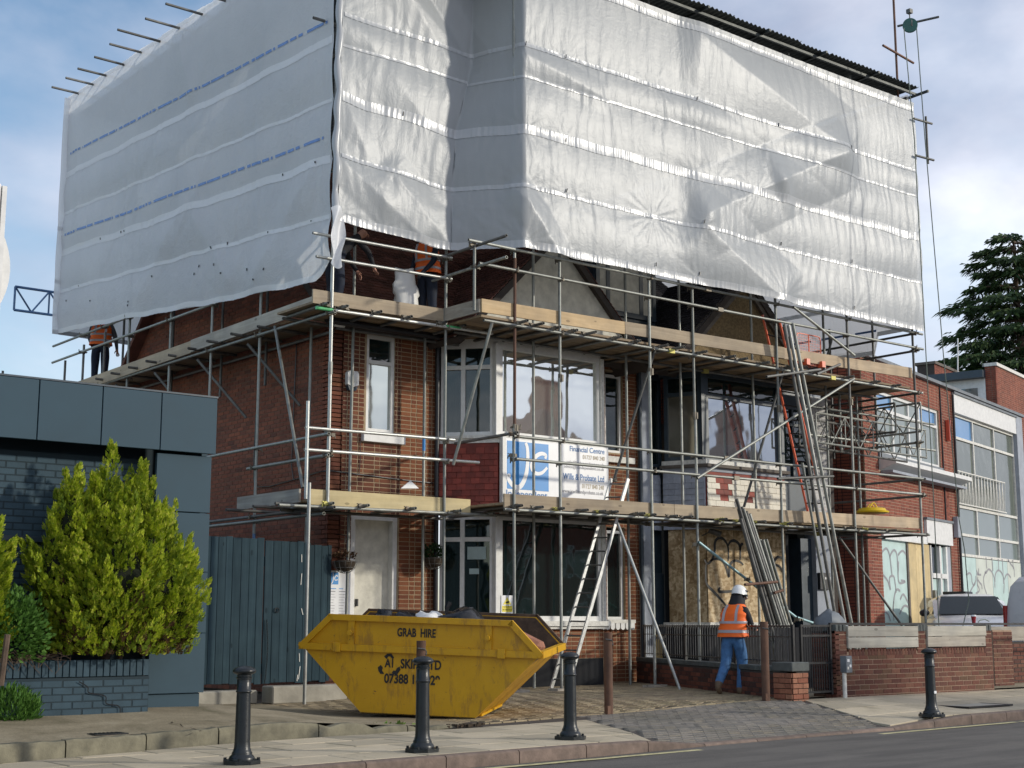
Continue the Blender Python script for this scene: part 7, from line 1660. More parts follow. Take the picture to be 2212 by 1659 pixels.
# cup on the wall, hose by the wall
q = onY(2104, 1352, 14.07); o = thing('paper_cup', (q.x, 14.07, q.z), 'red takeaway cup with white lid standing on the low wall', 'cup'); MB().lathe([(.028, 0), (.042, .11), (.001, .111)], (q.x, 14.07, 1.225), 14).build('cup', 'cup_red', o, smooth=40); MB().lathe([(.044, .105), (.046, .12), (.036, .132), (.001, .133)], (q.x, 14.07, 1.225), 14).build('lid', 'board_white', o, smooth=40)
q = onZ(2165, 1470, .12); b = MB()
for k in range(7):
    b.path([(q.x + .55 + (.45 + .03 * k) * math.cos(a_) + .1 * math.sin(k), q.y + .9 + (.30 + .02 * k) * math.sin(a_ + k), .13 + .028 * (k % 4) + .01 * math.sin(a_ * 3 + k)) for a_ in [j * 2 * math.pi / 22 for j in range(23)]], .013, 6)
o = b.build('rope_coil', 'hose_mat', None, smooth=60); tag(o, 'heap of coiled green-blue rope on the ground at the right, by the shaded wall', 'rope')
o = b = MB(); qq = onY(2150, 1350, 14.07); b.path([(qq.x - .5, 14.07, 1.235), (qq.x - .44, 14.07, 1.27), (qq.x - .3, 14.07, 1.285), (qq.x - .18, 14.07, 1.25)], .009, 5); o = b.build('rope_end', 'rope_mat', None, smooth=60); tag(o, 'short loop of rope lying on top of the low wall, left of the cup', 'rope')
# rubble at the foot of the entrance
o = blob('rubble_sack', 'grey sack slumped by the entrance pier behind the low wall', 'sack', (onY(1795, 1330, 16.5).x, 16.5, 1.15), (.35, .25, .28), 'lead', 21, .3)
# ================================================================== LADDERS, LOOSE TUBES, PLATFORM THINGS
def ladder(name, lab, L0, L1, R0, R1, mat, rungmat, n, w=.028, d=.065, rr_=.014):
    o = thing(name, tuple(L0), lab, 'ladder'); L0, L1, R0, R1 = map(Vector, (L0, L1, R0, R1)); up = (R0 - L0).normalized()
    for a, c in ((L0, L1), (R0, R1)): MB().beam(a, c, d, w, up=up).build('stile', mat, o)
    for i in range(n):
        t_ = (i + .6) / n; MB().tube(L0.lerp(L1, t_), R0.lerp(R1, t_), rr_, 8).build('rung', rungmat, o, smooth=40)
    return o
lb, lt = onY(1191, 1487, 18.85), onY(1321, 1034, 18.85); rb, rt = onY(1226, 1500, 18.48), onY(1357, 1034, 18.48)
lb.z = rb.z = .14
ladder('ladder', 'grey aluminium ladder leaning up through the lower platform, right of the bay window', lb, lt, rb, rt, 'aluminium', 'galv_dark', 15)
l0, l1 = onY(1745, 1105, 19.0), onY(1647, 680, 19.0); r0, r1 = onY(1781, 1105, 18.7), onY(1683, 690, 18.7)
ladder('ladder', 'orange-red ladder rising from the lower platform past the upper platform', l0, l1, r0, r1, 'orange_paint', 'black_iron', 14, w=.034)
def loose(pts0, pts1, r, mat, lab, grp=None):
    o = MB().tube(pts0, pts1, r, 12, hollow=True).build('loose_tube', mat, None, smooth=40); tag(o, lab, 'tube', grp)
def gY(px, py, Y): return onY(px, py, Y)
GRPA = 'long tubes leaning against the right end of the scaffold'
for k, (t0, t1, b0, b1, y, mt, lab) in enumerate(((1694, 700, 1808, 1352, 18.02, 'galv_dark', 'leftmost and darkest of the long tubes leaning past the upper platform'), (1703, 702, 1826, 1352, 17.98, 'galv_bright', 'bright middle tube of the long tubes leaning past the upper platform'), (1712, 698, 1840, 1352, 17.94, 'galv', 'rightmost of the long tubes leaning past the upper platform'),
        (1733, 1000, 1796, 1354, 18.0, 'galv', 'shorter tube leaning at the lower platform, left of the long tubes'), )):
    p, q = gY(t0, t1, y), gY(b0, b1, y); d_ = (q - p); q = p + d_ * ((p.z - .15) / (p.z - q.z)); loose(p, q, .034 if k < 3 else .026, mt, lab, GRPA)
GRPB = 'bundle of tubes leaning on the railing behind the worker'
LB_ = ['tallest tube in the bundle behind the worker, its tip standing above the others', 'leftmost foot in the tall tube bundle behind the worker'] + [f'{w} tube of the tall bundle behind the worker, counted from the left at its top' for w in ('third', 'fourth', 'fifth', 'sixth')] + ['short inner tube at the left of the tall bundle, its top lower than the rest']
for i, (t0, t1, b0, b1) in enumerate(((1591, 1078, 1672, 1350), (1595, 1098, 1659, 1350), (1602, 1095, 1680, 1350), (1606, 1100, 1686, 1350), (1612, 1105, 1692, 1350), (1619, 1110, 1697, 1350), (1600, 1120, 1665, 1350))):
    y = 17.72 + (i % 3) * .06; p, q = gY(t0, t1, y), gY(b0, b1, y); q = p + (q - p) * ((p.z - .15) / (p.z - q.z)); loose(p, q, .031, 'galv' if i % 2 else 'galv_dark', LB_[i], GRPB)
for i, (t0, t1, b0, b1) in enumerate(((1634, 1166, 1690, 1352), (1641, 1165, 1696, 1352), (1648, 1166, 1702, 1352), (1655, 1165, 1710, 1352))):
    y = 17.9 + (i % 2) * .05; p, q = gY(t0, t1, y), gY(b0, b1, y); q = p + (q - p) * ((p.z - .15) / (p.z - q.z)); loose(p, q, .030, 'galv', ('leftmost', 'second', 'third', 'rightmost')[i] + ' of four shorter tubes leaning right of the tall bundle', 'short tubes leaning beside the tall bundle')
p, q = gY(1625, 1144, 18.05), gY(1632, 1172, 18.05); loose(p, p + (q - p) * 8, .026, 'green_paint', 'green-ended tube between the two leaning bundles')
for (a, c, y, lab) in (((1609, 1263), (1679, 1257), 17.55, 'dark short tube clamped across the tall leaning bundle'), ((1672, 1281), (1691, 1275), 17.6, 'dark short tube clamped across the shorter leaning bundle'), ((1656, 814), (1772, 798), 17.8, 'dark tube tied across the long leaning tubes below the upper platform'), ((1765, 808), (1815, 787), 17.9, 'short dark tube projecting right of the long leaning tubes'), ((1680, 1034), (1800, 1029), 17.9, 'dark tube lashed across the ladder above the lower platform')):
    loose(gY(*a, y), gY(*c, y), .026, 'rusty_tube' if y < 17.7 else 'galv_dark', lab)
# yellow tub lid on the lower platform
q = onY(1884, 1106, 18.7); YT = thing('yellow_tub', (q.x, 18.7, 3.2), 'flat yellow plastic tub with loop handle on the lower platform at the right', 'tub')
b = MB(); b.lathe([(.25, 0), (.34, .02), (.35, .05), (.30, .07), (.27, .11), (.24, .12), (.01, .125)], (q.x, 18.7, q.z - .04), 28); b.build('tub_body', 'yellow_plastic', YT, smooth=40)
b = MB(); b.path([(q.x - .14 + .28 * k / 10, 18.66, q.z + .06 + .13 * math.sin(k * math.pi / 10)) for k in range(11)], .014, 6); b.path([(q.x - .10 + .28 * k / 10, 18.76, q.z + .06 + .11 * math.sin(k * math.pi / 10)) for k in range(11)], .014, 6); b.build('handle', 'yellow_plastic', YT, smooth=60)
# red brick guard on the upper platform
BG = thing('mesh_guard', (22.9, 18.3, 6.5), 'red wire mesh guard hooked over the upper toe board at the right', 'guard'); GF_ = frame((onY(1722, 760, 18.40).x, 18.40, 6.36), (1, 0, 0)); w_, h_ = onY(1767, 760, 18.4).x - onY(1716, 760, 18.4).x, .62
def gl(*pts): return [GF_ @ Vector((x, 0, z)) for x, z in pts]
b = MB(); b.path(gl((0, 0), (0, h_ - .08), (.02, h_ - .02), (.08, h_), (w_ - .08, h_ - .0), (w_ - .02, h_ - .02), (w_, h_ - .08), (w_, 0)), .013, 6); b.path(gl((0, .06), (w_, .06)), .02, 6); b.path(gl((w_ * .5, 0), (w_ * .5, h_)), .012, 6); b.build('guard_frame', 'orange_paint', BG, smooth=50)
b = MB()
for i in range(16):
    x = w_ * i / 15; b.tube(*gl((x, 0), (x, h_)), .003, 4)
for i in range(12): z = h_ * i / 11; b.tube(*gl((0, z), (w_, z)), .003, 4)
b.build('wire_mesh', 'orange_paint', BG)
for x in (w_ * .3, w_ * .95): MB().box((x - .05, -.10, -.02), (x + .05, .02, .10), GF_).build('hook', 'orange_paint', BG)
# white sack held on the upper platform
c_ = onY(876, 600, 19.75); SA = MB(); n1, n2 = 18, 16
for i in range(n2 + 1):
    v = i / n2
    for j in range(n1):
        a_ = 2 * math.pi * j / n1; w = .26 * (1 - .35 * v) * (1 + .12 * math.sin(3 * a_ + v * 5)) + (.05 if v > .5 and v < .7 else 0); SA.v.append((c_.x + w * math.cos(a_) + .16 * (v - .5) * -.3, 19.75 + .16 * math.sin(a_) * (1 - .2 * v), 6.27 + .92 * v + .03 * math.sin(2 * a_ + 9 * v)))
for i in range(n2):
    for j in range(n1): SA.f.append((i * n1 + j, i * n1 + (j + 1) % n1, (i + 1) * n1 + (j + 1) % n1, (i + 1) * n1 + j))
o = SA.build('rubble_sack', 'white_bag', None, smooth=50); tag(o, 'large white rubble sack held open by the worker on the upper platform', 'sack')

# ================================================================== PEOPLE
def skin(name, nodes, edges, parent, root, sub=2, seg_mat=None, mats=()):
    me = bpy.data.meshes.new(name); ks = list(nodes); idx = {k: i for i, k in enumerate(ks)}
    me.from_pydata([tuple(nodes[k][0]) for k in ks], [(idx[a], idx[b_]) for a, b_ in edges], []); o = bpy.data.objects.new(name, me); COL.objects.link(o)
    me.skin_vertices.new() if hasattr(me.skin_vertices, 'new') and not me.skin_vertices else None
    md = o.modifiers.new('skin', 'SKIN'); md.use_smooth_shade = True; md.branch_smoothing = .3
    if not me.skin_vertices:
        bm = bmesh.new(); bm.from_mesh(me); bm.verts.layers.skin.verify(); bm.to_mesh(me); bm.free()
    for k in ks:
        sv = me.skin_vertices[0].data[idx[k]]; r = nodes[k][1]; sv.radius = (r, r) if isinstance(r, float) else r; sv.use_root = (k == root)
    sb = o.modifiers.new('sub', 'SUBSURF'); sb.levels = sub; sb.render_levels = sub
    bpy.context.view_layer.update(); dg = bpy.context.evaluated_depsgraph_get(); m2 = bpy.data.meshes.new_from_object(o.evaluated_get(dg)); bpy.data.objects.remove(o)
    m2.materials.clear()
    for m_ in mats: m2.materials.append(M[m_])
    if seg_mat:
        P = {k: Vector(nodes[k][0]) for k in ks}; E_ = [(P[a], P[b_], seg_mat.get((a, b_), 0)) for a, b_ in edges]
        for f in m2.polygons:
            c = f.center; best = 9; mi = 0
            for a, b_, m_ in E_:
                d = b_ - a; t_ = max(0, min(1, (c - a).dot(d) / max(1e-9, d.dot(d)))); r = (c - a - d * t_).length
                if r < best: best, mi = r, m_
            f.material_index = mi
    smooth_mesh(m2, 180); o = bpy.data.objects.new(name, m2); COL.objects.link(o); o.parent = parent; o.matrix_parent_inverse = world(parent).inverted(); return o
def hand(nodes, edges, w, wk, d, side, tag_, curl=.5):
    """palm and five bent fingers leading from wrist point w in direction d; side = across the palm"""
    d = d.normalized(); side = (side - d * side.dot(d)).normalized(); nn = d.cross(side); nodes[tag_ + 'p'] = (w + d * .05, .028); edges.append((wk, tag_ + 'p')); nodes[tag_ + 'q'] = (w + d * .09, (.036, .018)); edges.append((tag_ + 'p', tag_ + 'q'))
    for i, (o_, l) in enumerate(((-.03, .062), (-.01, .072), (.01, .068), (.03, .052))):
        a = w + d * .105 + side * o_; m_ = a + (d * (1 - curl * .4) - nn * curl * .6).normalized() * l * .55; e_ = m_ + (d * (1 - curl) - nn * curl).normalized() * l * .5
        for k, p in (('a', a), ('b', m_), ('c', e_)): nodes[f'{tag_}{i}{k}'] = (p, .0095)
        edges += [(tag_ + 'q', f'{tag_}{i}a'), (f'{tag_}{i}a', f'{tag_}{i}b'), (f'{tag_}{i}b', f'{tag_}{i}c')]
    a = w + d * .05 - side * .045; nodes[tag_ + 'ta'] = (a, .012); nodes[tag_ + 'tb'] = (a + (d - side * .4).normalized() * .045, .0105); edges += [(tag_ + 'p', tag_ + 'ta'), (tag_ + 'ta', tag_ + 'tb')]
def person(loc, face, lab, pose, mats, hands_skin='skin'):
    """pose: joints in (forward, left, up)"""
    o = thing('person', tuple(loc), lab, 'person'); f = Vector((face[0], face[1], 0)).normalized(); l = Vector((-f.y, f.x, 0)); L = Vector(loc)
    def T(p): return L + f * p[0] + l * p[1] + Vector((0, 0, p[2]))
    N = {}; J = pose
    N['pel'] = (T(J['pel']), (.155, .125)); N['wai'] = (T(J['wai']), (.145, .115)); N['che'] = (T(J['che']), (.175, .125)); N['nkb'] = (T(J['nkb']), (.085, .08)); N['nk'] = (T(J['nk']), .058); N['hd'] = (T(J['hd']), (.078, .088)); N['ht'] = (T(J['ht']), (.070, .078))
    Ed = [('pel', 'wai'), ('wai', 'che'), ('che', 'nkb'), ('nkb', 'nk'), ('nk', 'hd'), ('hd', 'ht')]; SMt = {('pel', 'wai'): 1, ('wai', 'che'): 1, ('che', 'nkb'): 1, ('nkb', 'nk'): 1, ('nk', 'hd'): 2, ('hd', 'ht'): 2}
    for s_ in 'LR':
        for k, r in (('hip', .118), ('thi', .108), ('kne', .088), ('ank', .068), ('hee', .048), ('toe', .042)): N[s_ + k] = (T(J[s_ + k]), r)
        for a, b_, m_ in (('pel', s_ + 'hip', 0), (s_ + 'hip', s_ + 'thi', 0), (s_ + 'thi', s_ + 'kne', 0), (s_ + 'kne', s_ + 'ank', 0), (s_ + 'ank', s_ + 'hee', 3), (s_ + 'hee', s_ + 'toe', 3)): Ed.append((a, b_)); SMt[(a, b_)] = m_
        for k, r in (('sho', .072), ('elb', .052), ('wri', .036)): N[s_ + k] = (T(J[s_ + k]), r)
        for a, b_ in (('che', s_ + 'sho'), (s_ + 'sho', s_ + 'elb'), (s_ + 'elb', s_ + 'wri')): Ed.append((a, b_)); SMt[(a, b_)] = 1
        ne = len(Ed); w = N[s_ + 'wri'][0]; d = w - N[s_ + 'elb'][0]; hand(N, Ed, w, s_ + 'wri', d, l * (1 if s_ == 'L' else -1), s_ + 'h')
        for e_ in Ed[ne:]: SMt[e_] = 2 if hands_skin == 'skin' else 4
    skin('body', N, Ed, o, 'pel', 2, SMt, mats); return o, T, f, l
def face_parts(o, c, f, l, up=Vector((0, 0, 1)), s=1.0):
    b = MB(); b.path([c + f * .085 * s + up * .02, c + f * .112 * s - up * .015, c + f * .092 * s - up * .03], .012, 6); b.build('nose', 'skin', o, smooth=60)
    for k in (-1, 1):
        MB().lathe([(.001, -.008), (.010, 0), (.001, .008)], tuple(c + f * .086 * s + l * k * .032 + up * .025), 8).build('eye', 'black_plastic', o, smooth=60)
        MB().path([c + l * k * .082 + up * .02, c + l * k * .095, c + l * k * .082 - up * .03], .011, 5).build('ear', 'skin', o, smooth=60)
    MB().path([c + f * .088 * s - up * .058 + l * .022, c + f * .093 * s - up * .056, c + f * .088 * s - up * .058 - l * .022], .006, 5).build('mouth', 'mouth_mat', o, smooth=60)
def shell(name, rings, mat, parent, n=22, thick=0.0, smooth=60):
    """rings: (centre, halfwidth vector, halfdepth vector)"""
    b = MB()
    for c, a, d in rings:
        for j in range(n): t_ = 2 * math.pi * j / n; cs, sn = math.cos(t_), math.sin(t_); k = (abs(cs) ** 2.6 + abs(sn) ** 2.6) ** (-1 / 2.6); b.v.append(tuple(c + (a * cs + d * sn) * k))
    for i in range(len(rings) - 1):
        for j in range(n): b.f.append((i * n + j, i * n + (j + 1) % n, (i + 1) * n + (j + 1) % n, (i + 1) * n + j))
    return b.build(name, mat, parent, fix=False, smooth=smooth)
def vest(o, T, f, l, J, z0, mats=('hivis', 'reflective'), seed=1, k=1.0):
    rows = []; wa, ch, nb, pe = (Vector(T(J[q])) for q in ('wai', 'che', 'nkb', 'pel'))
    hem = pe.lerp(wa, .1) - Vector((0, 0, .04)); cl = [(hem, .245, .18), (pe.lerp(wa, .6), .235, .175), (wa, .225, .165), (wa.lerp(ch, .5), .225, .162), (ch, .225, .16), (ch.lerp(nb, .45), .205, .145), (ch.lerp(nb, .8), .155, .12), (nb + Vector((0, 0, .02)), .10, .10)]
    def at(t_):
        i = min(len(cl) - 2, int(t_)); u = t_ - i; a, b_ = cl[i], cl[i + 1]; c = a[0].lerp(b_[0], u); w = (a[1] + (b_[1] - a[1]) * u) * k; d = (a[2] + (b_[2] - a[2]) * u) * k; return c, w, d
    rings = []
    for i in range(36):
        t_ = i / 35 * 7; c, w, d = at(t_); w *= 1 + .03 * math.sin(t_ * 5 + seed); rings.append((c, l * w, f * d))
    v = shell('vest', rings, mats[0], o)
    for (t0, t1) in ((.55, .95), (2.35, 2.75)):
        shell('reflective_band', [(at(t0 + (t1 - t0) * i / 4)[0], l * (at(t0 + (t1 - t0) * i / 4)[1] * (1 + .03 * math.sin((t0 + (t1 - t0) * i / 4) * 5 + seed)) + .006), f * (at(t0 + (t1 - t0) * i / 4)[2] + .006)) for i in range(5)], mats[1], o)
    for s_ in (-1, 1):
        for fb_ in (-1, 1):
            pts = []
            for i in range(12):
                t_ = 2.7 + 3.7 * i / 11; c, w, d = at(t_); xx = s_ * .115 * (1 - .15 * i / 11); kx = min(.99, abs(xx) / w); pts.append(c + l * xx + f * fb_ * (d * (1 - kx ** 2.6) ** (1 / 2.6) + .010))
            b = MB()
            for i, p in enumerate(pts): b.v += [tuple(p - l * .024), tuple(p + l * .024)]; (b.f.append((2 * i - 2, 2 * i - 1, 2 * i + 1, 2 * i)) if i else None)
            b.build('reflective_strap', mats[1], o, fix=False, smooth=60)
    return v
# worker on the ground by the railings
q = onZ(1585, 1502, .10)
J = dict(pel=(.02, 0, .93), wai=(.05, 0, 1.08), che=(.10, 0, 1.27), nkb=(.16, 0, 1.42), nk=(.20, 0, 1.47), hd=(.245, -.01, 1.535), ht=(.265, -.01, 1.60),
         Rhip=(.02, -.09, .86), Rthi=(.10, -.10, .66), Rkne=(.13, -.10, .48), Rank=(.04, -.10, .10), Rhee=(.0, -.10, .045), Rtoe=(.20, -.12, .035),
         Lhip=(.0, .09, .86), Lthi=(-.03, .09, .66), Lkne=(-.06, .09, .49), Lank=(-.33, .08, .20), Lhee=(-.37, .08, .13), Ltoe=(-.26, .09, .035),
         Rsho=(.10, -.19, 1.33), Relb=(.14, -.27, 1.08), Rwri=(.36, -.20, 1.03), Lsho=(.12, .19, 1.33), Lelb=(.28, .24, 1.12), Lwri=(.46, .14, 1.06))
o, T, f, l = person((q.x, q.y, .10), (.97, .25), 'worker in white helmet, orange hi-vis vest and blue jeans leaning over the railings', J, ['denim', 'jacket', 'skin', 'boot', 'skin'])
vest(o, T, f, l, J, 0, k=1.0)
hc = T((.255, -.01, 1.60)); hd_ = Matrix.Translation(hc) @ Matrix.Rotation(math.atan2(f.y, f.x), 4, 'Z') @ Matrix.Rotation(R(22), 4, 'Y')
b = MB(); prof = [(.128, -.035), (.130, .0), (.126, .03), (.112, .07), (.085, .10), (.045, .12), (.002, .126)]; n_ = 22
for r, z in prof:
    for j in range(n_): a_ = 2 * math.pi * j / n_; b.v.append(tuple(hd_ @ Vector((r * 1.10 * math.cos(a_), r * .92 * math.sin(a_), z - (.03 * (1 - math.cos(a_)) * .5 if z < 0 else 0)))))
for i in range(len(prof) - 1):
    for j in range(n_): b.f.append((i * n_ + j, i * n_ + (j + 1) % n_, (i + 1) * n_ + (j + 1) % n_, (i + 1) * n_ + j))
he = b.build('helmet', 'helmet', o, fix=False, smooth=60)
b = MB(); b.prism([hd_ @ Vector((.13 * math.cos(a_), .11 * math.sin(a_), -.03)) for a_ in [(-60 + 15 * k) * math.pi / 180 for k in range(9)]] + [hd_ @ Vector((.19 * math.cos(a_), .13 * math.sin(a_), -.045)) for a_ in [(50 - 12.5 * k) * math.pi / 180 for k in range(9)]], (0, 0, .008)); b.build('peak', 'helmet', he)
MB().prism([hd_ @ Vector(v) for v in ((-.03, -.121, .035), (.05, -.121, .05), (.06, -.115, .03), (.0, -.122, .015))], (0, -.004, 0)).build('helmet_vent', 'black_plastic', he)
shell('hood', [(T((.17, 0, 1.41)), l * .13, f * .13), (T((.20, 0, 1.48)), l * .115, f * .12), (T((.225, 0, 1.54)), l * .105, f * .115), (T((.24, 0, 1.58)), l * .10, f * .11)], 'jacket', o)
face_parts(o, T((.245, -.01, 1.545)), f, l)
MB().lathe([(.001, -.02), (.035, -.015), (.035, .015), (.001, .02)], tuple(hd_ @ Vector((0.0, -.125, -.05))), 12).build('ear_defender', 'black_plastic', o, smooth=50)
# worker on the upper platform with the sack
q = onY(921, 660, 19.75)
J = dict(pel=(0, 0, .93), wai=(.0, 0, 1.08), che=(.03, 0, 1.28), nkb=(.06, 0, 1.45), nk=(.08, 0, 1.50), hd=(.10, 0, 1.60), ht=(.11, 0, 1.67),
         Rhip=(0, -.09, .86), Rthi=(.02, -.10, .66), Rkne=(.03, -.10, .48), Rank=(.0, -.10, .10), Rhee=(-.03, -.10, .045), Rtoe=(.15, -.11, .035), Lhip=(0, .09, .86), Lthi=(.0, .10, .66), Lkne=(.0, .10, .48), Lank=(-.03, .10, .10), Lhee=(-.06, .10, .045), Ltoe=(.11, .12, .035),
         Rsho=(.03, -.19, 1.36), Relb=(.08, -.25, 1.08), Rwri=(.24, -.20, .92), Lsho=(.03, .19, 1.36), Lelb=(.14, .25, 1.08), Lwri=(.30, .16, .88))
o, T, f, l = person((q.x, 19.72, 6.26), (-.95, -.25), 'worker in dark trousers and orange vest on the upper platform, head hidden by sheeting', J, ['navy_cloth', 'navy_cloth', 'skin', 'boot', 'black_plastic'], 'glove')
vest(o, T, f, l, J, 0, k=.98); face_parts(o, T((.10, 0, 1.60)), f, l)
# worker stooping at the corner
q = onY(803, 566, 19.45); hx_ = q.x - 12.15
J = dict(pel=(-.05, 0, .90), wai=(.06, 0, 1.04), che=(.25, 0, 1.20), nkb=(.38, 0, 1.28), nk=(.43, 0, 1.32), hd=(.52, 0, 1.38), ht=(.56, 0, 1.44),
         Rhip=(-.04, -.09, .84), Rthi=(.0, -.10, .64), Rkne=(.04, -.10, .46), Rank=(-.02, -.10, .10), Rhee=(-.05, -.10, .045), Rtoe=(.12, -.11, .035), Lhip=(-.04, .09, .84), Lthi=(-.02, .10, .64), Lkne=(.0, .10, .46), Lank=(-.05, .10, .10), Lhee=(-.08, .10, .045), Ltoe=(.09, .12, .035),
         Rsho=(.30, -.19, 1.20), Relb=(.50, -.22, 1.02), Rwri=(.60, -.22, .80), Lsho=(.27, .19, 1.22), Lelb=(.40, .24, .98), Lwri=(.52, .18, .78))
o, T, f, l = person((12.15, 19.68, 6.26), (1, -.02), 'worker in black jacket stooping behind the sheeting at the corner, one arm reaching down', J, ['navy_cloth', 'jacket', 'skin', 'boot', 'skin']); face_parts(o, T((.52, 0, 1.38)), f, l)
# worker far along the side platform
q = onX(224, 812, 12.3)
J = dict(pel=(0, 0, .93), wai=(.02, 0, 1.08), che=(.06, 0, 1.28), nkb=(.10, 0, 1.45), nk=(.12, 0, 1.50), hd=(.15, 0, 1.60), ht=(.16, 0, 1.67),
         Rhip=(0, -.09, .86), Rthi=(.02, -.10, .66), Rkne=(.03, -.10, .48), Rank=(.0, -.10, .10), Rhee=(-.03, -.10, .045), Rtoe=(.15, -.11, .035), Lhip=(0, .09, .86), Lthi=(.0, .10, .66), Lkne=(.0, .10, .48), Lank=(-.03, .10, .10), Lhee=(-.06, .10, .045), Ltoe=(.11, .12, .035),
         Rsho=(.06, -.19, 1.36), Relb=(.05, -.30, 1.08), Rwri=(.10, -.33, .85), Lsho=(.06, .19, 1.36), Lelb=(.10, .26, 1.08), Lwri=(.20, .20, .90))
o, T, f, l = person((12.2, q.y, 6.24), (.5, .8), 'worker in black trousers and orange vest at the far end of the side platform', J, ['navy_cloth', 'grey_hoodie', 'skin', 'boot', 'skin']); vest(o, T, f, l, J, 0, k=.98); face_parts(o, T((.15, 0, 1.60)), f, l)

# ================================================================== VEHICLES
def vehicle_frame(x, y, z, fwd): f = Vector((fwd[0], fwd[1], 0)).normalized(); m = Matrix.Identity(4); l = Vector((-f.y, f.x, 0)); 
def veh(x, y, z, ang): return Matrix.Translation((x, y, z)) @ Matrix.Rotation(ang, 4, 'Z')
cpos = onY(2092, 1330, 19.3); CM_ = veh(cpos.x, 19.3, .40, math.atan2(-cpos.y, -cpos.x) + R(6))
CA = thing('parked_car', tuple(CM_.translation), 'white car facing the camera, parked behind the low brick wall', 'car')
def loft(sections, F, close=True):
    b = MB(); n = len(sections[0])
    for s_ in sections: b.v += [tuple(F @ Vector(p)) for p in s_]
    for i in range(len(sections) - 1):
        for j in range(n): b.f.append((i * n + j, i * n + (j + 1) % n, (i + 1) * n + (j + 1) % n, (i + 1) * n + j))
    b.f.append(tuple(range(n))); b.f.append(tuple((len(sections) - 1) * n + j for j in range(n))); return b
def sec(x, w, z0_, z1_, tum=.0, r=.12):
    wt = w - tum; return [(x, -w + r, z0_), (x, -w, z0_ + r), (x, -w, (z0_ + z1_) * .55), (x, -wt, z1_ - r), (x, -wt + r, z1_ - .02), (x, 0, z1_), (x, wt - r, z1_ - .02), (x, wt, z1_ - r), (x, w, (z0_ + z1_) * .55), (x, w, z0_ + r), (x, w - r, z0_)]
loft([sec(2.05, .62, .25, .62), sec(1.98, .78, .2, .74), sec(1.6, .86, .2, .88), sec(1.0, .88, .2, .99), sec(.7, .88, .2, 1.02, .04), sec(-.8, .88, .2, 1.02, .04), sec(-1.7, .87, .2, 1.0, .04), sec(-2.0, .8, .25, .9, .04)], CM_).build('body', 'car_paint', CA, smooth=45)
loft([sec(.72, .82, .95, 1.00, .0, .02), sec(.05, .78, .95, 1.44, .16, .06), sec(-.3, .78, .95, 1.50, .17, .06), sec(-1.1, .78, .95, 1.49, .17, .06), sec(-1.6, .78, .95, 1.30, .14, .06), sec(-1.9, .75, .9, 1.0, .05, .02)], CM_).build('cabin', 'car_paint', CA, smooth=45)
b = MB(); b.add([CM_ @ Vector(v) for v in ((.76, -.72, 1.03), (.76, .72, 1.03), (.10, .60, 1.435), (.10, -.60, 1.435), (.73, -.72, 1.02), (.73, .72, 1.02), (.07, .60, 1.425), (.07, -.60, 1.425))], [(0, 1, 2, 3), (7, 6, 5, 4), (0, 4, 5, 1), (1, 5, 6, 2), (2, 6, 7, 3), (3, 7, 4, 0)]); b.build('windscreen', 'glass_car', CA)
for s_ in (-1, 1):
    b = MB(); b.add([CM_ @ Vector((x, s_ * y, z)) for x, y, z in ((.50, .845, 1.04), (-1.5, .85, 1.04), (-1.25, .70, 1.40), (-.05, .665, 1.42), (.50, .80, 1.03), (-1.5, .80, 1.03), (-1.25, .66, 1.40), (-.05, .63, 1.42))], [(0, 1, 2, 3), (7, 6, 5, 4), (0, 4, 5, 1), (1, 5, 6, 2), (2, 6, 7, 3), (3, 7, 4, 0)]); b.build('side_window', 'glass_car', CA)
    m_ = blob('mirror', None, None, CM_ @ Vector((.45, s_ * 1.0, 1.06)), (.10, .12, .085), 'chrome_dark', 1, .1, 10); m_.parent = CA; m_.matrix_parent_inverse = world(CA).inverted()
    MB().box((1.82, s_ * .68 - .16, .60), (2.04, s_ * .68 + .12, .74), CM_).build('headlight', 'glass_pale', CA, bevel=.03)
    for x in (1.25, -1.3):
        w_ = MB().tube(CM_ @ Vector((x, s_ * .70, .30)), CM_ @ Vector((x, s_ * .90, .30)), .31, 20).build('tyre', 'tyre_mat', CA, smooth=40); MB().tube(CM_ @ Vector((x, s_ * .895, .30)), CM_ @ Vector((x, s_ * .91, .30)), .2, 16).build('rim', 'aluminium', w_, smooth=40)
MB().box((1.98, -.45, .42), (2.07, .45, .58), CM_).build('grille', 'black_plastic', CA, bevel=.02); MB().box((.74, -.70, 1.015), (.80, .70, 1.035), CM_).build('wiper_strip', 'black_plastic', CA)
for s_ in (-1, 1): MB().box((-.35, s_ * .35 - .22, .8), (-.2, s_ * .35 + .22, 1.28), CM_).build('seat', 'dark_frame', CA, bevel=.03)
vp = onY(2171, 1340, 16.8); _o = Matrix.Rotation(R(4), 4, 'Z') @ Vector((-2.32, .88, 0)); VM = veh(vp.x - _o.x, 16.8 - _o.y, .28, R(4))
VA = thing('parked_van', tuple(VM.translation), 'pale grey-white van at the right edge, its rear corner beside the car', 'van')
loft([sec(2.3, .7, .3, .8), sec(2.1, .85, .25, 1.0), sec(1.5, .9, .25, 1.15, .03), sec(.9, .92, .25, 1.75, .12), sec(.5, .92, .25, 1.88, .12), sec(-2.0, .92, .25, 1.90, .12), sec(-2.25, .90, .25, 1.80, .14), sec(-2.32, .86, .3, 1.2, .1)], VM).build('body', 'van_paint', VA, smooth=40)
MB().box((-2.36, -.90, .85), (-2.22, -.84, 1.30), VM).build('tail_light', 'tail_red', VA, bevel=.01); MB().box((-2.36, .84, .85), (-2.22, .90, 1.30), VM).build('tail_light', 'tail_red', VA, bevel=.01)
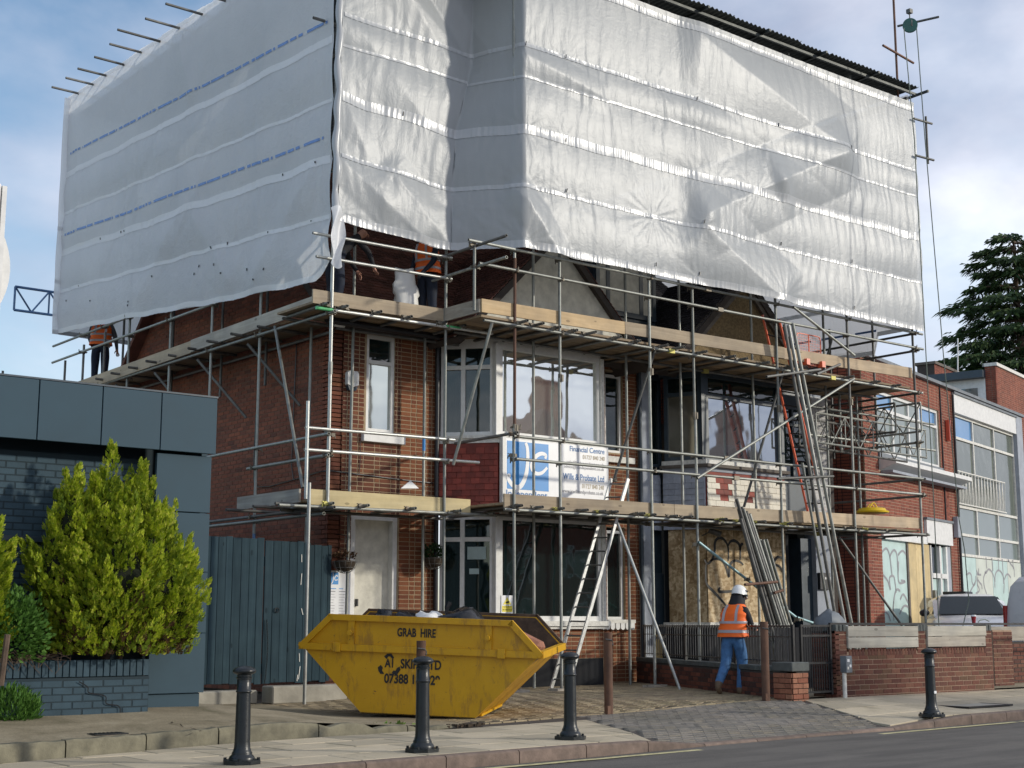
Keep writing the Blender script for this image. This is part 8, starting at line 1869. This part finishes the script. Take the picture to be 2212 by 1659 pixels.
b = MB(); b.beam(VM @ Vector((-2.05, -.925, 1.55)), VM @ Vector((.3, -.925, 1.55)), .01, .02); b.beam(VM @ Vector((-2.05, -.93, .80)), VM @ Vector((-2.05, -.90, 1.55)), .02, .01); b.build('panel_crease', 'lead', VA)
MB().box((-1.9, -.935, 1.0), (-1.3, -.932, 1.03), VM).build('small_lettering', 'grey_print', VA)
for x in (1.4, -1.4):
    for s_ in (-1, 1): w_ = MB().tube(VM @ Vector((x, s_ * .74, .30)), VM @ Vector((x, s_ * .94, .30)), .32, 20).build('tyre', 'tyre_mat', VA, smooth=40); MB().tube(VM @ Vector((x, s_ * .935, .30)), VM @ Vector((x, s_ * .95, .30)), .2, 16).build('rim', 'aluminium', w_, smooth=40)
b = MB(); b.tube(VM @ Vector((-1.75, -.5, 1.88)), VM @ Vector((-1.75, -.5, 2.12)), .03, 8); b.box((-1.85, -.58, 2.0), (-1.6, -.42, 2.1), VM); b.build('roof_bracket', 'black_plastic', VA)
o = thing('wheelie_bin', (27, 19.5, .1), 'black bin standing beside the white car, by the office door', 'bin'); bq = onP(2063, 1280, -.6); MB().box((bq[0] - .25, -.9, .2), (bq[0] + .25, -.4, bq[1] - .05), RF).build('bin_body', 'black_plastic', o, bevel=.02); MB().box((bq[0] - .28, -.95, bq[1] - .05), (bq[0] + .28, -.38, bq[1] + .02), RF).build('bin_lid', 'black_plastic', o, bevel=.01)
# ================================================================== HOUSES ACROSS THE STREET (mirrored in the bay windows)
for k, (x, w, h, r_) in enumerate(((46.0, 9, 8.2, 3.6), (60.0, 10, 7.8, 3.4))):
    y = -15.0; o = thing('opposite_house', (x, y, 0), ('gabled house with tall chimney, seen mirrored in the left upper bay window', 'gabled house seen mirrored in the right upper bay window')[k], 'house'); MB().box((x - w / 2, y - 8, -.1), (x + w / 2, y, h)).build('wall', 'brick_flat', o); MB().prism([(x - w / 2 - .3, y + .3, h), (x + w / 2 + .3, y + .3, h), (x, y + .3, h + r_)], (0, -8.6, 0)).build('roof', 'roof_tile_mat', o)
    c = MB().box((x + 1.2, y - 3, h + 1), (x + 2.8, y - 2, h + r_ + 2.2)).build('chimney', 'brick_flat', o)
    for i in (-2.6, 1.2):
        for z in (.9, 3.5): f_ = MB().box((x + i, y, z), (x + i + 1.6, y + .05, z + 1.4)).build('window', 'white_paint', o); MB().box((x + i + .1, y + .05, z + .1), (x + i + 1.5, y + .06, z + 1.3)).build('pane', 'glass_dark', f_)
